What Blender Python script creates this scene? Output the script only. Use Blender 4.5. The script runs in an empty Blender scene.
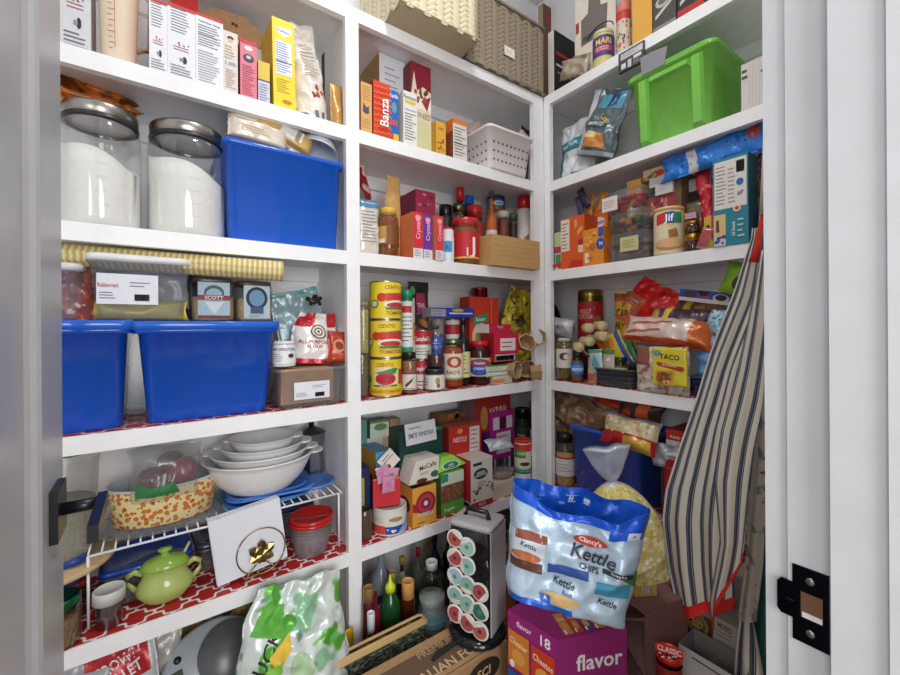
import bpy, math, random
from mathutils import Vector, Matrix, noise
from mathutils.geometry import tessellate_polygon
random.seed(7)
PI = math.pi
scn = bpy.context.scene
COL = scn.collection
# ------------------------------------------------------------ camera
FPX, CXP, CYP, ROLL = 409.0, 450.0, 326.1, 0.0063
EYE = Vector((0, 0, 1.15))
HEAD = math.radians(54.0)
FWD = Vector((math.cos(HEAD), math.sin(HEAD), 0))
RGT = Vector((math.sin(HEAD), -math.cos(HEAD), 0))
UPZ = Vector((0, 0, 1))
cd = bpy.data.cameras.new('camera'); cam = bpy.data.objects.new('camera', cd); COL.objects.link(cam)
cr = (RGT - ROLL * UPZ).normalized(); cu = cr.cross(FWD).normalized()
cam.matrix_world = Matrix(((cr.x, cu.x, -FWD.x, EYE.x), (cr.y, cu.y, -FWD.y, EYE.y), (cr.z, cu.z, -FWD.z, EYE.z), (0, 0, 0, 1)))
cd.sensor_width = 36; cd.lens = FPX / 900 * 36; cd.shift_y = (CYP - 337.5) / 900; cd.clip_start = .02
scn.camera = cam
# ------------------------------------------------------------ light
scn.view_settings.view_transform = 'Standard'; scn.view_settings.look = 'None'
scn.cycles.diffuse_bounces = 8; scn.cycles.max_bounces = 16; scn.cycles.transparent_max_bounces = 32
scn.view_settings.exposure = -0.13; scn.view_settings.gamma = 1.0; scn.view_settings.use_curve_mapping = False
w = bpy.data.worlds.new('world'); scn.world = w; w.use_nodes = True
w.node_tree.nodes['Background'].inputs[0].default_value = (.97, .985, 1, 1)
w.node_tree.nodes['Background'].inputs[1].default_value = .8
def lamp(name, kind, loc, power, size, target=None, col=(1, 1, 1)):
    d = bpy.data.lights.new(name, kind); d.energy = power; d.color = col
    if kind == 'AREA': d.shape = 'DISK'; d.size = size
    else: d.shadow_soft_size = size
    o = bpy.data.objects.new(name, d); COL.objects.link(o); o.location = loc
    if target: o.rotation_euler = (Vector(target) - Vector(loc)).to_track_quat('-Z', 'Y').to_euler()
    return o
lamp('pantry_ceiling_lamp', 'AREA', (.42, .35, 2.70), 9, .22, (.6, .6, 0))
lamp('front_fill_light', 'AREA', (-.1, -1.5, 1.35), 42, 1.3, (.8, .8, .95))  # unseen fill added behind the camera to brighten the shelf rows frontally
lamp('side_fill_light', 'AREA', (-1.05, -.5, 1.5), 11, .8, (1.2, .7, .95))  # second added fill from the left, lifts the dim right-wall shelves
# ------------------------------------------------------------ constants (metres)
D1, D2, DEP = 1.10, 1.267, .29          # front planes of the left and right shelving, shelf depth
SH = dict(Z=2.06, A=1.715, B=1.364, C=.935, D=.514)
ROW = dict(Z=2.0608, A=1.7158, B=1.3648, C=.9366, D=.5156, F=.0008)     # where things stand (shelf or liner top)
# ------------------------------------------------------------ materials
def lin(h):
    h = h.lstrip('#'); r = []
    for i in (0, 2, 4):
        c = int(h[i:i+2], 16) / 255
        r.append(c / 12.92 if c <= .04045 else ((c + .055) / 1.055) ** 2.4)
    return (*r, 1)
MATS = {}
KN = dict(paper=(.55, 0, .02, 160), card=(.8, 0, .08, 90), plas=(.3, 0, .01, 60), gloss=(.12, 0, 0, 30), foil=(.28, .15, .25, 45),
          metal=(.28, 1, .03, 60), cloth=(.95, 0, .3, 500), food=(.7, 0, .6, 130), paint=(.35, 0, .03, 25), matte=(.9, 0, .05, 80), wood=(.5, 0, .06, 40))
def mat(h, kind='paper'):
    k = (h, kind)
    if k in MATS: return MATS[k]
    m = bpy.data.materials.new(kind + '_' + h.strip('#')); MATS[k] = m; m.use_nodes = True
    nt = m.node_tree; N = nt.nodes; L = nt.links
    p = N['Principled BSDF']; c = lin(h)
    tc = N.new('ShaderNodeTexCoord')
    if kind in ('glass', 'clear'):
        N.remove(p)
        tr = N.new('ShaderNodeBsdfTransparent'); gl = N.new('ShaderNodeBsdfGlossy'); gl.inputs['Roughness'].default_value = .05 if kind == 'glass' else .18
        tr.inputs[0].default_value = tuple(1 - (1-q)*.35 for q in c[:3]) + (1,)
        mx = N.new('ShaderNodeMixShader'); lw = N.new('ShaderNodeLayerWeight'); lw.inputs[0].default_value = .25
        mr = N.new('ShaderNodeMapRange'); mr.inputs[3].default_value = .05; mr.inputs[4].default_value = .5 if kind == 'glass' else .35
        L.new(lw.outputs['Facing'], mr.inputs[0]); L.new(mr.outputs[0], mx.inputs[0])
        L.new(tr.outputs[0], mx.inputs[1]); L.new(gl.outputs[0], mx.inputs[2])
        last = mx
        if kind == 'clear':
            df = N.new('ShaderNodeBsdfDiffuse'); df.inputs[0].default_value = (.75, .78, .8, 1)
            m2 = N.new('ShaderNodeMixShader'); m2.inputs[0].default_value = .1
            L.new(mx.outputs[0], m2.inputs[1]); L.new(df.outputs[0], m2.inputs[2]); last = m2
        L.new(last.outputs[0], N['Material Output'].inputs[0])
        nz = N.new('ShaderNodeTexNoise'); nz.inputs['Scale'].default_value = 14; L.new(tc.outputs['Object'], nz.inputs['Vector'])
        bp = N.new('ShaderNodeBump'); bp.inputs['Strength'].default_value = .12; L.new(nz.outputs[0], bp.inputs['Height']); L.new(bp.outputs[0], gl.inputs['Normal'])
        return m
    ro, me, bs, sc = KN[kind]
    p.inputs['Roughness'].default_value = ro; p.inputs['Metallic'].default_value = me
    nz = N.new('ShaderNodeTexNoise'); nz.inputs['Scale'].default_value = sc; nz.inputs['Detail'].default_value = 3
    L.new(tc.outputs['Object'], nz.inputs['Vector'])
    mx = N.new('ShaderNodeMix'); mx.data_type = 'RGBA'
    k1 = .72 if kind in ('food', 'card') else .93
    mx.inputs[6].default_value = tuple(min(1, x * k1) for x in c[:3]) + (1,); mx.inputs[7].default_value = tuple(min(1, x * (2 - k1)) for x in c[:3]) + (1,)
    if kind == 'wood':
        mp = N.new('ShaderNodeMapping'); mp.inputs['Scale'].default_value = (.12, 1, 1); L.new(tc.outputs['Object'], mp.inputs[0]); L.new(mp.outputs[0], nz.inputs['Vector'])
        mx.inputs[6].default_value = tuple(x * .8 for x in c[:3]) + (1,)
    L.new(nz.outputs[0], mx.inputs[0]); L.new(mx.outputs[2], p.inputs['Base Color'])
    if bs:
        bp = N.new('ShaderNodeBump'); bp.inputs['Strength'].default_value = bs; bp.inputs['Distance'].default_value = .01
        L.new(nz.outputs[0], bp.inputs['Height']); L.new(bp.outputs[0], p.inputs['Normal'])
    return m
def M(x, kind='paper'):
    if not isinstance(x, str): return x
    if ':' in x: a, b = x.split(':'); return mat(a, b)
    return mat(x, kind)
def mottle(base, spots, W):
    k = ('mottle', base, tuple(spots), round(W, 2))
    if k in MATS: return MATS[k]
    m = mat(base, 'foil').copy(); MATS[k] = m; N = m.node_tree.nodes; L = m.node_tree.links; p = N['Principled BSDF']
    cur = p.inputs['Base Color'].links[0].from_socket; tc = N.new('ShaderNodeTexCoord')
    for i, sp in enumerate(spots):
        sc, th, col = sp[1:4]; mp = N.new('ShaderNodeMapping'); mp.inputs['Location'].default_value = (i*3.1 + (sp[4] if len(sp) > 4 else 0), i, 2); nz = N.new('ShaderNodeTexNoise'); nz.inputs['Scale'].default_value = sc/max(.05, W)*.9; nz.inputs['Detail'].default_value = 1.5
        L.new(tc.outputs['Object'], mp.inputs[0]); L.new(mp.outputs[0], nz.inputs['Vector']); t0 = .5 + th*.42
        mr = N.new('ShaderNodeMapRange'); mr.inputs[1].default_value = t0-.015; mr.inputs[2].default_value = t0+.015; L.new(nz.outputs[0], mr.inputs[0])
        mx = N.new('ShaderNodeMix'); mx.data_type = 'RGBA'; L.new(mr.outputs[0], mx.inputs[0]); L.new(cur, mx.inputs[6]); mx.inputs[7].default_value = lin(col); cur = mx.outputs[2]
    L.new(cur, p.inputs['Base Color']); return m
def custom(name, fn, rough=.6, bump=None):
    m = bpy.data.materials.new(name); m.use_nodes = True
    nt = m.node_tree; fn(nt.nodes, nt.links, nt.nodes['Principled BSDF']); nt.nodes['Principled BSDF'].inputs['Roughness'].default_value = rough
    return m
def mth(N, L, op, a, b=None):
    n = N.new('ShaderNodeMath'); n.operation = op
    for i, q in enumerate((a, b)):
        if q is None: continue
        if isinstance(q, (int, float)): n.inputs[i].default_value = q
        else: L.new(q, n.inputs[i])
    return n.outputs[0]
def ramp2(N, L, fac, c0, c1, out, lo=.45, hi=.55):
    mr = N.new('ShaderNodeMapRange'); mr.inputs[1].default_value = lo; mr.inputs[2].default_value = hi; L.new(fac, mr.inputs[0])
    mx = N.new('ShaderNodeMix'); mx.data_type = 'RGBA'; mx.inputs[6].default_value = lin(c0); mx.inputs[7].default_value = lin(c1)
    L.new(mr.outputs[0], mx.inputs[0])
    if out is not None: L.new(mx.outputs[2], out)
    return mx.outputs[2]
def liner_nodes(N, L, p):
    tc = N.new('ShaderNodeTexCoord'); sp = N.new('ShaderNodeSeparateXYZ'); L.new(tc.outputs['Object'], sp.inputs[0])
    x = mth(N, L, 'MULTIPLY', sp.outputs[0], 15); y = mth(N, L, 'MULTIPLY', sp.outputs[1], 15)
    a = mth(N, L, 'ADD', x, y); b = mth(N, L, 'SUBTRACT', x, y)
    def line(u, v):
        wob = mth(N, L, 'MULTIPLY', mth(N, L, 'SINE', mth(N, L, 'MULTIPLY', v, 4 * PI)), .07)
        fr = mth(N, L, 'FRACT', mth(N, L, 'ADD', u, wob))
        return mth(N, L, 'ABSOLUTE', mth(N, L, 'SUBTRACT', fr, .5))
    d = mth(N, L, 'MAXIMUM', line(a, b), line(b, a))
    ramp2(N, L, d, '#b02222', '#e8e2de', p.inputs['Base Color'], .425, .44)
LINER = custom('lattice_shelf_liner', liner_nodes, .5)
# ------------------------------------------------------------ mesh builder
class MB:
    def __init__(s): s.v = []; s.f = []; s.m = []; s.s = []; s.mats = []; s.uv = None
    def mi(s, m):
        if m not in s.mats: s.mats.append(m)
        return s.mats.index(m)
    def add(s, vs, fs, m, smooth=False, xf=None):
        m = M(m); k = s.mi(m); n = len(s.v)
        s.v += [tuple(xf @ Vector(q)) if xf else tuple(q) for q in vs]
        for f in fs: s.f.append(tuple(i + n for i in f)); s.m.append(k); s.s.append(smooth)
        return s
    def box(s, a, b, m, xf=None):
        x0, y0, z0 = a; x1, y1, z1 = b
        vs = [(x0,y0,z0),(x1,y0,z0),(x1,y1,z0),(x0,y1,z0),(x0,y0,z1),(x1,y0,z1),(x1,y1,z1),(x0,y1,z1)]
        return s.add(vs, [(0,3,2,1),(4,5,6,7),(0,1,5,4),(1,2,6,5),(2,3,7,6),(3,0,4,7)], m, False, xf)
    def lathe(s, prof, m, n=36, c=(0, 0), sx=1, sy=1, xf=None, smooth=True):
        vs = []; fs = []; R = len(prof)
        for r, z in prof:
            for i in range(n):
                t = 2 * PI * i / n; vs.append((c[0] + sx * r * math.cos(t), c[1] + sy * r * math.sin(t), z))
        for j in range(R - 1):
            for i in range(n):
                k = (i + 1) % n; fs.append((j*n+i, j*n+k, (j+1)*n+k, (j+1)*n+i))
        return s.add(vs, fs, m, smooth, xf)
    def tube(s, pts, r, m, n=8, closed=False):
        pts = [Vector(p) for p in pts]; K = len(pts); vs = []; fs = []
        for i, p in enumerate(pts):
            if closed: t = (pts[(i+1) % K] - pts[i-1])
            else: t = pts[min(i+1, K-1)] - pts[max(i-1, 0)]
            t.normalize(); a = t.cross(Vector((0, 0, 1)) if abs(t.z) < .9 else Vector((1, 0, 0))).normalized(); b = t.cross(a)
            rr = r[i] if isinstance(r, (list, tuple)) else r
            for k in range(n):
                q = 2 * PI * k / n; vs.append(p + rr * (a * math.cos(q) + b * math.sin(q)))
        for i in range(K if closed else K - 1):
            j = (i + 1) % K
            for k in range(n): l = (k + 1) % n; fs.append((i*n+k, i*n+l, j*n+l, j*n+k))
        if not closed: fs += [tuple(range(n))[::-1], tuple((K-1)*n + k for k in range(n))]
        return s.add(vs, fs, m, True)
    def prism(s, poly, z0, z1, m, smooth=False, xf=None, top=None):
        n = len(poly); top = top or poly
        vs = [(x, y, z0) for x, y in poly] + [(x, y, z1) for x, y in top]
        return s.add(vs, [tuple(range(n))[::-1], tuple(range(n, 2*n))] + [(i, (i+1) % n, n+(i+1) % n, n+i) for i in range(n)], m, smooth, xf)
    def loft(s, rings, m, cap0=True, cap1=False, smooth=True, xf=None):
        n = len(rings[0]); vs = [p for r in rings for p in r]; fs = []
        for j in range(len(rings) - 1):
            for i in range(n): k = (i+1) % n; fs.append((j*n+i, j*n+k, (j+1)*n+k, (j+1)*n+i))
        if cap0: fs.append(tuple(range(n))[::-1])
        if cap1: fs.append(tuple((len(rings)-1)*n + i for i in range(n)))
        return s.add(vs, fs, m, smooth, xf)
    def build(s, name, parent=None, loc=None, rz=0):
        me = bpy.data.meshes.new(name); me.from_pydata(s.v, [], s.f)
        for m in s.mats: me.materials.append(m)
        me.polygons.foreach_set('material_index', s.m); me.polygons.foreach_set('use_smooth', s.s)
        if s.uv:
            ul = me.uv_layers.new(name='UVMap')
            for l in me.loops: ul.data[l.index].uv = s.uv[l.vertex_index]
        me.update(); o = bpy.data.objects.new(name, me); COL.objects.link(o)
        if parent is not None: o.parent = parent
        if loc is not None: o.location = loc; o.rotation_euler = (0, 0, rz)
        return o
def tag(o, label, cat, group=None):
    o['label'] = label; o['category'] = cat
    if group: o['group'] = group
    return o
def empty(name, label, cat, loc, rz=0, group=None):
    o = bpy.data.objects.new(name, None); o.empty_display_size = .03; COL.objects.link(o); o.location = loc; o.rotation_euler = (0, 0, rz)
    return tag(o, label, cat, group)
def struct(mb, name): o = mb.build(name); o['kind'] = 'structure'; return o
# rounded rectangle ring
def rrect(x0, x1, y0, y1, r, z, k=4):
    pts = []
    r = min(r, abs(x1-x0)/2.01, abs(y1-y0)/2.01)
    for cx, cy, a in ((x1-r, y1-r, 0), (x0+r, y1-r, 90), (x0+r, y0+r, 180), (x1-r, y0+r, 270)):
        for i in range(k + 1):
            t = math.radians(a + 90 * i / k); pts.append((cx + r*math.cos(t), cy + r*math.sin(t), z))
    return pts
# ------------------------------------------------------------ pixel rays -> places in the room
def ray(x, y):
    a = x - CXP; b = CYP - y
    return FPX * FWD + (a + ROLL*b) * RGT + (b - ROLL*a) * UPZ
def hit(wall, x, y, inset=0):
    d = ray(x, y)
    t = (D1 + inset) / d.y if wall == 'L' else (D2 + inset) / d.x
    return EYE + d * t
def atz(x, y, z):
    d = ray(x, y); return EYE + d * ((z - EYE.z) / d.z)
def proj(p):
    q = Vector(p) - EYE; f = q.dot(FWD); r = q.dot(RGT) / f * FPX; u = q.z / f * FPX
    return (CXP + r - ROLL*u, CYP - u - ROLL*r)
def headroom(z):
    up = [q for q in SH.values() if q > z + .02]
    return min(up) - .022 if up else 9
def spot(wall, x0, x1, yt, base, inset):
    z0 = ROW[base] if isinstance(base, str) else base
    xm = (x0 + x1) / 2; p = hit(wall, xm, yt, inset); zt = p.z
    ym = proj((p.x, p.y, (zt + z0) / 2))[1]
    a = hit(wall, x0, ym, inset); b = hit(wall, x1, ym, inset)
    c = (a + b) / 2
    w = (b - a).length if wall == 'L' else abs(b.y - a.y)
    if wall == 'L': w = abs(b.x - a.x)
    return Vector((c.x, c.y, z0)), w - .001, max(.008, min(zt, headroom(z0)) - z0)
RZ = {'L': 0.0, 'R': -PI / 2}
# ------------------------------------------------------------ printing on surfaces
TXT = {}
def text_mesh(s):
    if s in TXT: return TXT[s]
    c = bpy.data.curves.new('t', 'FONT'); c.body = s; c.align_x = 'CENTER'; c.size = 1; c.resolution_u = 2; c.offset = .018
    o = bpy.data.objects.new('t', c); me = bpy.data.meshes.new_from_object(o)
    vs = [(v.co.x, v.co.y) for v in me.vertices]; fs = [tuple(p.vertices) for p in me.polygons]
    bpy.data.meshes.remove(me); bpy.data.objects.remove(o); bpy.data.curves.remove(c)
    if vs:
        ys = [v[1] for v in vs]; xs = [v[0] for v in vs]; cy = .34; cx = (max(xs) + min(xs)) / 2
        vs = [(x - cx, y - cy) for x, y in vs]
        wd = max(xs) - min(xs)
    else: wd = 1
    TXT[s] = (vs, fs, wd); return TXT[s]
class Flat:
    curved = False; extra = 0
    def __init__(s, o, ux, uy, W, H): s.o = Vector(o); s.ux = Vector(ux); s.uy = Vector(uy); s.n = s.ux.cross(s.uy); s.W = W; s.H = H
    def at(s, u, v, off): return s.o + s.ux * u * s.W + s.uy * v * s.H + s.n * off
class Cyl:          # printed band round a lathe, u=.5 faces local -y
    curved = True; extra = 0
    def __init__(s, rf, z0, z1, span=200, sx=1, sy=1): s.rf = rf; s.z0 = z0; s.H = z1 - z0; s.span = math.radians(span); s.W = s.span * rf(z0 + s.H/2); s.sx = sx; s.sy = sy
    def at(s, u, v, off):
        z = s.z0 + v * s.H; r = s.rf(z) + off; a = -PI/2 + (u - .5) * s.span
        return Vector((r * s.sx * math.cos(a), r * s.sy * math.sin(a), z))
def curved_tris(mb, S, pts, tris, off, c, g):
    P = list(pts); F = []; mid = {}
    def ln(a, b): return math.hypot((P[a][0]-P[b][0])*S.W, (P[a][1]-P[b][1])*S.H)
    def m_(a, b):
        k = (min(a, b), max(a, b))
        if k not in mid: mid[k] = len(P); P.append(((P[a][0]+P[b][0])/2, (P[a][1]+P[b][1])/2))
        return mid[k]
    st = [tuple(t) for t in tris]
    while st:
        a, b, c_ = st.pop(); l = (ln(a, b), ln(b, c_), ln(c_, a)); mx = max(l)
        if mx <= g or len(P) > 6000: F.append((a, b, c_)); continue
        if mx == l[0]: m = m_(a, b); st += [(a, m, c_), (m, b, c_)]
        elif mx == l[1]: m = m_(b, c_); st += [(a, b, m), (a, m, c_)]
        else: m = m_(c_, a); st += [(a, b, m), (m, b, c_)]
    mb.add([S.at(u, v, off) for u, v in P], F, c, True)
def prints(mb, S, decs):
    for k, d in enumerate(decs):
        off = .0004 + .00022 * k + S.extra; t = d[0]
        g = .006 if S.curved else 9
        if t == 'r':
            _, u0, v0, u1, v1, c = d
            nu = max(1, int(abs(u1-u0)*S.W/g)+1); nv = max(1, int(abs(v1-v0)*S.H/(g*1.6))+1)
            vs = [S.at(u0+(u1-u0)*i/nu, v0+(v1-v0)*j/nv, off) for j in range(nv+1) for i in range(nu+1)]
            fs = [(j*(nu+1)+i, j*(nu+1)+i+1, (j+1)*(nu+1)+i+1, (j+1)*(nu+1)+i) for j in range(nv) for i in range(nu)]
            mb.add(vs, fs, c, S.curved)
        elif t == 'e':
            _, cu_, cv_, ru, rv, c = d; n = 20; R = 1
            if S.curved:
                pts = [(cu_, cv_)] + [(cu_+ru*math.cos(2*PI*i/24), cv_+rv*math.sin(2*PI*i/24)) for i in range(24)]
                curved_tris(mb, S, pts, [(0, 1+i, 1+(i+1) % 24) for i in range(24)], off, c, g); continue
            vs = [S.at(cu_, cv_, off)]; fs = []
            for j in range(1, R+1):
                for i in range(n): q = 2*PI*i/n; vs.append(S.at(cu_+ru*j/R*math.cos(q), cv_+rv*j/R*math.sin(q), off))
            for i in range(n):
                k2 = (i+1) % n; fs.append((0, 1+i, 1+k2))
                for j in range(R-1): fs.append((1+j*n+i, 1+(j+1)*n+i, 1+(j+1)*n+k2, 1+j*n+k2))
            mb.add(vs, fs, c)
        elif t == 'p':
            _, pts, c = d
            if S.curved:
                curved_tris(mb, S, pts, tessellate_polygon([[Vector((u, v, 0)) for u, v in pts]]), off, c, g); continue
            mb.add([S.at(u, v, off) for u, v in pts], [tuple(range(len(pts)))], c)
        elif t == 't':      # ('t', cu, cv, height fraction, text, colour, rot deg, max width fraction)
            cu_, cv_, h, s_, c = d[1:6]; rot = math.radians(d[6]) if len(d) > 6 else 0; mw = d[7] if len(d) > 7 else .92
            vs, fs, wd = text_mesh(s_); sc = h * (S.H if abs(math.cos(rot)) > .7 else S.W) / .7; sx = sc
            lim = mw * (S.W if abs(math.cos(rot)) > .7 else S.H)
            if wd * sc > lim: sx = lim / wd
            co, si = math.cos(rot), math.sin(rot); out = []
            for x, y in vs:
                x *= sx; y *= sc; out.append((cu_ + (x*co - y*si)/S.W, cv_ + (x*si + y*co)/S.H))
            if S.curved:
                tr = []
                for f in fs: tr += [(f[0], f[i], f[i+1]) for i in range(1, len(f)-1)]
                curved_tris(mb, S, out, tr, off, c, g*1.5)
            else: mb.add([S.at(u, v, off) for u, v in out], fs, c)
        elif t == 'n':      # small print lines ('n',u0,v0,u1,v1,count,colour)
            _, u0, v0, u1, v1, n, c = d; rs = random.Random(int(u0*97+v0*31+n))
            vs = []; fs = []
            for i in range(n):
                v = v1 - (v1-v0)*(i+.5)/n; h = (v1-v0)/n*.14; e = u0 + (u1-u0)*rs.uniform(.6, 1)
                b = len(vs); m_ = 5 if S.curved else 1
                for q in range(m_+1): uu = u0+(e-u0)*q/m_; vs += [S.at(uu, v-h, off), S.at(uu, v+h, off)]
                fs += [(b+2*q, b+2*q+2, b+2*q+3, b+2*q+1) for q in range(m_)]
            mb.add(vs, fs, c)
        elif t == 'bar':    # barcode ('bar',u0,v0,u1,v1)
            _, u0, v0, u1, v1 = d; prints_bar(mb, S, u0, v0, u1, v1, off)
        elif t == 'dots':   # scatter ('dots',u0,v0,u1,v1,count,ru,rv,[colours])
            _, u0, v0, u1, v1, n, ru, rv, cs = d; rs = random.Random(n + int(u0*50))
            for i in range(n):
                cu_ = rs.uniform(u0, u1); cv_ = rs.uniform(v0, v1); q0 = rs.uniform(0, 3); sc = rs.uniform(.7, 1.2)
                mb.add([S.at(cu_+ru*sc*math.cos(q0+2*PI*i2/7), cv_+rv*sc*math.sin(q0+2*PI*i2/7), off + .00004*(i % 9)) for i2 in range(7)], [tuple(range(7))], cs[i % len(cs)])
def prints_bar(mb, S, u0, v0, u1, v1, off):
    prints(mb, S, [('r', u0, v0, u1, v1, '#f2f2f0')]); n = 13; rs = random.Random(3); du = (u1-u0)/n
    for i in range(n):
        a = u0 + du*(i+.15); b = a + du*rs.uniform(.25, .7)
        mb.add([S.at(a, v0, off+.0006), S.at(b, v0, off+.0006), S.at(b, v1, off+.0006), S.at(a, v1, off+.0006)], [(0, 1, 2, 3)], '#151515')
# ------------------------------------------------------------ generic things
def faces_of(w, d, h):
    return {'F': Flat((-w/2, 0, 0), (1,0,0), (0,0,1), w, h), 'L': Flat((-w/2, d, 0), (0,-1,0), (0,0,1), d, h),
            'R': Flat((w/2, 0, 0), (0,1,0), (0,0,1), d, h), 'T': Flat((-w/2, 0, h), (1,0,0), (0,1,0), w, d)}
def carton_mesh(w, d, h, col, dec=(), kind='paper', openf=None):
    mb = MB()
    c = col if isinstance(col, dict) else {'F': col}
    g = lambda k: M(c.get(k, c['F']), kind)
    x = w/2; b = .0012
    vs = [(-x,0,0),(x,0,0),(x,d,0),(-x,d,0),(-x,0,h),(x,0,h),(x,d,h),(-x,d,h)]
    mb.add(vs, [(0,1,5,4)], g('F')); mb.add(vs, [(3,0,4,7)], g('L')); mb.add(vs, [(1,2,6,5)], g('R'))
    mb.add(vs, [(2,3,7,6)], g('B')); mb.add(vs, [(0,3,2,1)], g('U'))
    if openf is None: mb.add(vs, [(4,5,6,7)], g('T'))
    else:
        inn = M(openf, 'card'); t = .0015; z1 = h*.35
        vi = [(-x+t,t,h),(x-t,t,h),(x-t,d-t,h),(-x+t,d-t,h),(-x+t,t,z1),(x-t,t,z1),(x-t,d-t,z1),(-x+t,d-t,z1)]
        mb.add(vi, [(0,1,5,4),(1,2,6,5),(2,3,7,6),(3,0,4,7),(4,5,6,7)], inn)
    F = faces_of(w, d, h)
    by = {}
    for q in dec:
        f = 'F'
        if q[0] in 'FLRT' and len(q[0]) == 1: f = q[0]; q = q[1:]
        by.setdefault(f, []).append(q)
    for f, l in by.items(): prints(mb, F[f], l)
    return mb
def orient(o, wall, yaw=0, tilt=0, pitch=0):
    o.rotation_euler = (Matrix.Rotation(RZ[wall] + math.radians(yaw), 3, 'Z') @ Matrix.Rotation(math.radians(tilt), 3, 'Y') @ Matrix.Rotation(math.radians(pitch), 3, 'X')).to_euler()
def B(name, label, cat, wall, x0, x1, yt, base, inset, depth, col, dec=(), kind='paper', yaw=0, tilt=0, group=None, H=None, openf=None, ret=False):
    p, w, h = spot(wall, x0, x1, yt, base, inset)
    if H: h = H
    depth = min(depth, .268 - inset) if inset > -.1 else depth
    o = carton_mesh(w, depth, h, col, dec, kind, openf).build(name, None, p); orient(o, wall, yaw, tilt)
    tag(o, label, cat, group); o['top_z'] = p.z + h
    return (o, p, w, h) if ret else p.z + h
PROF = {
 'jar': [(.0, .0), (.92, 0), (1, .03), (1, .76), (.97, .8), (.84, .85), (.82, .9)],
 'wide': [(0, 0), (.95, 0), (1, .03), (1, .84), (.95, .87), (.94, .9)],
 'tin': [(0, 0), (.97, 0), (1, .012), (1, .03), (.975, .035), (.975, .965), (1, .97), (1, .988), (.97, 1), (.93, 1), (.93, .975), (0, .975)],
 'bottle': [(0, 0), (.94, 0), (1, .025), (1, .5), (.97, .56), (.62, .7), (.42, .78), (.38, .82), (.38, .93)],
 'wine': [(0, 0), (.94, 0), (1, .02), (1, .58), (.9, .66), (.45, .74), (.34, .8), (.32, .97)],
 'squeeze': [(0, 0), (.9, 0), (1, .04), (1, .5), (.93, .62), (.62, .73), (.44, .76), (.42, .8)],
 'shaker': [(0, 0), (.95, 0), (1, .03), (1, .68), (.9, .74), (.78, .78), (.78, .86)],
 'tub': [(0, 0), (.84, 0), (.87, .02), (.98, .84), (1, .86), (1, .9)],
 'cup': [(0, 0), (.68, 0), (.7, .01), (1, .97), (1.03, .99), (1.0, 1), (.96, .98), (.67, .03), (0, .03)],
 'bear': [(0, 0), (.95, 0), (1, .06), (.98, .3), (.8, .42), (.72, .47), (.86, .55), (.9, .66), (.7, .8), (.4, .86), (.38, .92)],
 'drum': [(0, 0), (.98, 0), (1, .01), (1, .9), (.99, .93)],
 'jug': [(0, 0), (.92, 0), (1, .04), (1, .3), (.9, .36), (1, .42), (.98, .5), (.78, .6), (.74, .74), (.8, .8), (.55, .86), (.4, .89), (.4, .93)],
}
def rfun(prof, R, H):
    P_ = [(r*R, z*H) for r, z in prof]
    def f(z):
        for (r0, z0), (r1, z1) in zip(P_, P_[1:]):
            if z0 <= z <= z1 and z1 > z0: return r0 + (r1-r0)*(z-z0)/(z1-z0)
        return P_[-1][0]
    return f
def V(name, label, cat, wall, x0, x1, yt, base, inset, prof, body, cap=None, lab=None, cont=None, group=None, d=None, yaw=0, sy=1, H=None, bodyname='body', capname='lid'):
    """a turned vessel: body (+ lid, label, contents)"""
    p, w, h = spot(wall, x0, x1, yt, base, inset)
    dr = ray((x0+x1)/2, CYP); n = math.hypot(dr.x, dr.y); ct = (dr.y if wall == 'L' else dr.x) / n
    R = w * ct / 2; R = d/2 if d else R
    if H: h = H
    loc = p + (Vector((0, R, 0)) if wall == 'L' else Vector((R, 0, 0)))
    # widen for the centre plane being further back
    if not d:
        p2, w2, h2 = spot(wall, x0, x1, yt, base, inset + R); R = w2*ct/2*.98; loc = p2; h = H or h2
    rz = math.atan2(-loc.x, loc.y) + math.radians(yaw)
    pr = PROF[prof] if isinstance(prof, str) else prof; rf = rfun(pr, R, h)
    if not cap and not lab and not cont:
        o = MB().lathe([(r*R, z*h) for r, z in pr], M(body, 'plas'), sy=sy).build(name, None, loc, rz); tag(o, label, cat, group); return loc.z + h
    e = empty(name, label, cat, loc, rz, group)
    MB().lathe([(r*R, z*h) for r, z in pr], M(body, 'plas'), sy=sy).build(bodyname, e)
    if cont:
        zt, cc = cont[0]*h, cont[1]; k = .93
        pts = [(0, .004)] + [(rf(z)*k, z) for z in [.004 + (zt-.004)*i/10 for i in range(11)]] + [(0, zt + .003)]
        MB().lathe(pts, M(cc, 'food'), sy=sy, n=24).build('contents', e)
    if cap:
        z0, cr_, cc = cap[:3]; z0 *= h; cr_ *= R; top = h
        kind = cap[3] if len(cap) > 3 else 'flat'
        if kind == 'flat': pp = [(cr_, z0), (cr_, top-.002), (cr_*.95, top), (cr_*.9, top), (cr_*.88, top-.0012), (0, top-.0012)]
        elif kind == 'cone': pp = [(cr_, z0), (cr_, z0+(top-z0)*.3), (cr_*.85, z0+(top-z0)*.4), (cr_*.35, z0+(top-z0)*.6), (cr_*.15, top), (0, top)]
        else: pp = [(cr_, z0), (cr_, z0+(top-z0)*.6), (cr_*.9, z0+(top-z0)*.85), (cr_*.5, top), (0, top)]
        MB().lathe([(0, z0)] + pp, M(cc, 'plas'), sy=sy).build(capname, e)
    if lab:
        z0, z1, c, dec = lab; m = MB(); fw = lab[4] if False else 355
        S = Cyl(lambda z: rf(z) + .0006, z0*h, z1*h, fw, 1, sy)
        prints(m, S, [('r', 0, 0, 1, 1, c)])
        S2 = Cyl(lambda z: rf(z) + .0009, z0*h, z1*h, 170, 1, sy); prints(m, S2, dec); m.build('label', e)
    return loc.z + h
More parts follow.
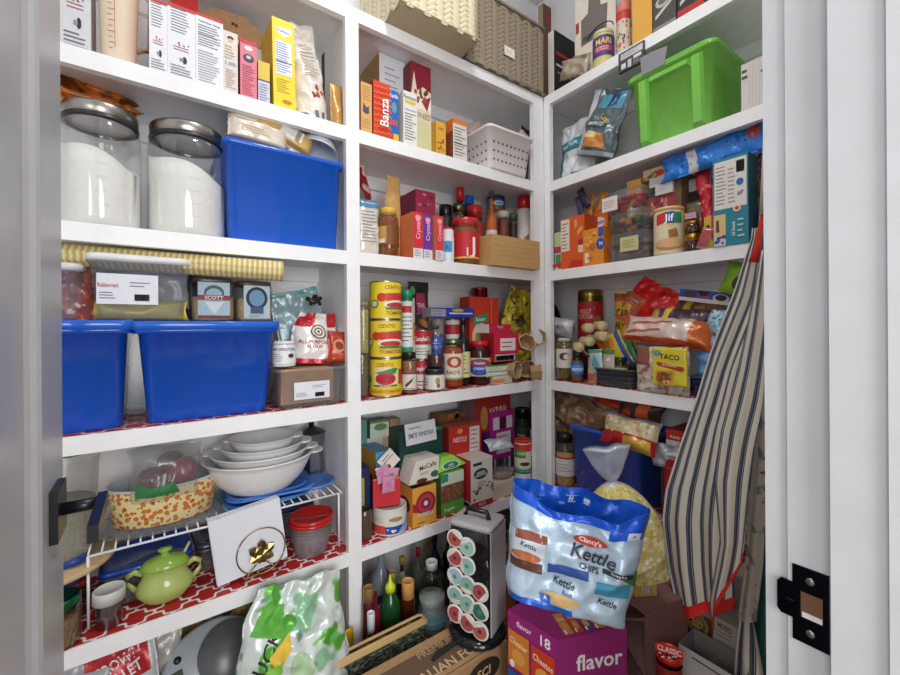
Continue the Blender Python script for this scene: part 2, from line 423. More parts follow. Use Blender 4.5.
# bags
class BagS:
    curved = True; extra = .0007
    def __init__(s, W, H, T, style, amp, seed, side=-1):
        s.W = W; s.H = H; s.T = T; s.style = style; s.amp = amp; s.seed = seed; s.side = side
    def shape(s, u, v):
        v = min(1, max(0, v)); a = min(1, abs(2*u-1)); st = s.style
        if st == 'pouch': ow = 1 - .05*math.sin(PI*v); vt = (1 - v**1.7) * .95 + .05; vt *= min(1, .55 + v*5)
        elif st == 'pillow': ow = 1 - .07*max(0, math.sin(PI*v))**.7; vt = max(.03, 1 - abs(2*v-1)**3.2)**.6
        elif st == 'fold': ow = 1 - .3*v*v; vt = max(.12, 1 - v**2.5)
        elif st == 'tied':
            if v < .74: ow = max(0, math.sin(PI*min(1, .12 + .88*v/.74)))**.55 if v > .3 else .93 + .07*v/.3; ow = max(ow, .1); ow = min(ow, 1); vt = ow*min(1, .6+v*3)
            else: ow = .1 + .5*((v-.74)/.26)**.7; vt = .12 + .25*((v-.74)/.26)
        elif st == 'open': ow = .82 + .18*v; vt = .75 + .25*math.sin(PI*v*.8) 
        elif st == 'brick': ow = 1; vt = min(1, .8+v*3, .8+(1-v)*3); 
        pw = 6 if st in ('brick', 'open') else 2.4
        th = max(0, 1 - a**pw)**.5
        return ow, vt*th
    def at(s, u, v, off, side=None):
        sd = s.side if side is None else side
        ow, th = s.shape(u, v); x = (u-.5)*s.W*ow; z = v*s.H; y = sd*(th*s.T/2 + off)
        q = Vector((x*1.0, y*.6, z)) * 14 + Vector((s.seed*3.1, s.seed, 0)); e = min(1, (min(u, 1-u)*5) + .25)
        n1 = noise.noise(q); n2 = noise.noise(q*2.6); n3 = abs(noise.noise(q*1.7 + Vector((9, 9, 9))))
        dn = s.amp*(n1 + .5*n2 - 1.1*n3)*e
        dx = s.amp*.8*noise.noise(Vector((s.seed, v*s.H*16, 3)))
        dz = s.amp*.9*noise.noise(Vector((u*s.W*16, s.seed, 7))) * (v**2)
        if s.style == 'open' and sd < 0: z -= s.H*.17*max(0, math.sin(PI*min(1, max(0, u))))*min(1, max(0, v))**4
        return Vector((x + dx, y + sd*dn, max(0, z + dz)))
def bag_mesh(S, m, nu=22, nv=26, region=None, back=None):
    mb = MB(); vs = []; fs = []; ms = []
    for side in (-1, 1):
        for j in range(nv+1):
            for i in range(nu+1): vs.append(S.at(i/nu, j/nv, 0, side))
    K = (nu+1)*(nv+1); m0 = M(m, 'foil')
    groups = {}
    for side in (0, 1):
        for j in range(nv):
            for i in range(nu):
                a = side*K + j*(nu+1)+i; q = (a, a+1, a+nu+2, a+nu+1)
                if side: q = q[::-1]
                mm = m0
                if region and side == 0:
                    r = region((i+.5)/nu, (j+.5)/nv)
                    if r: mm = M(r, 'foil')
                if side and back: mm = M(back, 'foil')
                groups.setdefault(mm, []).append(q)
    for j in range(nv):
        for i in (0, nu):
            a = j*(nu+1)+i; q = (a, a+nu+1, a+nu+1+K, a+K)
            if i: q = q[::-1]
            groups.setdefault(m0, []).append(q)
    for i in range(nu):
        groups.setdefault(m0, []).append((i, i+K, i+1+K, i+1)); a = nv*(nu+1)+i
        if S.style != 'open': groups[m0].append((a, a+1, a+1+K, a+K))
    first = True
    mb.v = [tuple(v) for v in vs]
    for mm, q in groups.items():
        k = mb.mi(mm)
        for f in q: mb.f.append(f); mb.m.append(k); mb.s.append(True)
    return mb
def regions(rs):
    def f(u, v):
        for r in rs:
            if r[0] == 'r' and r[1] <= u <= r[3] and r[2] <= v <= r[4]: return r[5]
            if r[0] == 'e' and ((u-r[1])/r[3])**2 + ((v-r[2])/r[4])**2 <= 1: return r[5]
            if r[0] == 'z' and (v + r[2]*u) > r[1]: return r[3]
            if r[0] == 'noise' and noise.noise(Vector((u*r[1], v*r[1], r[4] if len(r) > 4 else 0))) > r[2]: return r[3]
        return None
    return f
SEED = [0]
def G(name, label, cat, wall, x0, x1, yt, base, inset, T, col, dec=(), style='pouch', amp=.006, reg=None, yaw=0, tilt=0, pitch=0, group=None, center=None, W=None, H=None, back=None, res=None, world=None, extra=None, inner=None):
    SEED[0] += 1
    if world is not None: p = Vector(world); w, h = W, H
    elif center: 
        p = hit(wall, center[0], center[1], inset); w, h = W, H
    else:
        p, w, h = spot(wall, x0, x1, yt, base, inset); w = W or w; h = H or h
    S = BagS(w, h, T, style, amp, SEED[0])
    nu = res or max(12, min(56, int(w/.0055))); nv = res or max(14, min(64, int(h/.0055)))
    spots = tuple(r for r in (reg or ()) if r[0] == 'noise'); rects = [r for r in (reg or ()) if r[0] == 'r']
    cm_ = mottle(col, spots, w) if spots and ':' not in col else col
    mb = bag_mesh(S, cm_, nu, nv, None, back); prints(mb, S, [('r', r[1], r[2], r[3], r[4], r[5] + ':foil') for r in rects] + [q for q in dec])
    if inner: S.side = 1; S.extra = -.004; prints(mb, S, inner); S.side = -1
    R3 = Matrix.Rotation(RZ[wall] + math.radians(yaw), 3, 'Z') @ Matrix.Rotation(math.radians(tilt), 3, 'Y') @ Matrix.Rotation(math.radians(pitch), 3, 'X')
    off = Vector((0, 0, -h/2)) if (center or world is not None) else Vector((0, T/2, 0))
    if center or world is not None: loc = p + R3 @ off
    else: loc = p + (Vector((0, T/2, 0)) if wall == 'L' else Vector((T/2, 0, 0)))
    o = mb.build(name, None, loc); o.rotation_euler = R3.to_euler(); tag(o, label, cat, group)
    if extra: extra(S, o)
    return p.z + h
def bin_mesh(w, d, h, m, rim=.012, taper=.9, t=.003, rr=.02, panel=None):
    """open tapered tub, origin base front centre"""
    mb = MB(); m = M(m, 'gloss'); tp = taper
    def R(k, z, e=0): x = w/2*k; y0 = d/2 - d/2*k; return rrect(-x-e, x+e, y0-e, d-y0+e, rr, z)
    rings = [R(tp*.97, 0), R(tp, .006), R(1-(1-tp)*.08, h-rim), R(1, h-rim, rim*.6), R(1, h-.002, rim*.6), R(1, h, rim*.3), R(1, h, -t), R(tp, .006+t, -t)]
    mb.loft(rings, m, True, True)
    return mb
def BIN(name, label, cat, wall, x0, x1, yt, base, inset, depth, col, rim=.014, taper=.9, yaw=0, lidcol=None, group=None):
    p, w, h = spot(wall, x0, x1, yt, base, inset); kk = 1.0
    e = empty(name, label, cat, p, 0, group); orient(e, wall, yaw)
    lh = .014 if lidcol else 0
    bin_mesh(w, depth, h - lh, col, rim, taper).build('bin_body', e)
    if lidcol:
        q = MB(); x = w/2 + .012
        q.loft([rrect(-x, x, -.012, depth+.012, .022, h-lh-.006), rrect(-x, x, -.012, depth+.012, .022, h-.003), rrect(-x+.003, x-.003, -.009, depth+.009, .022, h), rrect(-x+.02, x-.02, .01, depth-.01, .02, h), rrect(-x+.024, x-.024, .014, depth-.014, .02, h-.004)], M(lidcol, 'gloss'), True, True)
        q.build('lid', e)
    return e, p, w, h
# ============================================================ SETTING
WHITE = '#efeff0:paint'; WALLC = '#f0f0f1:matte'; TRIM = '#bfbfc2:paint'  # TRIM colour greyed so jamb and door look more dimly lit
struct(MB().box((-.75, -1.6, -.03), (1.65, 1.5, 0), '#8b6f52:wood'), 'floor')
struct(MB().box((-.75, -.0, 2.74), (1.65, 1.5, 2.8), '#e4e4e4:matte'), 'ceiling')
struct(MB().box((-.75, D1+DEP, 0), (1.65, D1+DEP+.1, 2.74), WALLC), 'wall_back')
struct(MB().box((D2+DEP, .1, 0), (D2+DEP+.1, D1+DEP, 2.74), WALLC), 'wall_right')
struct(MB().box((-.75, .15, 0), (-.65, D1+DEP, 2.74), WALLC), 'wall_left')
mb = MB().box((.53, .03, 0), (D2+DEP, .148, 2.74), WALLC); struct(mb, 'wall_front')
# door jamb on the right with stop and casing
mb = MB()
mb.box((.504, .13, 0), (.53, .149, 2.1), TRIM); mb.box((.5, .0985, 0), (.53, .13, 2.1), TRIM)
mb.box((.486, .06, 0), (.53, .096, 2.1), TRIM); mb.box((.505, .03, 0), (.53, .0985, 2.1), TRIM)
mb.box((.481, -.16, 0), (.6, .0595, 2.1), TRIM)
struct(mb, 'trim_1')
jamb = bpy.data.objects['trim_1']
# strike plate on the jamb face (plane x = .5)
def JP(x, y): d = ray(x, y); return EYE + d * (.5 / d.x)
pz = lambda y: JP(805, y).z
zc = pz(605); sh = .036
mb = MB(); X0 = .4985; bl = '#14171c:metal'
y0, y1 = .0995, .1262
mb.box((X0, y0, zc-sh), (.5005, y1, zc-.0125), bl); mb.box((X0, y0, zc+.0125), (.5005, y1, zc+sh), bl)
mb.box((X0, y0, zc-.0125), (.5005, y0+.0045, zc+.0125), bl); mb.box((X0, y1-.006, zc-.0125), (.5005, y1, zc+.0125), bl)
mb.tube([(X0+.0005, y1-.001, zc), (X0+.0006, y1+.006, zc), (X0+.003, y1+.010, zc)], .0015, bl)
mb.prism([(y1, -.016), (y1+.009, -.016), (y1+.012, -.012), (y1+.012, .014), (y1+.009, .018), (y1, .018)], 0, .002, bl, xf=Matrix.Translation((X0, 0, zc)) @ Matrix(((0,0,1,0),(1,0,0,0),(0,1,0,0),(0,0,0,1))))
sp = mb.build('strike_plate', jamb); sp['label'] = 'black metal strike plate'
mb = MB(); mb.box((.4998, y0+.0045, zc-.0125), (.5003, y1-.006, zc+.0125), '#6e4a33:wood'); mb.box((.4994, y0+.005, zc-.012), (.5, y1-.007, zc-.007), '#d8d4cf:paint'); mb.build('latch_hole', jamb)
for s in (-1, 1):
    MB().lathe([(0, 0), (.0036, 0), (.0036, .0008), (.0025, .0014), (0, .0014)], '#8d8a84:metal', n=16, xf=Matrix.Translation((X0, .1128, zc + s*.0245)) @ Matrix.Rotation(-PI/2, 4, 'Y')).build('screw', jamb)
# open door on the left: face towards +x
DX, DY0, DY1 = -.11, .225, .835
dr = bpy.data.objects.new('door_1', None); COL.objects.link(dr); dr.location = (DX, DY0, 0); dr['kind'] = 'structure'
H = 2.03; st = .14; W_ = DY1 - DY0
mb = MB(); a = -.02
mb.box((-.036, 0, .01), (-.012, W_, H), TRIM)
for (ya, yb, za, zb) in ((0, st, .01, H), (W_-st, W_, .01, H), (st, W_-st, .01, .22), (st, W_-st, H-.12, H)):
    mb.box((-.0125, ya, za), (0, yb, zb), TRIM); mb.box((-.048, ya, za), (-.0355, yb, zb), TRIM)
mb.build('door_panel', dr)
for za, zb in ((.22, H-.12),):
    q = MB(); y0, y1 = st, W_-st
    pr = [(0, 0), (-.003, .006), (-.008, .011), (-.0125, .02)]
    rings = [[(dx, y0+o_, za+o_), (dx, y1-o_, za+o_), (dx, y1-o_, zb-o_), (dx, y0+o_, zb-o_)] for dx, o_ in pr]
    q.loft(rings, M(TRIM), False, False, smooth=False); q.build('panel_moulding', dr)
# lever handle: square rose, neck, lever
hz = EYE.z - .253 + .006; hy = W_ - .07
blk = '#17191d:plas'
hn = bpy.data.objects.new('door_handle', None); COL.objects.link(hn); hn.parent = dr; hn.location = (0, hy, hz); hn['label'] = 'black square lever door handle'
MB().box((0, -.033, -.034), (.009, .033, .034), blk).build('rose', hn)
MB().tube([(.008, 0, 0), (.052, 0, 0)], .0085, blk, 14).build('neck', hn)
MB().box((.045, -.115, -.0105), (.056, .012, .0105), blk).build('lever', hn)
# ============================================================ SHELVING
def shelving(side, label):
    e = empty('built_in_shelving', label, 'shelves', (D2 if side == 'R' else .5, D1 if side == 'L' else .6, 0))
    inv = Matrix.Translation(-e.location)
    def part(name, boxes, lab=None):
        q = MB()
        for a, b in boxes: q.box(a, b, WHITE, inv)
        return q.build(name, e)
    for k in 'ZABCD':
        z = SH[k]
        if side == 'L':
            s = part('shelf', [((-.65, D1+.019, z-.019), (D2+DEP, D1+DEP, z))])
            l = part('lip', [((-.65, D1, z-.038), (D2, D1+.019, z))]); c = part('cleat', [((-.65, D1+DEP-.019, z-.064), (D2+DEP, D1+DEP, z-.019))])
        else:
            s = part('shelf', [((D2+.019, .15, z-.019), (D2+DEP, D1+.016, z))])
            l = part('lip', [((D2, .15, z-.038), (D2+.019, D1-.003, z))]); c = part('cleat', [((D2+DEP-.019, .15, z-.064), (D2+DEP, D1-.003, z-.019))])
        l.parent = s; c.parent = s
    if side == 'L':
        part('divider', [((.4417, D1-.0015, 0), (.4807, D1+.019, 2.022)), ((.452, D1+.019, 0), (.471, D1+DEP, 2.041))])
        part('corner_post', [((1.2083, D1-.0015, 0), (D2, D1+.019, 2.022))])
        part('end_post', [((-.65, D1-.0015, 0), (-.60, D1+.019, 2.022))])
    else:
        part('corner_post', [((D2-.0015, 1.0681, 0), (D2+.019, D1-.004, 2.022))])
        part('end_post', [((D2-.0015, .15, 0), (D2+.019, .19, 2.022))])
    return e
shelving('L', 'white painted built-in shelves across the back wall, split in two bays by a post')
shelving('R', 'white painted built-in shelves along the right wall beside the hanging aprons')
def liner(nm, a, b, label):
    x0, y0 = a[:2]; x1, y1 = b[:2]; z = a[2]
    o = MB().box((x0, y0, z), (x1, y1, z+.0008), LINER).build('shelf_liner'); tag(o, label, 'shelf liner', 'red lattice shelf liners')
for (x0, x1, k, lb) in ((-.59, .45, 'C', 'red and white lattice shelf liner under the blue lidded bins'), (.473, 1.25, 'C', 'red and white lattice shelf liner under the tomato cans'),
                    (-.59, .45, 'D', 'red and white lattice shelf liner under the green tureen'), (.473, 1.25, 'D', 'red and white lattice shelf liner under the coffee and tea boxes')):
    liner('l', (x0, D1+.004, SH[k]+.0002), (x1, D1+DEP-.004), lb)
for (k, lb) in (('C', 'thin red lattice liner under the shakers and grey bin on the right shelf'), ('D', 'red lattice liner under the deep blue bin on the right shelf')):
    liner('l', (D2+.004, .2, SH[k]+.0002), (D2+DEP-.004, 1.08), lb)
# ============================================================ BACK WALL, LEFT BAY
def nutri(c='#444', u0=.1, u1=.9, v0=.1, v1=.85, n=14): return [('n', u0, v0, u1, v1, n, '#55555c')]
GR = '#56565e'
# ---- row A (second shelf from the top)
side = [('n', .12, .62, .88, .97, 9, GR), ('dots', .3, .46, .8, .5, 6, .03, .012, ['#b03030', '#333333']), ('n', .2, .38, .85, .45, 2, '#b05050'), ('e', .6, .27, .08, .05, '#26262a'), ('r', .42, .25, .56, .29, '#8c8c92'), ('n', .1, .04, .9, .19, 4, GR)]
B('cereal_carton', 'greyish white carton standing at the far left of its shelf beside the beige pitcher', 'carton', 'L', 60, 91, -60, 'A', .03, .1, '#c9cacf', side)
# beige measuring pitcher
p, w, h = spot('L', 93, 141, -60, 'A', .006); R = w/2
e = empty('measuring_pitcher', 'translucent beige plastic measuring pitcher with faint red scale marks', 'pitcher', p + Vector((0, R, 0)), 0)
pr = [(0, 0), (R*.72, 0), (R*.76, .01), (R*.98, h*.9), (R*1.02, h)]
MB().lathe(pr, '#e0cdb4:plas').build('body', e)
mb = MB(); S = Cyl(lambda z: R*(.76 + .24*z/h)+.0005, .02, h*.9, 150)
prints(mb, S, [('r', .3, .03 + .055*i, .3 + (.14 if i % 2 else .09), .036 + .055*i, '#a8643f') for i in range(17)] + [('r', .44, .03, .45, .95, '#a8643f')]); mb.build('scale_marks', e)
mb = MB(); mb.tube([(R*.7, .02, h*.85), (R*1.5, .05, h*.8), (R*1.45, .05, h*.35), (R*.8, .02, h*.25)], .008, '#e0cdb4:plas'); mb.build('handle', e)
B('cereal_carton', 'white carton with a red top edge right of the beige pitcher', 'carton', 'L', 142, 161, -2, 'A', .012, .1, {'F': '#e4e4e8', 'T': '#c33030', 'L': '#c33030'}, side + [('r', 0, .965, 1, 1, '#c8342c')])
B('cereal_carton', 'white carton with small side print and a red tipped open flap behind it', 'carton', 'L', 162, 191, 5, 'A', .012, .1, {'F': '#e2e3e9', 'T': '#c33030', 'B': '#c33030'}, side + [('r', 0, .96, 1, 1, '#c8342c')])
B('cereal_carton', 'tall red carton showing only its top behind the white cartons', 'carton', 'L', 172, 199, -14, 'A', .12, .1, {'F': '#c3302a', 'L': '#9d2320'}, [('r', .1, .8, .9, .82, '#8f1c1c')])
B('cereal_carton', 'white carton with a nutrition table and red top edge', 'carton', 'L', 193, 221, 16, 'A', .01, .12, {'F': '#e3e4ea', 'T': '#c33030', 'L': '#d9d9de'},
  [('r', 0, .965, 1, 1, '#c8342c'), ('t', .5, .9, .03, 'Nutrition Facts', '#50505a'), ('n', .08, .55, .92, .86, 9, GR), ('n', .08, .05, .92, .5, 12, '#9090a0'), ('r', .08, .715, .92, .72, '#333333')])
B('oat_carton', 'narrow off-white carton with a hatted portrait and blue word', 'carton', 'L', 223, 238, 32, 'A', .012, .12, {'F': '#d9cfc6', 'L': '#8d6a4a'},
  [('e', .5, .9, .22, .03, '#33333a'), ('e', .5, .86, .16, .03, '#cfae98'), ('t', .5, .5, .05, '1 min', '#4e86b0'), ('n', .1, .55, .9, .78, 5, '#b09a88'), ('r', .05, .46, .95, .465, '#4e86b0'), ('n', .15, .08, .85, .4, 8, '#9a8b80')])
B('oat_carton', 'narrow pinkish red carton with a hatted portrait near its top', 'carton', 'L', 240, 257, 41, 'A', .012, .12, {'F': '#d6798a', 'L': '#b2394f', 'T': '#b2394f'},
  [('r', 0, .94, 1, 1, '#c23046'), ('e', .5, .87, .25, .04, '#e9dfe2'), ('e', .5, .7, .33, .07, '#33405a'), ('e', .5, .715, .15, .03, '#d8bba8'), ('n', .12, .06, .88, .58, 12, '#a8354a')])
B('oat_carton', 'short yellow and pale blue carton beside the big yellow one', 'carton', 'L', 258, 270, 62, 'A', .02, .1, {'F': '#c9cddb', 'L': '#c8a63c'}, [('r', 0, .58, 1, 1, '#d8bc4a'), ('r', 0, .55, 1, .58, '#2c3a6a'), ('n', .1, .08, .9, .5, 7, '#6874a0')])
B('shipping_carton', 'open brown cardboard carton with torn flaps behind the oat cartons', 'carton', 'L', 200, 270, 34, 'A', .15, .1, '#c9c3ba:card', [], openf='#a07b55')
o = MB(); p = hit('L', 205, 40, .15)
q0, q1, q2, q3, q4 = [hit('L', x, y, .145) for x, y in ((200, 10), (214, 7), (246, 18), (262, 33), (265, 36))]
b0, b1 = hit('L', 265, 52, .15), hit('L', 200, 24, .15)
ps = [q0, q1, q2, q3, q4, b0, b1]; c0 = b1.copy()
o.add([v - c0 for v in ps] + [v - c0 + Vector((0, .003, 0)) for v in ps], [tuple(range(7)), tuple(range(7, 14))[::-1]] + [(i, (i+1) % 7, 7+(i+1) % 7, 7+i) for i in range(7)], '#a9835f:card')
for uu in (.38, .45): pp = q1.lerp(q3, uu) - c0 + Vector((0, -.001, -.018)); o.lathe([(0, 0), (.004, 0)], '#3a2c22', n=10, xf=Matrix.Translation(pp) @ Matrix.Rotation(PI/2, 4, 'X'))
fl = o.build('torn_flap'); 
sc_ = bpy.data.objects['shipping_carton']; fl.parent = sc_; fl.location = sc_.matrix_world.inverted() @ c0 if False else (c0 - sc_.location)
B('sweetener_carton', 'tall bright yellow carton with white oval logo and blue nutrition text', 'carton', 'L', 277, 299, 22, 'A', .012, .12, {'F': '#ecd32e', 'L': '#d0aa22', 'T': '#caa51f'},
  [('p', [(.18, .9), (.85, .92), (.85, .85), (.5, .8), (.2, .85)], '#f2f2ee'), ('t', .51, .87, .032, 'Domino', '#26305e', -4, .6), ('r', .12, .38, .86, .76, '#dcdfe6'), ('n', .15, .4, .83, .74, 13, '#4a5aa8'), ('r', .12, .52, .86, .53, '#29306a'), ('n', .15, .18, .8, .34, 6, '#b08a1c'), ('e', .6, .09, .22, .02, '#c8762c')], tilt=-1)
G('flour_bag', 'white paper bag with fine print and a pointed folded top leaning by the bay post', 'bag', 'L', 301, 334, 20, 'A', .035, .08, '#e4ddd3', [('n', .3, .45, .85, .8, 12, '#a79a90'), ('r', .1, .03, .3, .1, '#565a86'), ('r', .5, .05, .62, .13, '#6a6a72'), ('r', .72, .04, .82, .12, '#6a6a72'), ('dots', .45, .26, .8, .36, 8, .05, .02, ['#a34d2c', '#8f3f2f'])], 'fold', .012, tilt=-7)
B('phone_case_carton', 'slim black framed box with grey window at the back of the shelf', 'box', 'L', 321, 335, 46, 'A', .2, .03, '#1e1e22', [('r', .1, .6, .9, .93, '#a9acb2'), ('n', .15, .65, .85, .9, 4, '#77777c'), ('n', .15, .1, .8, .5, 5, '#8a8a90')])
G('bread_bag', 'light brown paper package wedged against the bay post', 'bag', 'L', 337, 350, 82, 'A', .03, .05, '#b98c4e', [], 'pouch', .004)
# ---- row B : flour jars and blue bin
def flour_jar(x0, x1, yt, label, level, inset):
    p, w, h = spot('L', x0, x1, yt, 'B', inset); R = w/2 * .985; p2, w2, h2 = spot('L', x0, x1, yt, 'B', inset + R); R = w2/2*.97; h = h2
    e = empty('glass_flour_jar', label, 'jar', p2, 0, 'big glass flour jars')
    pr = [(0, 0), (.9, 0), (.97, .02), (1, .07), (1, .76), (.985, .81), (.95, .85), (.91, .865), (.91, .93)]
    MB().lathe([(r*R, z*h) for r, z in pr], '#f4f8f8:glass', n=56).build('jar_body', e)
    mb = MB(); n = 40; vs = []; fs = []; rings = [(0, .006), (.88, .006), (.945, .03), (.955, .08), (.96, level - .12), (.96, level)]
    for r, z in rings:
        for i in range(n):
            t = 2*PI*i/n; zz = z*h
            if z == level: zz += h*(.10*math.cos(t - 2.9) + .03*math.sin(3*t))
            vs.append((r*R*math.cos(t), r*R*math.sin(t), zz))
    for k in (.75, .5, .25):
        for i in range(n):
            t = 2*PI*i/n; x = k*R*math.cos(t); y = k*R*math.sin(t); vs.append((x, y, level*h + h*(.10*k*math.cos(t-2.9) + .03*k*math.sin(3*t)) + .006*noise.noise(Vector((x*40, y*40, 2)))))
    rr = len(rings) + 3
    for j in range(rr-1):
        for i in range(n): k = (i+1) % n; fs.append((j*n+i, j*n+k, (j+1)*n+k, (j+1)*n+i))
    fs.append(tuple((rr-1)*n+i for i in range(n)))
    mb.add(vs, fs, '#ece9e4:matte', True); mb.build('flour', e)
    lr = .94*R
    MB().lathe([(lr*.98, h*.9), (lr, h*.905), (lr, h*.978), (lr*.985, h*.99), (lr*.95, h), (0, h)], '#a9a49e:metal', n=56).build('lid', e)
    MB().lathe([(0, h*.9), (lr*.97, h*.9)], '#c4c2be:plas', n=40).build('lid_lining', e)  # pale disc added inside the lid so its dark underside reflects lighter
    MB().lathe([(lr*.9, h*.865), (lr*1.02, h*.87), (lr*1.02, h*.885), (lr*.99, h*.9)], '#2b2b2c:plas', n=56).build('seal_ring', e)
    S = Cyl(lambda z: R + .0012, h*.1, h*.6, 60)
    for k in range(4): mb = MB(); prints(mb, S, [('r', .45, .1 + .22*k, .75, .125 + .22*k, '#eef2f2:glass')]); mb.build('embossed_mark', e)
    return p2.z + h
tz = flour_jar(56, 143, 112, 'big glass jar of flour with steel lid left of the other jar', .60, .006)
tz2 = flour_jar(145, 227, 132, 'big glass jar of flour with steel lid right beside the blue open bin', .62, .006)
G('snack_bag', 'orange and brown snack bag lying on the left flour jar lid', 'bag', 'L', 0, 0, 0, 'B', .13, .05, '#9c5a22', [], 'pillow', .012, reg=[('noise', 4, .12, '#c9781f'), ('noise', 7, .25, '#c23a24', 5), ('noise', 3, .3, '#cdbfa2', 9)], center=(86, 106), W=.19, H=.17, pitch=-80, yaw=8)
G('snack_bag', 'orange snack bag with red marks propped on top under the shelf above', 'bag', 'L', 0, 0, 0, 'B', .16, .05, '#6e4326', [], 'pillow', .012, reg=[('noise', 5, .05, '#c46f26'), ('noise', 8, .3, '#a02c1c', 3), ('noise', 4, .35, '#d8cfc0', 12)], center=(84, 90), W=.19, H=.11, pitch=-78, yaw=14, tilt=4)
e, p, w, h = BIN('storage_bin', 'blue plastic bin full of packages beside the flour jars', 'bin', 'L', 226, 342, 150, 'B', .004, .26, '#1f5cc8', taper=.94)
zt = p.z + h
G('cracker_sleeve', 'lower pale wrapped cracker sleeve lying on the blue bin', 'packet', 'L', 0, 0, 0, 'B', .02, .055, '#d9cdbd', [('n', .2, .3, .8, .7, 3, '#a59074')], 'brick', .005, center=(258, 137), W=.135, H=.045, tilt=4)
G('cracker_sleeve', 'upper pale wrapped cracker sleeve with dark square label on the blue bin', 'packet', 'L', 0, 0, 0, 'B', .035, .05, '#dcd4c6', [('r', .55, .35, .75, .75, '#33363c'), ('n', .1, .2, .5, .5, 2, '#a59074')], 'brick', .005, center=(259, 123), W=.14, H=.04, tilt=5)
G('cracker_box', 'kraft packet with a clear tape window tilted on the blue bin', 'packet', 'L', 0, 0, 0, 'B', .03, .05, '#c6a264', [('r', .4, .1, .68, .95, '#d0cfca'), ('r', .66, .2, .72, .9, '#8f8578'), ('r', .74, .2, .78, .9, '#dcd6cc')], 'brick', .003, center=(285, 129), W=.15, H=.05, tilt=22, pitch=-15)
G('cracker_sleeve', 'clear bag of small crackers on the rim of the blue bin', 'packet', 'L', 0, 0, 0, 'B', .04, .05, '#b9b5b0', [], 'pillow', .008, reg=[('noise', 7, .1, '#d9d2c6'), ('noise', 9, .3, '#8a8480')], center=(287, 146), W=.11, H=.045, tilt=12)
p = hit('L', 318, 148, .08)
MB().lathe([(0, 0), (.03, .003), (.052, .02), (.06, .045), (.062, .048), (.058, .045), (.03, .01), (0, .006)], '#dfe4ee:plas').build('x') ; o = bpy.data.objects['x']; o.name = 'plastic_bowl'; o.location = p + Vector((0, 0, .03)); o.rotation_euler = (PI*.93, .2, 0)
tag(o, 'pale blue white plastic bowl upside down in the blue bin', 'bowl')
G('baking_packet', 'grey white packet squeezed between blue bin and bay post', 'packet', 'L', 331, 346, 195, 'B', .1, .03, '#c4c2c6', [], 'pouch', .004)
# ---- row C
def lidded(x0, x1, yt, label, inset=.006):
    return BIN('lidded_storage_bin', label, 'bin', 'L', x0, x1, yt, 'C', inset, .25, '#1552bf', lidcol='#2563cc', taper=.88, group='blue lidded bins')
e1, p1, w1, h1 = lidded(12, 128, 320, 'blue lidded bin cut off by the open door at far left')
e2, p2, w2, h2 = lidded(137, 276, 321, 'blue lidded bin in full view under the two oat canisters')
ZB = p2.z + h2
MB().box((-.03, 0, 0), (.03, .01, .25), '#aab2b8:clear').build('x'); o = bpy.data.objects['x']; o.name = 'acrylic_sheet'; o.location = hit('L', 133, 420, .16); o.location.z = ROW['C'] + .001; tag(o, 'frosted plastic sheet standing between the two blue lidded bins', 'sheet')
def clearbox(x0, x1, yt, z0, inset, depth, label, lid, taper=.88, wall='L', name='clear_storage_box', tilt=0):
    p, w, h = spot(wall, x0, x1, yt, z0, inset); e = empty(name, label, 'box', p); orient(e, wall, 0, tilt)
    bin_mesh(w*.95, depth, h-.006, '#dfe3e6:clear', .008, taper).build('box_body', e)
    if lid:
        q = MB(); x = w/2
        q.loft([rrect(-x, x, -.01, depth+.01, .02, h-.014), rrect(-x, x, -.01, depth+.01, .02, h-.004), rrect(-x+.004, x-.004, -.006, depth+.006, .02, h)], M(lid, 'plas'), True, True); q.build('lid', e)
    return e, p, w, h
e, p, w, h = clearbox(84, 192, 256, ZB+.001, .005, .2, 'clear box with white lid and white label holding yellow packets', '#e3e4e6')
G('yellow_packet', 'flat yellow foil packet inside the clear white lidded box', 'packet', 'L', 0, 0, 0, 'C', .06, .05, '#d8c23e', [], 'pillow', .006, center=(137, 315), W=.2, H=.045)
G('plastic_bag', 'crumpled clear white bag inside the clear white lidded box', 'bag', 'L', 0, 0, 0, 'C', .1, .07, '#b9bcc0', [], 'pillow', .012, center=(143, 290), W=.19, H=.085)
mb = MB(); S = Flat((-w*.4, -.0015 + .0, h*.24), (1,0,0), (0,0,1), w*.56, h*.46); 
prints(mb, S, [('r', 0, 0, 1, 1, '#dcdde6'), ('t', .18, .62, .14, 'Rubbermaid', '#a03030', 0, .32), ('n', .04, .15, .3, .42, 3, '#333333'), ('n', .52, .55, .9, .78, 2, '#7a6a8a'), ('bar', .6, .12, .85, .34)]); lb = mb.build('label', e); lb['label'] = 'white product label'
e, p, w, h = clearbox(30, 84, 262, ZB+.001, .005, .2, 'clear box with white lid holding reddish packets at far left', '#d2d3d6')
G('candy_bag', 'reddish packets pressed against the side of the far left clear box', 'bag', 'L', 0, 0, 0, 'C', .05, .06, '#8d4a48', [], 'pillow', .012, reg=[('noise', 6, .1, '#b2564a'), ('noise', 8, .3, '#c8b0a8', 4)], center=(66, 298), W=.1, H=.13)
B('tissue_box', 'dull blue box standing behind the clear box on the bin lids', 'box', 'L', 95, 200, 268, ZB+.001, .215, .035, '#51677a')
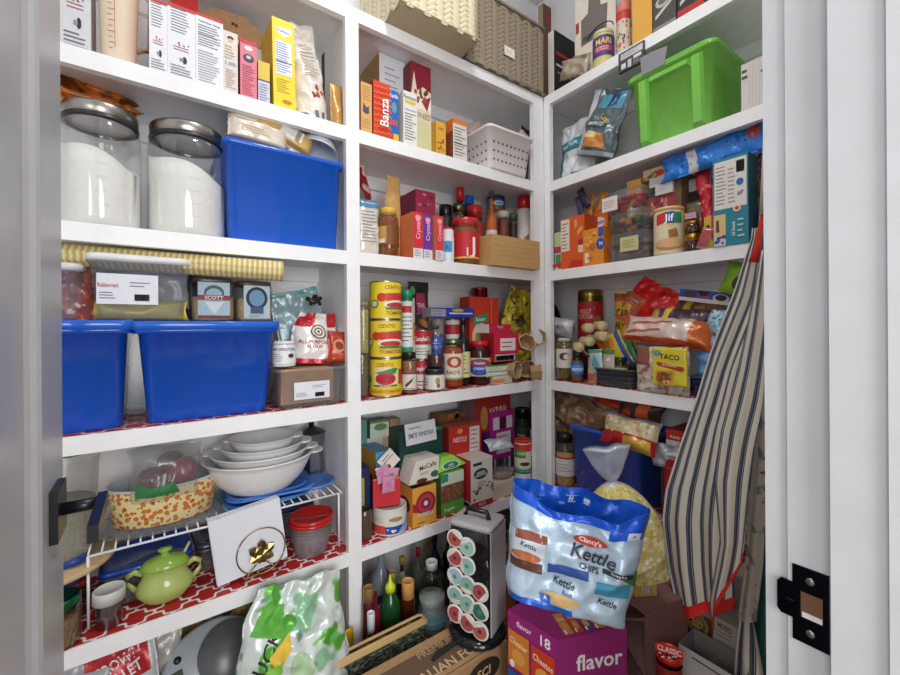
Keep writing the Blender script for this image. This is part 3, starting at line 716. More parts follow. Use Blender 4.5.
def canister(x0, x1, yt, lab, dec, label, yaw=0):
    p, w, h = spot('L', x0, x1, yt, ZB+.001, .06); e = empty('oat_canister', label, 'canister', p); orient(e, 'L', yaw)
    a = w/2
    mb = MB(); mb.loft([rrect(-a*k, a*k, a*(1-k), a*(1+k), .02, z*h) for k, z in ((.93, 0), (1, .04), (1, .86), (.9, .93))], '#d5d5d2:glass', True, False); mb.build('canister_body', e)
    mb = MB(); mb.loft([rrect(-a*k, a*k, a*(1-k), a*(1+k), .02, z*h) for k, z in ((.9, .01), (.95, .05), (.95, .55))], '#c8b088:food', True, True); mb.build('oats', e)
    mb = MB(); mb.loft([rrect(-a*k, a*k, a*(1-k), a*(1+k), .02, z*h) for k, z in ((.92, .88), (.94, .9), (.94, .99), (.9, 1))], '#5c4a44:plas', True, True); mb.build('lid', e)
    mb = MB(); prints(mb, Flat((-a*.72, -.001, h*.06), (1,0,0), (0,0,1), a*1.44, h*.82), dec); mb.build('label', e)
canister(191, 236, 277, 0, [('r', 0, 0, 1, 1, '#a9c3cc'), ('e', .5, .7, .32, .22, '#3d5862'), ('e', .5, .66, .25, .17, '#93b6c2'), ('r', 0, .5, 1, .64, '#8e2236'), ('t', .5, .57, .1, 'SCOTT', '#e8d8d8', 0, .8), ('p', [(.2, .45), (.8, .45), (.5, .1)], '#d5dfe2'), ('r', 0, 0, 1, .08, '#7c2334')], 'oat canister with blue label and a red band, left of the blue ringed one')
canister(239, 276, 281, 0, [('r', 0, 0, 1, 1, '#b9ccd2'), ('e', .5, .62, .42, .34, '#1f2c3a'), ('e', .5, .62, .3, .25, '#6d97b8'), ('r', .25, .15, .75, .35, '#3a5574'), ('n', .2, .04, .8, .13, 2, '#555555')], 'oat canister with dark ringed blue label beside the flour bag', 4)
# wavy liner roll
mb = MB(); n = 26; A0 = hit('L', 30, 250, .06); A1 = hit('L', 286, 270, -.03); L_ = (A1-A0).length
vs = []; fs = []; K = 90
for i in range(K+1):
    for j in range(n):
        t = 2*PI*j/n; r = .024*(1 + .09*math.sin(t*9))*(1 + (.02 if i % 2 else -.02)); vs.append((i/K*L_, r*1.35*math.cos(t), r*math.sin(t)))
for i in range(K):
    for j in range(n): k = (j+1) % n; fs.append((i*n+j, i*n+k, (i+1)*n+k, (i+1)*n+j))
fs += [tuple(range(n))[::-1], tuple(K*n+j for j in range(n))]
mb.add(vs, fs, custom('ridged_liner', lambda N, L, p: (lambda tc: (lambda sp: ramp2(N, L, mth(N, L, 'FRACT', mth(N, L, 'MULTIPLY', sp.outputs[0], 90)), '#e6dcae', '#c7ae63', p.inputs['Base Color'], .3, .6))((lambda s_: (L.new(tc.outputs['Object'], s_.inputs[0]), s_)[1])(N.new('ShaderNodeSeparateXYZ'))))(N.new('ShaderNodeTexCoord'))), True)
o = mb.build('shelf_liner_roll'); o.location = (A0.x, A0.y, ZB + .0 + .12); d = (A1-A0); o.location = A0 + Vector((0, .03, 0)); o.rotation_euler = (0, -math.atan2(d.z, math.hypot(d.x, d.y)), math.atan2(d.y, d.x)); tag(o, 'long rolled cream ridged shelf liner lying under the shelf above', 'roll')
# clear box with kraft content, tub, flour bag, zip bag
e, p, w, h = clearbox(271, 343, 366, 'C', .004, .16, 'clear shallow box with brown card inside below the flour bag', None, .93)
MB().box((-w*.36, .013, .0105), (w*.38, .146, h*.93), '#bd8a5c:card').build('carton_inside', None, p); o = bpy.data.objects['carton_inside']; o.name = 'brown_carton'; tag(o, 'brown cardboard carton inside the clear shallow box', 'carton')
mb = MB(); prints(mb, Flat((-w*.26, -.0015, h*.2), (1,0,0), (0,0,1), w*.5, h*.42), [('r', 0, 0, 1, 1, '#dedfe8'), ('n', .05, .15, .4, .4, 3, '#444444'), ('n', .5, .6, .95, .8, 2, '#7a6a9a'), ('bar', .58, .1, .85, .35)]); mb.build('label', e)
ZK = p.z + h
V('supplement_tub', 'small white tub with black text beside the flour bag', 'tub', 'L', 272, 296, 341, ZK+.001, .01, 'drum', '#e4e5e8:plas', cap=(.86, 1.0, '#dcdde0:plas'), lab=(.12, .8, '#e2e3e6', [('t', .5, .82, .16, 'MYOPROTEIN', '#26262a', 0, .7), ('n', .15, .1, .5, .6, 4, '#777777'), ('e', .7, .45, .09, .13, '#333338')]))
G('zip_bag', 'translucent zip bag with teal seal leaning behind the white tub', 'bag', 'L', 0, 0, 0, 'C', .14, .04, '#8fa6ab', [('r', 0, .93, 1, .99, '#3f9a8e'), ('r', .25, .25, .6, .42, '#3c9ccb')], 'pouch', .01, center=(300, 322), W=.15, H=.19, tilt=-14)
G('flour_bag', 'red and white folded flour bag closed with a black clip', 'bag', 'L', 294, 346, 312, ZK+.001, .03, .1, '#e9e4e2', [('t', .38, .42, .07, 'ALL-PURPOSE', '#a3232c', 0, .6), ('t', .4, .33, .07, 'FLOUR', '#a3232c', 0, .4), ('e', .5, .62, .17, .14, '#57493c'), ('e', .5, .62, .14, .115, '#e2d8cc'), ('e', .5, .62, .1, .08, '#57493c'), ('e', .5, .62, .07, .055, '#e2d8cc'), ('e', .5, .62, .03, .025, '#57493c')], 'fold', .01, reg=[('r', 0, .72, .42, 1, '#bb2430'), ('r', .72, .72, 1, 1, '#b51f2b'), ('r', 0, 0, 1, .09, '#bb2430')], tilt=4)
p = hit('L', 314, 301, .06); mb = MB(); mb.tube([(-.022, 0, .008), (0, -.003, -.006), (.02, 0, .01)], .006, '#17181b:plas'); mb.tube([(-.01, 0, -.012), (.003, 0, .016)], .0055, '#17181b:plas'); mb.tube([(.018, 0, -.012), (.004, 0, .018)], .005, '#17181b:plas'); o = mb.build('bag_clip', None, p); tag(o, 'black plastic bag clip pinching the flour bag', 'clip')
G('dried_fruit_bag', 'rust red pouch bulging beside the bay post', 'bag', 'L', 332, 353, 331, ZK+.001, .02, .05, '#a83d26', [('e', .5, .55, .3, .2, '#c98a66'), ('e', .5, .55, .2, .13, '#8c2c1c')], 'pouch', .006, tilt=6)
G('pasta_bag', 'green and yellow bag at the back corner near the bay post', 'bag', 'L', 330, 346, 300, ZK+.001, .15, .04, '#8b8f3a', [('e', .5, .6, .3, .15, '#d8c63a')], 'pouch', .006)
# ---- row D
V('cereal_keeper', 'tall translucent round tub with dark green lid at the far left', 'tub', 'L', 22, 107, 452, ROW['D']+.135, .045, 'tub', '#c9c9be:clear', cap=(.955, 1.05, '#1f5f4c:plas'), cont=(.5, '#9a9684'))
p = hit('L', 62, 560, .1)
mb = MB(); mb.lathe([(0, 0), (.125, 0), (.13, .004), (.13, .01), (.125, .013), (0, .013)], '#cdb184:wood', n=48); o = mb.build('wooden_board', None, Vector((-.2, D1+.13, ROW['D']+.12))); tag(o, 'round light wood board under the green lidded tub', 'board')
e, p, w, h = BIN('food_container', 'flat dark blue container under the round wooden board', 'container', 'L', 20, 84, 566, ROW['D']+.062, .05, .18, '#1b3f8c', taper=.95)
e, p, w, h = BIN('food_container', 'flat dark red container under the dark blue one', 'container', 'L', 20, 82, 592, ROW['D']+.001, .06, .18, '#7c1d22', taper=.95)
# wire rack
z = atz(90, 556, 0); a0 = hit('L', 88, 562, .03); a1 = hit('L', 352, 484, .03)
zr = ROW['D'] + .158; xa, xb = -.118, .438; ya, yb = D1+.045, D1+.27; wm = '#e4e4e8:plas'
e = empty('wire_shelf_rack', 'white wire riser rack carrying the orange printed tin and white bowls', 'rack', (xa, ya, ROW['D']+.002))
O = Vector((xa, ya, ROW['D']+.002)); zz = zr - O.z
mb = MB()
for y in (0, (yb-ya)/2, yb-ya): mb.tube([(0, y, zz-.004), (xb-xa, y, zz-.004)], .0028, wm)
i = 0
while i*.022 < xb-xa: mb.tube([(i*.022, 0, zz), (i*.022, yb-ya, zz)], .0018, wm, 6); i += 1
mb.build('wire_top', e)
for x in (0, xb-xa-.012):
    for y in (0, yb-ya): MB().tube([(x, y, 0), (x, y, zz-.003)], .0028, wm).build('leg', e)
ZR = zr + .002
# tray + oval tin + bag of onions
def oval(mb, prof, m, sx, sy, n=48): return mb.lathe(prof, m, n=n, sx=sx, sy=sy)
p = hit('L', 160, 520, .12)
o = MB().lathe([(0, 0), (.125, 0), (.134, .006), (.137, .009), (.13, .007), (0, .003)], '#c8ccd4:clear', n=48, sy=.72).build('plastic_tray', None, Vector((p.x, D1+.145, ZR))); tag(o, 'oval translucent plastic lid lying under the orange printed tin', 'lid')
def orange_nodes(N, L, p):
    tc = N.new('ShaderNodeTexCoord'); v = N.new('ShaderNodeTexVoronoi'); v.inputs['Scale'].default_value = 78; L.new(tc.outputs['Object'], v.inputs['Vector'])
    base = ramp2(N, L, v.outputs['Distance'], '#d9772a', '#ecd9a2', None, .40, .45)
    v2 = N.new('ShaderNodeTexVoronoi'); v2.inputs['Scale'].default_value = 95; mp = N.new('ShaderNodeMapping'); mp.inputs['Location'].default_value = (.3, .2, .31); L.new(tc.outputs['Object'], mp.inputs[0]); L.new(mp.outputs[0], v2.inputs['Vector'])
    mr = N.new('ShaderNodeMapRange'); mr.inputs[1].default_value = .2; mr.inputs[2].default_value = .24; L.new(v2.outputs['Distance'], mr.inputs[0])
    mx = N.new('ShaderNodeMix'); mx.data_type = 'RGBA'; mx.inputs[6].default_value = lin('#4d5e2a'); L.new(mr.outputs[0], mx.inputs[0]); L.new(base, mx.inputs[7]); L.new(mx.outputs[2], p.inputs['Base Color'])
OR = custom('orange_fruit_print', orange_nodes, .3)
e = empty('oval_tin', 'oval cream tin printed with oranges, standing on the wire rack', 'tin', Vector((p.x+.003, D1+.145, ZR+.01)))
mb = MB(); mb.lathe([(0, 0), (.097, 0), (.104, .003), (.113, .088), (.113, .0885)], OR, n=56, sy=.68); mb.build('tin_body', e)
mb = MB(); mb.lathe([(.113, .086), (.1155, .088), (.115, .092), (.111, .092), (.1, .006), (0, .006)], '#c4ced6:plas', n=56, sy=.68); mb.build('enamel_inside', e)
oc = hit('L', 172, 474, .15)
for k, (dx, dy, dz, r) in enumerate(((-.028, 0, -.005, .034), (.022, -.015, .008, .037), (0, .04, .012, .034))):
    o = MB().lathe([(0, -r*.9), (r*.6, -r*.78), (r*.95, -r*.3), (r, .05*r), (r*.8, r*.6), (r*.25, r*.9), (.1*r, r*1.15), (0, r*1.15)], ('#5e1f33:gloss', '#8a3548:gloss', '#5e1f33:gloss')[k], n=24).build('red_onion', None, oc + Vector((dx, dy, dz))); o.rotation_euler = (.4*k, .6-.7*k, 0)
    tag(o, ('dark red onion at the left in the clear bag', 'brighter red onion at the right in the clear bag', 'red onion at the back of the clear bag')[k], 'onion', 'red onions in the bag')
G('produce_bag', 'clear bag with green print holding red onions above the oval tin', 'bag', 'L', 0, 0, 0, 'D', .1, .105, '#d8dcd8:clear', [('p', [(.1, .2), (.7, .2), (.62, .42), (.3, .36), (.1, .46)], '#2f7a3f'), ('n', .15, .1, .5, .2, 2, '#d8d8a0')], 'pillow', .008, center=(172, 471), W=.15, H=.13)
# bowls with tab handles
def bowl(cx, R, z, h, label, name='mixing_bowl', y=D1+.15, col='#e6e6e6:plas', tab=True, wall=.003, group='nested white bowls'):
    e = empty(name, label, 'bowl', Vector((cx, y, z)), 0, group)
    MB().lathe([(0, 0), (.55*R, 0), (.6*R, .003), (.78*R, h*.35), (.92*R, h*.8), (.95*R, h-.003), (1.0*R, h-.002), (1.0*R, h), (.94*R, h), (.9*R, h*.8), (.75*R, h*.35), (.5*R, .004), (0, .004)], col, n=56).build('bowl_body', e)
    if tab:
        for s in (-1, 1):
            mb = MB(); mb.prism([(s*R*.92, -.035), (s*R*1.06, -.03), (s*R*1.14, -.015), (s*R*1.16, 0), (s*R*1.14, .015), (s*R*1.06, .03), (s*R*.92, .035)][::s], h-.005, h-.001, M(col, 'plas')); t = mb.build('rim_tab', e); t.rotation_euler = (0, 0, -.35)
    return z + h
# blue lids
def lidplate(px, cy, w, d, z, col, label, rz=0, t=.006):
    mb = MB(); x = w/2; y = d/2
    mb.loft([rrect(-x, x, -y, y, .04, 0), rrect(-x-.002, x+.002, -y-.002, y+.002, .04, t*.5), rrect(-x, x, -y, y, .04, t), rrect(-x+.008, x-.008, -y+.008, y-.008, .035, t), rrect(-x+.011, x-.011, -y+.011, y-.011, .035, t-.002)], M(col, 'plas'), True, True)
    o = mb.build('container_lid', None, Vector((px, cy, z)), rz); tag(o, label, 'lid', 'blue container lids'); return z + t
xb_ = hit('L', 258, 480, .13).x
z = lidplate(xb_+.01, D1+.15, .2, .19, ZR, '#78b8c8', 'pale aqua lid at the bottom of the pile under the bowls', .1)
z = lidplate(xb_+.03, D1+.15, .21, .19, z+.001, '#3e74c4', 'blue lid directly above the aqua lid under the bowls', -.05)
z = lidplate(xb_+.035, D1+.155, .22, .19, z+.001, '#4a80cc', 'large blue lid in the middle of the pile under the bowls', -.1)
z = lidplate(xb_+.02, D1+.155, .2, .18, z+.001, '#3a6cc0', 'topmost blue lid directly under the white bowls', .05)
zb = bowl(xb_, .145, z+.002, .09, 'largest white bowl at the bottom of the nested stack', y=D1+.14)
zb = bowl(xb_+.004, .13, zb-.05, .062, 'second white bowl from the bottom of the stack', y=D1+.145)
zb = bowl(xb_+.01, .112, zb-.045, .06, 'third white bowl from the bottom of the stack', y=D1+.15)
zb = bowl(xb_+.012, .09, zb-.042, .058, 'topmost smaller white bowl, half hidden by the shelf above', y=D1+.155)
p = hit('L', 338, 480, .16)
o = MB().lathe([(0, 0), (.055, 0), (.06, .005), (.055, .009), (.05, .006), (0, .006)], '#4a80cc:plas', n=40).build('container_lid', None, Vector((.385, D1+.12, ZR))); tag(o, 'round blue lid lying below the moka pot', 'lid', 'blue container lids')
p, w, h = spot('L', 325, 352, 428, ZR, .19)
e = empty('moka_pot', 'steel moka pot with black knob at the back beside the bay post', 'coffee pot', Vector((.415, D1+.222, ZR)))
s8 = lambda r0, z0, r1, z1: ([(r0*math.cos(PI/4*k+.39), r0*math.sin(PI/4*k+.39), z0) for k in range(8)], [(r1*math.cos(PI/4*k+.39), r1*math.sin(PI/4*k+.39), z1) for k in range(8)])
mb = MB(); a, b = s8(.04, 0, .036, .07); c, d_ = s8(.034, .072, .042, .125); mb.loft([a, b, c, d_], '#8d9096:metal', True, False, False); mb.build('pot_body', e)
mb = MB(); a, b = s8(.045, .126, .012, .145); mb.loft([a, b], '#6b6d72:metal', True, True, False); mb.build('lid', e)
MB().lathe([(0, .144), (.007, .144), (.009, .16), (.007, .168), (0, .168)], '#17181a:plas').build('knob', e)
# under the rack
def tupper(cx, cy, w, d, z, h, body, lid, label, rz=0):
    e = empty('food_container', label, 'container', Vector((cx, cy, z)), rz); q = bin_mesh(w, d, h-.012, body, .006, .9); q.v = [(a, b-d/2, c) for a, b, c in q.v]; q.build('container_body', e)
    x, y = w/2+.005, d/2+.005; MB().loft([rrect(-x, x, -y, y, .02, h-.012), rrect(-x, x, -y, y, .02, h-.002), rrect(-x+.003, x-.003, -y+.003, y-.003, .02, h), rrect(-x+.015, x-.015, -y+.015, y-.015, .02, h), rrect(-x+.018, x-.018, -y+.018, y-.018, .02, h-.003)], M(lid, 'gloss'), True, True).build('lid', e)
tupper(-.01, D1+.165, .17, .15, ROW['D']+.002, .085, '#b8b8c8:clear', '#1e4292', 'clear container with navy lid under the left end of the wire rack', .0)
tupper(.16, D1+.19, .15, .13, ROW['D']+.002, .075, '#a8a4b8:clear', '#3a3c50', 'clear container with dark lid under the rack behind the green tureen', .05)
tupper(.34, D1+.225, .12, .09, ROW['D']+.002, .09, '#b8b8c8:clear', '#22355f', 'clear container with navy lid behind the napkins', 0)
# green tureen
p = hit('L', 163, 570, .075)
e = empty('lidded_tureen', 'glossy lime green ceramic pot with lid, two handles and a spoon', 'pot', Vector((p.x+.004, D1+.085, ROW['D']+.0015)), -.12); e.scale = (1, 1, 1.18)
gr = '#aab86a:gloss'; R = .05; sy = .72
MB().lathe([(0, 0), (.62*R, 0), (.72*R, .003), (R, .02), (R*1.02, .028), (.92*R, .04), (.78*R, .051), (.78*R, .061), (.83*R, .065), (.78*R, .065), (0, .061)], gr, n=48, sx=1.12, sy=sy*1.12).build('pot_body', e)
MB().lathe([(0, .065), (.86*R, .065), (.88*R, .068), (.7*R, .078), (.3*R, .084), (.16*R, .085), (.14*R, .09), (.25*R, .094), (.25*R, .098), (0, .1)], '#8aab44:gloss', n=48, sx=1.12, sy=sy*1.12).build('lid', e)
for s in (-1, 1):
    MB().tube([(s*R*.86, 0, .056), (s*R*1.15, 0, .064), (s*R*1.42, 0, .058), (s*R*1.42, 0, .043), (s*R*1.1, 0, .028)], .0055, gr, 10).build('handle', e)
MB().tube([(R*.55, .015, .06), (R*.95, .028, .09)], .003, '#cfc49a:plas').build('spoon', e)
# napkin holder and napkins
p, w, h = spot('L', 216, 289, 514, 'D', .03)
mb = MB(); x = w/2 - .003
for k in range(7): mb.box((-x + .002*math.sin(k*2), .0035*k, 0), (x + .002*math.sin(k*2), .0035*k+.003, h - .002*(k % 3)), '#e2e4ec:cloth')
o = mb.build('napkin_stack', None, p + Vector((0, .002, .0165))); orient(o, 'L', 0, -7); tag(o, 'stack of white paper napkins standing in the leaf holder', 'napkins')
gd = '#9c8450:metal'
e = empty('napkin_holder', 'brass ring napkin holder with a maple leaf in front', 'napkin holder', Vector((p.x+.016, p.y-.006, p.z)), 0)
rr = .057; mb = MB(); mb.tube([(rr*math.cos(2*PI*k/40), 0, .066 + rr*math.sin(2*PI*k/40)) for k in range(40)], .0016, gd, 8, True)
for s in (-1, 1): mb.tube([(s*.012, 0, .036), (s*.03, -.003, .02), (s*.042, -.008, .001), (s*.048, .0, .0015)], .0016, gd)
mb.build('ring_frame', e)
mb = MB()
def leaf(c, ang, L_, W_):
    pts = [(0, 0), (.18, .3), (.3, .22), (.42, .5), (.6, .3), (.72, .34), (1, 0)]; up = [(a, b) for a, b in pts]; dn = [(a, -b) for a, b in pts[::-1]][1:-1]
    co, si = math.cos(ang), math.sin(ang); P = [((a*L_*co - b*W_*si), (a*L_*si + b*W_*co)) for a, b in up + dn]
    n = len(P); vs = [(c[0]+x, -.003 - (.004 if k in (0, 6) else 0), c[1]+z) for k, (x, z) in enumerate(P)] + [(c[0]+x, -.001, c[1]+z) for x, z in P] 
    mid = (c[0] + .5*L_*co, -.0075, c[1] + .5*L_*si); vs.append(mid)
    mb.add(vs, [(i, (i+1) % n, 2*n) for i in range(n)] + [(i, (i+1) % n, n+(i+1) % n, n+i) for i in range(n)], gd)
for a, l in ((90, .034), (35, .032), (145, .032), (-20, .026), (200, .026), (-70, .018), (250, .018)): leaf((0, .058), math.radians(a), l*1.15, .031)
mb.build('maple_leaf', e)
# red lidded stack
def cupstack(cx, cy, R, z, n, label, step=.009):
    for k in range(n):
        o = MB().lathe([(0, 0), (.74*R, 0), (.76*R, .002), (.97*R, .05), (1.0*R, .053), (.99*R, .056), (.95*R, .053), (.74*R, .003), (0, .003)], '#ece2e6:clear', n=40).build('food_tub', None, Vector((cx, cy, z + k*step))); tag(o, ['clear round food tub at the bottom of the red lidded stack', 'second clear round tub up in the red lidded stack', 'third clear round tub up in the red lidded stack', 'topmost clear round tub directly under the red lids'][k], 'tub', 'stacked clear food tubs')
    return z + (n-1)*step + .056
p = hit('L', 312, 535, .06); R = .057
zt = cupstack(p.x, D1+.07, R, ROW['D']+.002, 4, '')
for k in range(2):
    o = MB().lathe([(0, .0), (R*1.04, 0), (R*1.06, .003), (R*1.05, .009), (R*.98, .0095), (R*.95, .006), (0, .006)], '#b5231c:gloss', n=44).build('container_lid', None, Vector((p.x+.002*k, D1+.07, zt + .0005 + k*.0075))); tag(o, ['lower round red lid closing the stack of clear tubs', 'upper round red lid with stamped top on the clear tubs'][k], 'lid', 'red lids')
G('tea_packet', 'brownish packet at the back corner right of the red lidded tubs', 'packet', 'L', 334, 350, 495, 'D', .1, .03, '#8a7468', [], 'pouch', .004)
# green lidded jar, steel cup
V('spice_jar', 'glass jar with green metal lid at the far left front', 'jar', 'L', 34, 84, 594, 'D', .005, 'wide', '#e2e8e4:glass', cap=(.8, .98, '#3f8d56:metal'), cont=(.55, '#8a6a48'))
V('steel_shaker', 'steel cup with frosted white lid beside the rack leg', 'cup', 'L', 91, 127, 588, 'D', .012, [(0, 0), (.72, 0), (.78, .02), (.84, .7), (.84, .72)], '#8a8c90:metal', cap=(.68, 1.0, '#c9cac8:plas'))
# ============================================================ BACK WALL, MIDDLE BAY
def basket(x0X, x1X, yF, z0, h, dep, col, dark, name, label, tagp=None):
    w = x1X - x0X; cx = (x0X+x1X)/2
    e = empty(name, label, 'basket', Vector((cx, yF, z0)))
    mb = MB(); x = w/2
    mb.loft([rrect(-x*.97, x*.97, .003, dep, .012, 0), rrect(-x, x, 0, dep, .012, .01), rrect(-x, x, 0, dep, .012, h), rrect(-x+.006, x-.006, .006, dep-.006, .01, h), rrect(-x+.006, x-.006, .006, dep-.006, .01, .01)], M(dark, 'cloth'), True, True); mb.build('basket_body', e)
    mb = MB(); cw = .03; n = int(w/cw); rh = .0165; cm = M(col, 'cloth')
    def strand(O, ux, n_, a):
        L_ = .0225; W2 = .0072; co, si = math.cos(a), math.sin(a)
        d1 = ux*co + Vector((0,0,1))*si; d2 = -ux*si + Vector((0,0,1))*co
        vs = [O - d1*L_, O - d1*L_*.6 + d2*W2, O + d1*L_*.6 + d2*W2, O + d1*L_, O + d1*L_*.6 - d2*W2, O - d1*L_*.6 - d2*W2, O - d1*L_*.55 + n_*.005, O + d1*L_*.55 + n_*.005]
        mb.add(vs, [(0,1,6),(1,2,7,6),(2,3,7),(3,4,7),(4,5,6,7),(5,0,6)], cm, True)
    for i in range(n):
        for j in range(int(h/rh)):
            zz = .012 + rh*j
            if zz > h-.008: continue
            strand(Vector((-x + cw*(i+.5), -.0005, zz)), Vector((1,0,0)), Vector((0,-1,0)), .7 if i % 2 else -.7)
    for i in range(int(dep/cw)):
        for j in range(int(h/rh)):
            zz = .012 + rh*j
            if zz > h-.008: continue
            strand(Vector((-x-.0005, cw*(i+.5), zz)), Vector((0,1,0)), Vector((-1,0,0)), .7 if i % 2 else -.7)
    mb.build('weave', e)
    mb = MB(); mb.tube(rrect(-x-.002, x+.002, -.002, dep+.002, .014, h), .005, cm, 8, True); mb.build('rim', e)
    mb = MB(); mb.tube([(-x, -.002, .006), (x, -.002, .006)], .0035, cm); mb.build('base_band', e)
    if tagp:
        mb = MB(); prints(mb, Flat((tagp[0], -.009, tagp[1]), (1,0,0), (0,0,1), .052, .034), [('r', 0, 0, 1, 1, '#e8e2d2'), ('r', .06, .08, .94, .92, '#f0ece0'), ('n', .15, .3, .85, .7, 2, '#b8b0a0')]); mb.build('name_tag', e)
basket(.566, .856, 1.005, ROW['Z'], .25, .27, '#ddd2b4', '#a8977a', 'woven_basket', 'cream herringbone woven basket overhanging the top shelf')
basket(.866, 1.268, 1.09, ROW['Z'], .265, .26, '#9c907c', '#6f6557', 'woven_basket', 'taupe herringbone woven basket with a white tag on the top shelf', (-.03, .075))
B('game_box', 'black box with red and white stripes at the top shelf corner', 'box', 'L', 554, 575, 36, 'Z', -.02, .03, {'F': '#26262a', 'L': '#e6ddcf', 'T': '#3a3a3c'}, [('r', .1, .66, 1, .71, '#b22c24'), ('r', .1, .5, 1, .53, '#d0d0d0'), ('r', .15, .4, .9, .42, '#b0b0b0')])
B('game_box', 'brown box with red lettering rising behind the taupe basket', 'box', 'L', 545, 562, 10, 'Z', .2, .03, {'F': '#6b4a37', 'L': '#b09a80'}, [('t', .5, .9, .06, 'SET', '#b03028')])
# ---- row A middle
B('plain_carton', 'tall white carton with brown side at the back beside the post', 'carton', 'L', 376, 402, 51, 'A', .1, .16, {'F': '#d8dade', 'L': '#b08f60'}, [('n', .2, .6, .85, .9, 5, '#a0a2aa')])
B('wood_pattern_carton', 'tan wood patterned carton with a small dark animal logo', 'carton', 'L', 361, 372, 83, 'A', .012, .17, {'F': '#d6a562'}, [('p', [(.15, .42), (.5, .38), (.75, .42), (.72, .56), (.5, .52), (.2, .6)], '#4a4a50'), ('n', .1, .1, .9, .3, 5, '#b58443'), ('n', .1, .65, .9, .95, 6, '#b58443')])
B('pasta_carton', 'red carton with orange zigzag pattern and white vertical word', 'carton', 'L', 375, 392, 83, 'A', .012, .16, {'F': '#cf3f20', 'L': '#a8321c'}, [('p', [(.0 + .2*i, .06 + .1*j), (.1 + .2*i, .09 + .1*j), (.2 + .2*i, .06 + .1*j), (.2 + .2*i, .085 + .1*j), (.1 + .2*i, .115 + .1*j), (.0 + .2*i, .085 + .1*j)], '#e8693c') for i in range(5) for j in range(9)] + [('t', .55, .45, .5, 'Banza', '#f4ece6', 90, .5)])
B('pasta_carton', 'narrow bright blue carton beside the red zigzag one', 'carton', 'L', 393, 402, 92, 'A', .03, .14, {'F': '#1f66b8'}, [('t', .5, .9, .07, 'Barilla', '#e8eef8'), ('e', .5, .68, .3, .1, '#6a9aa8'), ('r', .1, .35, .9, .45, '#c0563c'), ('r', 0, 0, 1, .2, '#e0b834'), ('r', 0, .0, .4, .2, '#c8402c')])
B('pasta_carton', 'white nutrition sided carton with green lettering and a row of yellow stars', 'carton', 'L', 405, 419, 93, 'A', .012, .15, {'F': '#dfddd8', 'L': '#c9c4ba'}, [('t', .5, .9, .07, 'Ronzoni', '#3f5a3a'), ('r', .12, .78, .88, .84, '#d8b63c'), ('r', .1, .66, .9, .67, '#4a5aa0'), ('n', .1, .1, .9, .62, 10, '#777777')])
B('snack_pouch', 'tall maroon topped pouch with a white peak and berries', 'pouch', 'L', 414, 434, 66, 'A', .05, .05, {'F': '#d8cdb4', 'L': '#6a1428'}, [('r', 0, .66, 1, 1, '#8f1230'), ('p', [(0, .5), (1, .5), (1, .72), (.6, .76), (.3, .7), (.15, .9), (0, .62)], '#e9e0cc'), ('dots', .15, .58, .95, .72, 12, .09, .03, ['#8a5a3c', '#a83a3c', '#7a4a30']), ('p', [(.5, .6), (1, .68), (.8, .5)], '#8c2c34'), ('t', .5, .44, .06, 'JONES', '#a09070'), ('r', 0, 0, 1, .38, '#cfca9c')])
B('cracker_carton', 'short golden yellow carton with crumbs printed low', 'carton', 'L', 433, 443, 121, 'A', .02, .12, {'F': '#dba63a', 'L': '#b98a30'}, [('t', .5, .82, .1, 'nut', '#8a5a20'), ('dots', .1, .1, .9, .5, 14, .1, .04, ['#a8672c', '#c98d3c', '#8c4f20'])])
B('bar_carton', 'orange and brown carton showing a white nutrition side panel', 'carton', 'L', 453, 467, 120, 'A', .012, .13, {'F': '#d9d4cc', 'L': '#8a4a2c', 'T': '#d8772c'}, [('r', 0, .88, 1, 1, '#d8772c'), ('n', .1, .1, .9, .82, 10, '#555555'), ('r', .05, .4, .95, .42, '#333333'), ('L', 'r', 0, .7, 1, 1, '#d8772c')])
# slotted white basket
p, w, h = spot('L', 489, 533, 131, 'A', -.02)
e = empty('slotted_basket', 'pinkish white slotted plastic basket holding packets', 'basket', p); w = w*.98
mb = bin_mesh(w, .22, h, '#ebe2e2', .012, .88); mb.build('basket_body', e)
mb = MB(); F1 = lambda u, z: Vector((w/2*(.88 + .12*z/h)*(2*u-1), .11 - .11*(.88+.12*z/h) - .0006, z)); F2 = lambda u, z: Vector((-w/2*(.88 + .12*z/h) - .0006, .11 + .11*(.88+.12*z/h)*(1-2*u), z))
for F_, nx in ((F1, 9), (F2, 8)):
    for i in range(nx):
        for j in range(3):
            u = .1 + .8*i/(nx-1); z = h*(.22 + .2*j); du = .018; dz = .0035
            mb.add([F_(u-du, z-dz), F_(u+du, z-dz), F_(u+du, z+dz), F_(u-du, z+dz)], [(0,1,2,3)], '#4a4444')
sl = mb.build('slots', e); sl['kind'] = 'stuff'
G('snack_packet', 'cream packet sticking out of the white slotted basket', 'packet', 'L', 505, 523, 122, p.z+.03, .04, .04, '#cfc2ac', [], 'pillow', .008, tilt=30)
G('snack_packet', 'pink brown packet at the left inside the white slotted basket', 'packet', 'L', 492, 508, 120, p.z+.03, .08, .04, '#b09a94', [], 'pillow', .008, tilt=-35)
G('coffee_bag', 'glossy dark brown bag standing between the slotted basket and corner post', 'bag', 'L', 520, 531, 120, 'A', .06, .05, '#3c2a26', [('n', .4, .5, .8, .75, 4, '#9a9a98')], 'pouch', .012, reg=[('noise', 5, .3, '#6a2f28'), ('noise', 6, .32, '#77706a', 4)], tilt=10)
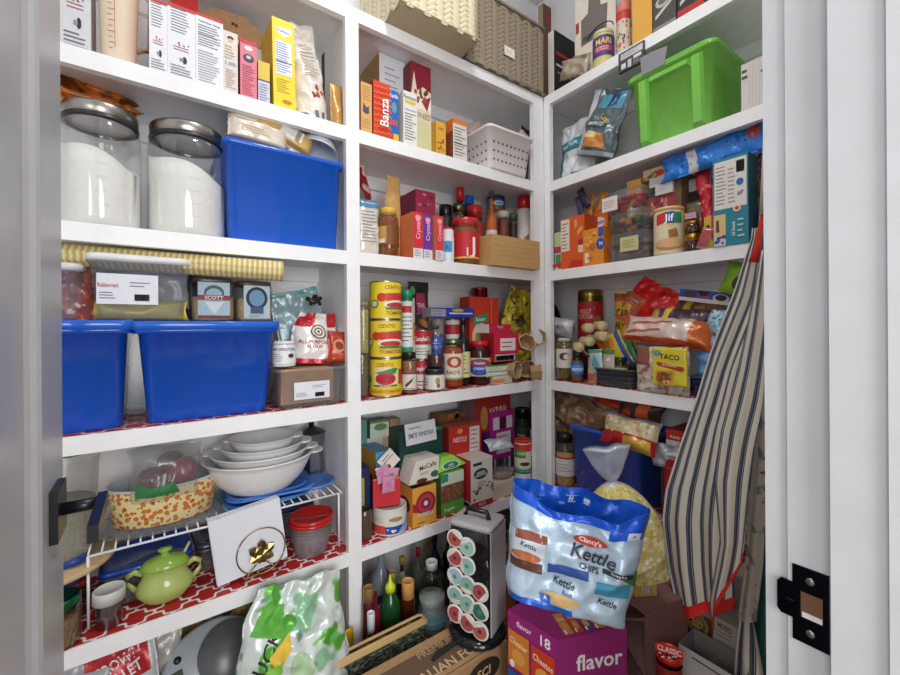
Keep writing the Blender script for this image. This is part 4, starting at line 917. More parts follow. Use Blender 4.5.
# ---- row B middle
G('flour_bag', 'white paper sack with grey print against the bay post', 'bag', 'L', 357, 382, 198, 'B', .02, .09, '#ddd5cc', [('n', .2, .2, .8, .8, 10, '#8a8680')], 'brick', .007, reg=[('r', 0, .84, 1, 1, '#5d8ab2')])
G('snack_pouch', 'maroon leaf shaped pouch leaning behind the white sack', 'pouch', 'L', 368, 384, 165, ROW['B'], .12, .04, '#8c1b33', [('e', .3, .6, .22, .16, '#6e6a5c')], 'pouch', .01, tilt=-10, back='#c9a090')
V('honey_jar', 'amber honey jar with yellow lid', 'jar', 'L', 377, 399, 209, 'B', .006, 'jar', '#e8c890:glass', cap=(.86, .78, '#dcb43c:plas'), lab=(.22, .62, '#7a4418', [('r', .1, .1, .45, .95, '#b8904c'), ('r', .15, .1, .4, .3, '#d9d0c0')]), cont=(.8, '#8a4a12'))
G('kraft_pouch', 'tan kraft pouch standing upright with pointed top', 'pouch', 'L', 386, 404, 172, 'B', .05, .045, '#c49a5c:card', [('p', [(.0, .35), (.6, .6), (.6, .3), (0, .1)], '#cfcbc4'), ('r', .4, .2, .85, .34, '#ddd8cc')], 'fold', .006, tilt=3)
B('tea_carton', 'magenta carton with pale leaf drawings behind the slim juice boxes', 'carton', 'L', 417, 437, 190, 'B', .1, .14, {'F': '#a52a50', 'L': '#8f1c42', 'T': '#b23a5e'}, [('dots', .1, .4, .95, .95, 14, .12, .02, ['#c97a90', '#d8a0b0', '#7c1838'])])
for k, (x0, x1, yt, c, lb) in enumerate(((413, 423, 212, '#cf2c38', 'slim red drink carton nearest the kraft pouch'), (424, 433, 215, '#6a2f9c', 'slim purple drink carton between two red ones'), (433.5, 441.5, 217, '#d03a42', 'slim red drink carton right of the purple one'))):
    B('drink_carton', lb, 'carton', 'L', x0, x1, yt, 'B', .008, .12, {'F': c, 'L': '#d97a4c', 'T': c}, [('r', 0, 0, 1, .22, '#d9d4dc'), ('t', .5, .62, .42, 'Crystal', '#e8b8c0', 90, .4), ('e', .5, .88, .3, .06, '#e8a0a8'), ('n', .15, .04, .85, .19, 3, '#777777')], group='slim drink cartons')
V('condiment_jar', 'white jar with light blue graphic and red shoulder', 'jar', 'L', 441, 454, 228, 'B', .012, 'drum', '#e0e4ea:plas', cap=(.8, .9, '#b8262c:plas'), lab=(.1, .72, '#e4e8ee', [('r', .3, .3, .75, .8, '#3c9ccf'), ('t', .5, .5, .2, 'ft', '#22548c')]))
V('dark_jar', 'black lidded jar behind the white and blue jar', 'jar', 'L', 440, 455, 205, 'B', .14, 'jar', '#3a3f38', cap=(.75, .9, '#1c1c1c:plas'))
V('sauce_bottle', 'dark sauce bottle with a red cap', 'bottle', 'L', 455, 469, 187, 'B', .14, 'bottle', '#241712:gloss', cap=(.84, .6, '#c4201f:plas'))
V('pickle_jar', 'green relish jar standing behind the front peanut butter jar', 'jar', 'L', 453, 468, 204, 'B', .09, 'jar', '#7d8450:glass', cap=(.86, .84, '#6a6e50:metal'), lab=(.15, .55, '#b7b3a0', [('n', .2, .2, .8, .8, 4, '#555555')]), cont=(.75, '#59602e'))
V('spice_bottle', 'bottle with a tall bright blue cap', 'bottle', 'L', 466, 476, 196, 'B', .15, 'drum', '#2c3c60', cap=(.55, 1.0, '#1f62b8:plas'))
V('peanut_butter_jar', 'peanut butter jar with red lid behind the front jar', 'jar', 'L', 468, 484, 207, 'B', .1, 'drum', '#b98648:glass', cap=(.8, 1.0, '#c42222:plas'), lab=(.08, .72, '#c22c24', [('t', .5, .5, .35, 'Jif', '#f0f0f0')]), cont=(.75, '#a9713a'))
V('peanut_butter_jar', 'front peanut butter jar with red lid and large white letters', 'jar', 'L', 451, 479, 220, 'B', .006, 'drum', '#c08a48:glass', cap=(.8, .98, '#c92420:plas'), lab=(.12, .68, '#c5202a', [('t', .68, .5, .6, 'J', '#f4f0ee'), ('r', 0, .45, .18, .8, '#d8d0c8'), ('n', .02, .5, .16, .75, 4, '#555555'), ('t', .55, .25, .3, '1', '#e8dcd4'), ('r', 0, 0, 1, .07, '#e0b050')]), cont=(.8, '#a9713a'))
zt = ROW['B'] + .10
zt = V('mayonnaise_jar', 'lower jar with tan shoulder under the blue lidded jar', 'jar', 'L', 488, 504, 214, 'B', .15, 'drum', '#c8a46a', cap=(.88, .98, '#d8b880:plas'))
V('peanut_butter_jar', 'tall blue lidded peanut butter jar beneath the shelf', 'jar', 'L', 486, 505, 182, zt+.001, .15, 'drum', '#b9925a:glass', cap=(.82, .98, '#1c2f9c:plas'), lab=(.35, .72, '#3c6cc0', [('e', .6, .5, .22, .38, '#dfe4ee'), ('e', .62, .5, .12, .2, '#6ab0c0')]), cont=(.8, '#b58c50'))
V('hot_sauce_bottle', 'orange hot sauce bottle with slim neck and dark cap', 'bottle', 'L', 484, 496, 191, 'B', .075, 'wine', '#c0622c:gloss', cap=(.9, .38, '#4a3c34:plas'), lab=(.1, .5, '#d9cfc6', [('e', .5, .5, .28, .35, '#b23a2c'), ('t', .5, .5, .2, 'HOT', '#f0e8e0')]))
V('spice_tub', 'clear topped spice tub with reddish content behind the wooden box', 'tub', 'L', 497, 509, 212, 'B', .08, 'drum', '#d8c0b4:glass', cap=(.9, 1.03, '#d4d0c8:plas'), cont=(.85, '#8d4038'))
V('spice_tub', 'smaller dark spice tub behind the right end of the wooden box', 'tub', 'L', 508, 518, 214, 'B', .1, 'drum', '#c8c0b4:glass', cap=(.9, 1.03, '#5a6a44:plas'), cont=(.85, '#4a3a34'))
V('creamer_bottle', 'white shapely creamer bottle with red cap by the corner post', 'bottle', 'L', 515, 533, 197, 'B', .075, [(0, 0), (.9, 0), (1, .04), (.98, .3), (.88, .45), (.92, .6), (.98, .68), (.9, .8), (.7, .84), (.68, .86)], '#e6e2dc:gloss', cap=(.82, .72, '#d2202a:plas'), lab=(.12, .6, '#e6ddd2', [('p', [(.45, .1), (.75, .2), (.7, .8), (.5, .7)], '#b56a34'), ('dots', .5, .1, .85, .7, 9, .06, .08, ['#5a3a28', '#c98a50'])]))
p, w, h = spot('L', 493, 541, 238, 'B', -.03)
e = empty('wooden_box', 'light pine wooden crate sticking out over the shelf edge', 'box', p)
q = MB(); wd = '#c9a068:wood'; x = w/2; q.box((-x, 0, 0), (x, .008, h), wd); q.box((-x, .09, 0), (x, .098, h), wd); q.box((-x, .008, 0), (-x+.008, .09, h), wd); q.box((x-.008, .008, 0), (x, .09, h), wd); q.box((-x+.008, .008, 0), (x-.008, .09, .006), wd); q.build('crate_body', e)
q = MB()
for k in range(1, 6): q.box((-x, -.0004, h*k/6), (x, .0002, h*k/6+.0007), '#a67c48')
q.build('grain_lines', e)['kind'] = 'stuff'
# ---- row C middle
PR = {'tomato': '#c43a28'}
def tomato_can(yt, base, label, v):
    z = V('tomato_can', label, 'can', 'L', 368.5, 401.5, yt, base, .006, 'tin', '#c9c6bc:metal', lab=(.035, .965, '#e6cf32', v), group='big yellow tomato cans', d=.099)
    o = [x for x in COL.objects if x.name.startswith('tomato_can')][-1]
    return z
va = [('t', .5, .86, .1, 'CENTO', '#a83a24', 0, .62), ('r', .25, .3, .78, .78, '#e3d9a8'), ('p', [(.25, .62), (.7, .78), (.78, .74), (.7, .6)], '#3f8a5a'), ('e', .5, .47, .22, .17, '#c4303c'), ('e', .5, .47, .17, .12, '#b0202c'), ('e', .08, .45, .1, .12, '#5a8040'), ('r', .8, .3, 1, .72, '#b5322a'), ('r', .25, .25, .75, .3, '#3a7f54'), ('t', .5, .275, .035, 'ALL PURPOSE', '#f0f0e0', 0, .4), ('r', 0, .05, 1, .18, '#ddb023'), ('t', .5, .115, .07, 'CRUSHED TOMATOES', '#a83a24', 0, .85)]
vb = [('t', .5, .86, .1, 'CENTO', '#a83a24', 0, .62), ('p', [(.25, .68), (.9, .74), (.9, .66), (.25, .6)], '#3f8a5a')] + [('e', .26 + .16*i, .58, .1, .12, '#c8352a') for i in range(5)] + [('e', .6, .38, .3, .12, '#e9e3d0'), ('e', .6, .36, .24, .08, '#c03028'), ('e', .1, .4, .1, .12, '#5a8040'), ('e', .1, .4, .07, .08, '#d8c8a0'), ('r', .35, .24, .85, .3, '#3a7f54'), ('t', .6, .14, .09, 'TOMATOES', '#a83a24', 0, .6)]
zc_ = ROW['C'] + .0005
for k, (dec, lb) in enumerate(((va, 'bottom yellow tomato can of three, standing on the shelf liner'), (vb, 'middle yellow tomato can of the stack of three'), (vb, 'topmost yellow tomato can of the stack of three'))):
    V('tomato_can', lb, 'can', 'L', 368.5, 401.5, 300, zc_, .006, 'tin', '#c9c6bc:metal', lab=(.035, .965, '#e6cf32', dec), group='big yellow tomato cans', H=.1165, yaw=(0, 6, 28)[k]); zc_ += .1172
V('pasta_jar', 'tall storage jar of dark grains tucked beside the bay post', 'jar', 'L', 357, 370, 345, 'C', .03, 'wide', '#dfe0dc:glass', cap=(.92, 1, '#3a3430:plas'), cont=(.85, '#6a6250'))
V('grain_jar', 'storage jar of pale grain at the back beside the post', 'jar', 'L', 357, 369, 302, ROW['C']+.13, .03, 'wide', '#dfe0dc:glass', cap=(.9, 1, '#8a7a60:plas'), cont=(.85, '#b0a070'))
V('cheese_shaker', 'green topped canister with white nutrition label', 'can', 'L', 401, 413, 290, ROW['C']+.12, .06, 'drum', '#3d9c72:plas', cap=(.84, 1.0, '#2c9c72:plas'), lab=(.12, .82, '#e2e6e4', [('r', .2, .75, .8, .9, '#b8323c'), ('n', .15, .1, .85, .7, 7, '#777777')]))
V('broth_can', 'brownish can supporting the green topped canister', 'can', 'L', 400, 413, 338, 'C', .06, 'tin', '#a89874:metal', H=.118)
B('snack_carton', 'narrow white and orange box beside the dark trail mix pouch', 'carton', 'L', 412, 417, 298, ROW['C']+.1, .1, .05, '#c8b8a8', [('r', 0, .3, 1, .6, '#c06a34')])
B('snack_carton', 'low brown carton holding up pouches at the back', 'carton', 'L', 402, 432, 340, 'C', .16, .1, '#77593c')
G('trail_mix_pouch', 'dark pouch with magenta panel and nuts pictured', 'pouch', 'L', 411, 432, 281, ROW['C']+.108, .12, .04, '#272a24', [('p', [(.3, .55), (.85, .6), (.8, .85), (.35, .85)], '#9c2c54'), ('t', .57, .68, .06, 'TRAIL', '#e8c8d0', 0, .4), ('e', .2, .88, .12, .06, '#6f8a5c'), ('dots', .25, .08, .9, .5, 22, .09, .05, ['#9a5a2c', '#b87a3c', '#6a3a20', '#8c2c24'])], 'pouch', .005)
V('spice_jar', 'spice jar with black lid and vanilla picture label', 'jar', 'L', 401.5, 417, 352, 'C', .008, 'jar', '#d8c0ac:glass', cap=(.85, .9, '#1f1d1c:plas'), lab=(.08, .5, '#4a3c30', [('r', .12, .08, .88, .95, '#d8cfc4'), ('p', [(.3, .35), (.7, .8), (.6, .5), (.35, .2)], '#4a382a'), ('n', .2, .1, .8, .2, 1, '#333333')]), cont=(.78, '#a5745a'))
for k, (x0, x1, y, z0, l, d_) in enumerate(((412, 431, 358, ROW['C'], 'bottom red and white soup can behind the black lidded jar', [('r', 0, .5, 1, 1, '#c0242c'), ('t', .5, .72, .16, "Campbell's", '#f0f0f0', 0, .6), ('n', .2, .05, .8, .3, 2, '#a03030')]), (413, 432, 325, None, 'upper red and white soup can below the dark pouch', [('r', 0, .5, 1, 1, '#b8202a'), ('t', .5, .72, .16, "Campbell's", '#f0f0f0', 0, .6), ('n', .2, .1, .8, .4, 3, '#6a8a70')]))):
    z = V('soup_can', l, 'can', 'L', x0, x1, y, z0 if z0 else zs, .07, 'tin', '#c9c9c9:metal', lab=(.04, .96, '#e4dcd8', d_), group='red and white soup cans', H=.1); zs = z + .0006
V('bear_bottle', 'clear bear shaped bottle of dark berries standing on a lid', 'bottle', 'L', 426, 445, 325, ROW['C']+.075, .012, 'bear', '#dfe6ea:glass', cap=(.9, .4, '#3a3f44:plas'), cont=(.3, '#4a1f1c'))
V('sprinkle_jar', 'squat clear jar with a black lid at the shelf edge', 'jar', 'L', 424, 445, 367, 'C', .004, 'wide', '#dcdad4:glass', cap=(.8, 1, '#2e2e30:plas'), lab=(.1, .72, '#dedbd6', [('n', .05, .2, .3, .8, 3, '#5a6a60'), ('e', .6, .6, .08, .25, '#b8903c'), ('e', .62, .25, .06, .15, '#8a5a3c')]), cont=(.7, '#cfc4b4'), H=.0735)
B('chocolate_box', 'long flat blue box lying across the cans', 'box', 'L', 434, 477, 308, ROW['C']+.245, .08, .07, {'F': '#1c3fa8', 'L': '#9a9ca6', 'T': '#2a50b8'}, [('r', 0, .1, .32, .85, '#a3a6ae'), ('n', .03, .15, .3, .8, 4, '#55555c'), ('e', .6, .75, .14, .18, '#c8a23c'), ('r', .4, .35, .95, .5, '#d9dce6')])
for k, (x0, x1, yt, z0, l, bc, d_) in enumerate((
  (430, 443, 343, ROW['C'], 'bottom blue banded can behind the bear bottle', '#2b58b8', [('r', 0, .4, 1, .6, '#9a9ca6')]), (431, 444, 325, 0, 'middle blue banded fish can', '#2f5cc0', [('n', .1, .3, .9, .7, 2, '#c0c8d8')]), (431, 444, 316, 0, 'uppermost grey tinned can beneath the flat blue box', '#8c8478', []),
  (444, 460, 335, ROW['C'], 'lower white can with green top under the red banded one', '#d8d4cc', [('r', 0, .8, 1, 1, '#7d9a6c')]), (445, 460, 320, 0, 'white can with a wide red band below the flat blue box', '#dcd8d2', [('r', 0, .5, 1, .85, '#b02830'), ('n', .2, .1, .8, .4, 2, '#777777')]))):
    if z0: zs = z0
    hh = [.11, .07, .06, .125, .115][k]
    zs = V('stacked_can', l, 'can', 'L', x0, x1, yt, zs, .1, 'tin', '#b8b6b0:metal', lab=(.05, .95, bc, d_), H=hh, group='cans stacked behind the pasta sauce') + .0006
V('pasta_sauce_jar', 'pasta sauce jar with cream label and tomato picture', 'jar', 'L', 443, 464, 340, 'C', .02, 'jar', '#e8c8b0:glass', cap=(.9, .82, '#93a578:metal'), lab=(.18, .72, '#e3d9c2', [('e', .55, .68, .25, .22, '#b8442c'), ('e', .55, .68, .12, .14, '#d9c9b0'), ('t', .5, .28, .14, "RAO'S", '#5a3c34', 0, .6), ('r', 0, .0, 1, .07, '#7d9a6c')]), cont=(.84, '#b0481c'))
V('balsamic_bottle', 'dark slender bottle behind the sauce jar', 'bottle', 'L', 457, 471, 318, 'C', .05, 'wine', '#1d1a18:gloss', cap=(.9, .42, '#17171a:plas'), lab=(.12, .5, '#dccf9c', [('n', .1, .5, .9, .9, 3, '#6a5a34'), ('n', .1, .1, .9, .4, 2, '#4a5a34')]))
V('olive_bottle', 'bright lime green labelled bottle behind the cherry jar', 'bottle', 'L', 468, 480, 329, 'C', .1, 'drum', '#9aa83c:gloss', cap=(.88, .9, '#a9b85c:plas'))
V('cherry_jar', 'dark cherry preserve jar with red lid and blue label', 'jar', 'L', 471, 493, 341, 'C', .02, 'jar', '#3a1618:gloss', cap=(.88, .84, '#c8202a:plas'), lab=(.2, .62, '#d8c48c', [('e', .5, .5, .42, .46, '#2a4fa8'), ('r', .15, .62, .85, .84, '#c02a30'), ('t', .5, .73, .13, 'Smucker', '#f0e8e0', 0, .5), ('t', .5, .42, .13, 'CHERRY', '#dfe6f4', 0, .5)]))
V('pepper_can', 'silver topped dark red can behind the red soup carton', 'can', 'L', 471, 488, 289, ROW['C']+.1, .17, 'tin', '#8c3a40:metal', lab=(.0, .8, '#6a2028', []))
B('rice_carton', 'dark carton holding up the silver topped can', 'carton', 'L', 470, 497, 330, 'C', .2, .06, '#46302c', H=.099)
B('soup_carton', 'upright red soup mix carton with a bowl and green banner', 'carton', 'L', 474, 503, 297, ROW['C']+.105, .09, .06, {'F': '#cf3a22', 'L': '#a82c1c', 'T': '#d8503c', 'R': '#d84a2c'}, [('e', .38, .3, .3, .25, '#d3c49a'), ('e', .38, .3, .2, .16, '#a89a5c'), ('p', [(.12, .5), (.62, .58), (.62, .72), (.12, .64)], '#2f9c6c'), ('t', .37, .61, .06, 'Knorr', '#eef6ee', 5, .4), ('r', .72, 0, .75, 1, '#e87a5c'), ('r', 0, 0, .7, .04, '#9a6a8c')])
zr = B('tuna_carton', 'brown flat carton under the soup mix carton', 'carton', 'L', 476, 510, 345, 'C', .1, .1, '#7a2c38', H=.104)
zr = B('tea_carton', 'pale green and white striped carton at the bottom of the small pile', 'carton', 'L', 490, 510, 372, 'C', .012, .08, {'F': '#d3d4c2', 'L': '#b8b8a0'}, [('r', 0, .1, .6, .6, '#d8843c'), ('n', .3, .2, .9, .8, 3, '#a8a8a0')], H=.028) + .0006
zr = B('tea_carton', 'white carton with an olive green lower edge in the small pile', 'carton', 'L', 490, 510, 365, zr, .012, .08, {'F': '#d8dccc'}, [('r', 0, 0, 1, .2, '#a8a03c'), ('r', 0, .8, 1, 1, '#6a9c3c')], H=.02) + .0006
zr = B('tea_carton', 'white carton with a bright green top edge in the small pile', 'carton', 'L', 489, 511, 357, zr, .014, .08, {'F': '#d4dac8', 'T': '#5c9c3c'}, [('r', 0, .75, 1, 1, '#5c9c3c'), ('n', .1, .2, .7, .6, 2, '#8aa080')], H=.02) + .0006
zr = B('pudding_carton', 'crimson carton with barcode panel, lowest of the red pair', 'carton', 'L', 491, 514, 346, zr, .014, .07, {'F': '#c0203c', 'L': '#98182c'}, [('r', .08, .12, .95, .95, '#dcd8d8'), ('bar', .1, .15, .9, .8)], H=.028) + .0006
zr = B('pudding_carton', 'crimson carton with white panel on top of the barcode one', 'carton', 'L', 492, 516, 336, zr, .01, .08, {'F': '#c41f40', 'L': '#98182c', 'T': '#d2345a'}, [('r', .25, .15, .85, .75, '#e3d8da'), ('n', .3, .25, .8, .65, 2, '#aa5060')], yaw=-4) + .0006
zr = B('pudding_carton', 'bright pink red carton topmost of the small pile', 'carton', 'L', 488, 512, 327, zr, .04, .07, {'F': '#c02048', 'L': '#d8d0d2', 'T': '#cc3058'}, [('t', .5, .7, .3, 'Royal', '#e8b0c0', 0, .6)], yaw=5)
G('chip_bag', 'yellow chip bag with dark pictures sagging in the corner', 'bag', 'L', 499, 534, 286, ROW['C']+.06, .08, .06, '#dcc83a', [('t', .25, .7, .06, 'TOSTI', '#2a2a22', 15, .4)], 'fold', .018, reg=[('noise', 4, .18, '#b08a3a'), ('noise', 6, .28, '#4a4028', 3), ('r', .7, .2, 1, .9, '#c0b030')], tilt=12)
G('chip_bag', 'black bag behind the yellow one near the corner post', 'bag', 'L', 524, 545, 290, 'C', .16, .08, '#2b2c31', [], 'pouch', .016)
# kraft hexagonal baking cups
def kraftcup(px, py, inset, rot, label, r=.034, L_=.04, pit=0):
    c = hit('L', px+8, py, inset); e = empty('kraft_baking_cup', label, 'baking cup', c, 0, 'kraft baking cups')
    mb = MB(); n = 6
    ring = lambda rr, z: [(rr*math.cos(PI/3*k), rr*math.sin(PI/3*k), z) for k in range(n)]
    mb.loft([ring(r*.78, 0), ring(r, L_), ring(r*1.06, L_+.001), ring(r*.97, L_+.001), ring(r*.76, .003)], '#a5845c:card', True, True, False); mb.build('cup_body', e)
    mb = MB(); mb.tube(ring(r*1.05, L_+.001), .0015, '#cdbf9f:card', 6, True); mb.build('cup_rim', e)
    e.rotation_euler = rot
kraftcup(502, 369, .03, (PI/2, 0, .3), 'kraft hexagonal cup facing forward, nearest the green cartons')
kraftcup(519, 366, .03, (PI/2+.2, 0, -.5), 'kraft hexagonal cup facing out above the wooden crate corner')
kraftcup(522, 372, -.012, (PI/2, .2, .9), 'kraft hexagonal cup overhanging the shelf by the corner post', .032)
kraftcup(517, 346, .02, (1.1, .4, -.6), 'kraft hexagonal cup tilted on top, lower of the upper two')
kraftcup(526, 341, .02, (1.0, .5, -.9), 'kraft hexagonal cup tilted on top beside the post')
# ---- row D middle : teas and coffees
V('vanilla_bottle', 'small dark bottle at the bottom left behind the white canister', 'bottle', 'L', 357, 374, 505, 'D', .03, 'jar', '#55443e:gloss')
V('sweetener_canister', 'white canister with red strawberries and blue band at the front', 'canister', 'L', 369, 404, 504, 'D', .004, 'drum', '#e4e2de:plas', cap=(.93, 1.01, '#d8d5d0:plas'), lab=(.04, .9, '#dfdcd2', [('r', 0, .04, 1, .38, '#2546a0'), ('p', [(0, .04), (.42, .04), (.4, .42), (0, .42)], '#d24a3c'), ('dots', .45, .1, .6, .3, 4, .03, .04, ['#e8e8f0']), ('p', [(.65, .04), (.95, .04), (.95, .8), (.8, .4)], '#93a8d8'), ('e', .62, .68, .14, .1, '#a88a5c'), ('n', .1, .55, .4, .8, 3, '#c0a890')]))
zc = ROW['D'] + .083
p, w, h = spot('L', 376, 401, 479, zc, .02)
mb = carton_mesh(w, w*.85, h, {'F': '#c8222c', 'L': '#a81c24'}, [('r', 0, .94, 1, 1, '#e07060')], openf='#c02a30'); o = mb.build('packet_holder', None, p); orient(o, 'L', -18); tag(o, 'small open red cube holder standing on the white canister', 'holder')
for k, (x, y, c, t) in enumerate(((383, 474, '#e0a0c0', -10), (392, 476, '#e6aecb', 12), (389, 484, '#dd98bc', 3))):
    G('sweetener_packet', ['pink sweetener packet at the left in the red holder', 'pink sweetener packet at the right in the red holder', 'pink sweetener packet in front hanging over the red holder'][k], 'packet', 'L', 0, 0, 0, 'D', .03 - .012*(k == 2) + .01*k*(k < 2), .006, c, [('n', .2, .3, .8, .7, 3, '#b06a90')], 'pillow', .004, center=(x, y), W=.045, H=.05, tilt=t, group='pink sweetener packets')
B('storage_tin', 'dark blue box with a yellow green front panel at the far left', 'box', 'L', 358, 372, 468, 'D', .08, .1, {'F': '#1c2850', 'T': '#26386a'}, [('r', .1, .2, .6, .85, '#a3a052'), ('n', .15, .25, .55, .8, 6, '#5a6a40')])
zd = ROW['D'] + .12
zb = B('tissue_carton', 'sky blue and mustard carton below the tilted white tag', 'carton', 'L', 377, 395, 452, ROW['D']+.125, .07, .11, {'F': '#5ba3dc', 'L': '#b38a34', 'T': '#6f98b8'}, [('e', .4, .35, .25, .28, '#a8d0f0'), ('e', .4, .35, .12, .14, '#d8e8f8'), ('dots', .1, .1, .9, .9, 9, .08, .08, ['#8cc4ec', '#3c84c4'])], yaw=6)
B('royal_blue_box', 'royal blue carton under the sky blue one', 'carton', 'L', 374, 402, 478, 'D', .07, .1, {'F': '#1c3a98', 'T': '#1a2f80'}, H=.124)
zb = B('tea_carton', 'white and tan carton behind the sky blue one', 'carton', 'L', 368, 398, 437, ROW['D']+.13, .19, .06, {'F': '#c6c4c4', 'T': '#c8c8c8'}, [('r', .5, 0, 1, 1, '#bda07c')]) + .0006
B('tea_carton', 'green and white herbal carton just below the shelf', 'carton', 'L', 370, 389, 420, zb, .19, .05, {'F': '#c3cdbb', 'L': '#3f7a5c', 'T': '#3f7a5c'}, [('e', .55, .6, .35, .2, '#5a8a4c'), ('r', 0, .85, 1, 1, '#7a6a5a')])
B('tea_carton', 'brown carton with dark star shape beside the herbal one', 'carton', 'L', 390, 401, 419, zb, .2, .05, {'F': '#a08a6c'}, [('e', .5, .3, .4, .25, '#4a3020')])
B('storage_carton', 'teal carton filling the back left corner of the shelf', 'carton', 'L', 355, 368, 420, 'D', .2, .06, {'F': '#5d8a7c'})
p = hit('L', 422, 448, .1)
B('tea_chest', 'dark green lidded box carrying the upside down white sign', 'box', 'L', 398, 440, 416, ROW['D']+.16, .12, .09, {'F': '#123f3a', 'L': '#16443c', 'T': '#1d5648'}, [('r', .1, .88, 1, .99, '#1d6a50'), ('dots', .15, .9, .95, .97, 14, .03, .02, ['#9ac43c', '#3c9c8c', '#c8d84c'])], yaw=-3, H=.118)
B('sugar_carton', 'plain brown carton under the dark green lidded box', 'carton', 'L', 400, 438, 460, 'D', .13, .1, '#6e5a46', H=.16)
c = hit('L', 424, 433, .06); ww = .117; hh = .07
mb = MB(); mb.box((-ww/2, 0, 0), (ww/2, .004, hh), '#d9d8de')
prints(mb, Flat((-ww/2, 0, 0), (1,0,0), (0,0,1), ww, hh), [('t', .5, .42, .22, 'VIRGINIA SLIMS', '#55585e', 180, .85), ('t', .32, .75, .1, 'a Superslims', '#55585e', 180, .5)])
o = mb.build('white_sign', None, Vector((c.x, c.y+.012, c.z - hh/2))); o.rotation_euler = (-.12, -.05, -.04); tag(o, 'white card with upside down handwritten lettering before the green box', 'sign')
p, w, h = spot('L', 384, 402, 455, ROW['D']+.13, .02)
mb = carton_mesh(.06, .004, .05, '#d9cfc4', [('n', .2, .5, .9, .85, 2, '#6a6058'), ('e', .3, .25, .1, .12, '#4a2c24')]); o = mb.build('price_tag', None, hit('L', 396, 461, .03) - Vector((0, 0, .02))); o.rotation_euler = (-.5, -.55, .2); tag(o, 'tilted cream tag card leaning on the sky blue carton', 'tag')
B('coffee_carton', 'orange coffee pod carton with round red badge, open at the top', 'carton', 'L', 412, 436, 486, 'D', .008, .14, {'F': '#dc9c3c', 'L': '#cf8a2e'}, [('e', .55, .55, .42, .3, '#8f1c2c'), ('e', .55, .55, .33, .235, '#b23c44'), ('e', .55, .55, .2, .14, '#7a1c5c'), ('e', .55, .55, .09, .065, '#e9cfa0'), ('p', [(0, .4), (.2, .36), (.2, .56), (0, .62)], '#b02028'), ('r', .2, .24, .85, .32, '#e9d8cc'), ('t', .52, .28, .05, 'DONUT SHOP', '#5a2c20', 3, .6), ('r', .2, .07, .5, .1, '#6a7a44'), ('L', 'e', .65, .5, .25, .2, '#4a1a28')], yaw=0, openf='#a8742e', H=None)
p, w, h = spot('L', 412, 442, 458, ROW['D']+.125, .035); x = w/2
mb = MB(); F_ = [(-x*.95, 0, 0), (x, 0, 0), (x*.97, .0, h*.98), (-x*.45, 0, h*.9)]
mb.add([(-x, 0, 0), (x, 0, 0), (x, 0, h), (-x*.55, 0, h*.95), (-x, .07, 0), (x, .07, 0), (x*.9, .07, h), (-x*.6, .07, h)], [(0,1,2,3), (4,0,3,7), (1,5,6,2), (5,4,7,6), (3,2,6,7), (0,4,5,1)], '#e2dbcf')
prints(mb, Flat((-x, 0, 0), (1,0,0), (0,0,1), w, h), [('t', .62, .66, .2, 'McCafe', '#4a2824', 8, .62), ('t', .5, .38, .1, 'DECAF', '#4a9c74', 5, .3), ('e', .42, .08, .18, .1, '#6a2424'), ('e', .85, .25, .14, .14, '#2a6a54')])
o = mb.build('coffee_carton', None, p + Vector((0, 0, .02))); o.location.z -= .02; tag(o, 'cream coffee carton with slanted side and dark script above the orange one', 'carton')
B('tea_carton', 'green carton full of granola picture with pale green label above', 'carton', 'L', 438, 461, 484, 'D', .02, .13, {'F': '#5f8a4c', 'L': '#3f6a3c', 'T': '#67b83c'}, [('r', 0, .3, 1, .72, '#7a4f38'), ('dots', .02, .32, .98, .7, 26, .05, .04, ['#9c6a44', '#5c3c2c', '#a84c3c', '#7a8a4c']), ('r', 0, .0, 1, .28, '#58a23c'), ('t', .35, .13, .07, 'Organic', '#e8f4d8', 4, .5), ('r', .0, .72, 1, 1, '#cfd8c8'), ('p', [(0, .78), (.3, .8), (.3, .98), (0, 1)], '#3c8a6c')], H=.14)
p, w, h = spot('L', 442, 470, 462, ROW['D']+.125, .025); x = w/2
mb = MB(); mb.add([(-x, 0, 0), (x, 0, .01), (x*.2, .015, h*1.05), (-x*.6, .015, h*1.05), (-x, .06, .0), (x, .06, .01), (x*.2, .06, h), (-x*.6, .06, h)], [(0,1,2,3), (4,0,3,7), (1,5,6,2), (5,4,7,6), (3,2,6,7), (0,4,5,1)], '#8fd04a')
prints(mb, Flat((-x, -.001, 0), (1,0,0), (0,.2,1), w, h), [('e', .45, .38, .32, .3, '#eef4ea'), ('e', .45, .38, .28, .26, '#2c7a5c'), ('t', .45, .42, .11, 'GREEN', '#f0f6ee', 5, .45), ('t', .45, .26, .08, 'MOUNTAIN', '#f0f6ee', 5, .42)])
o = mb.build('coffee_carton', None, p + Vector((0, .005, .018))); tag(o, 'lime green trapezoid coffee carton with white edged oval badge', 'carton')
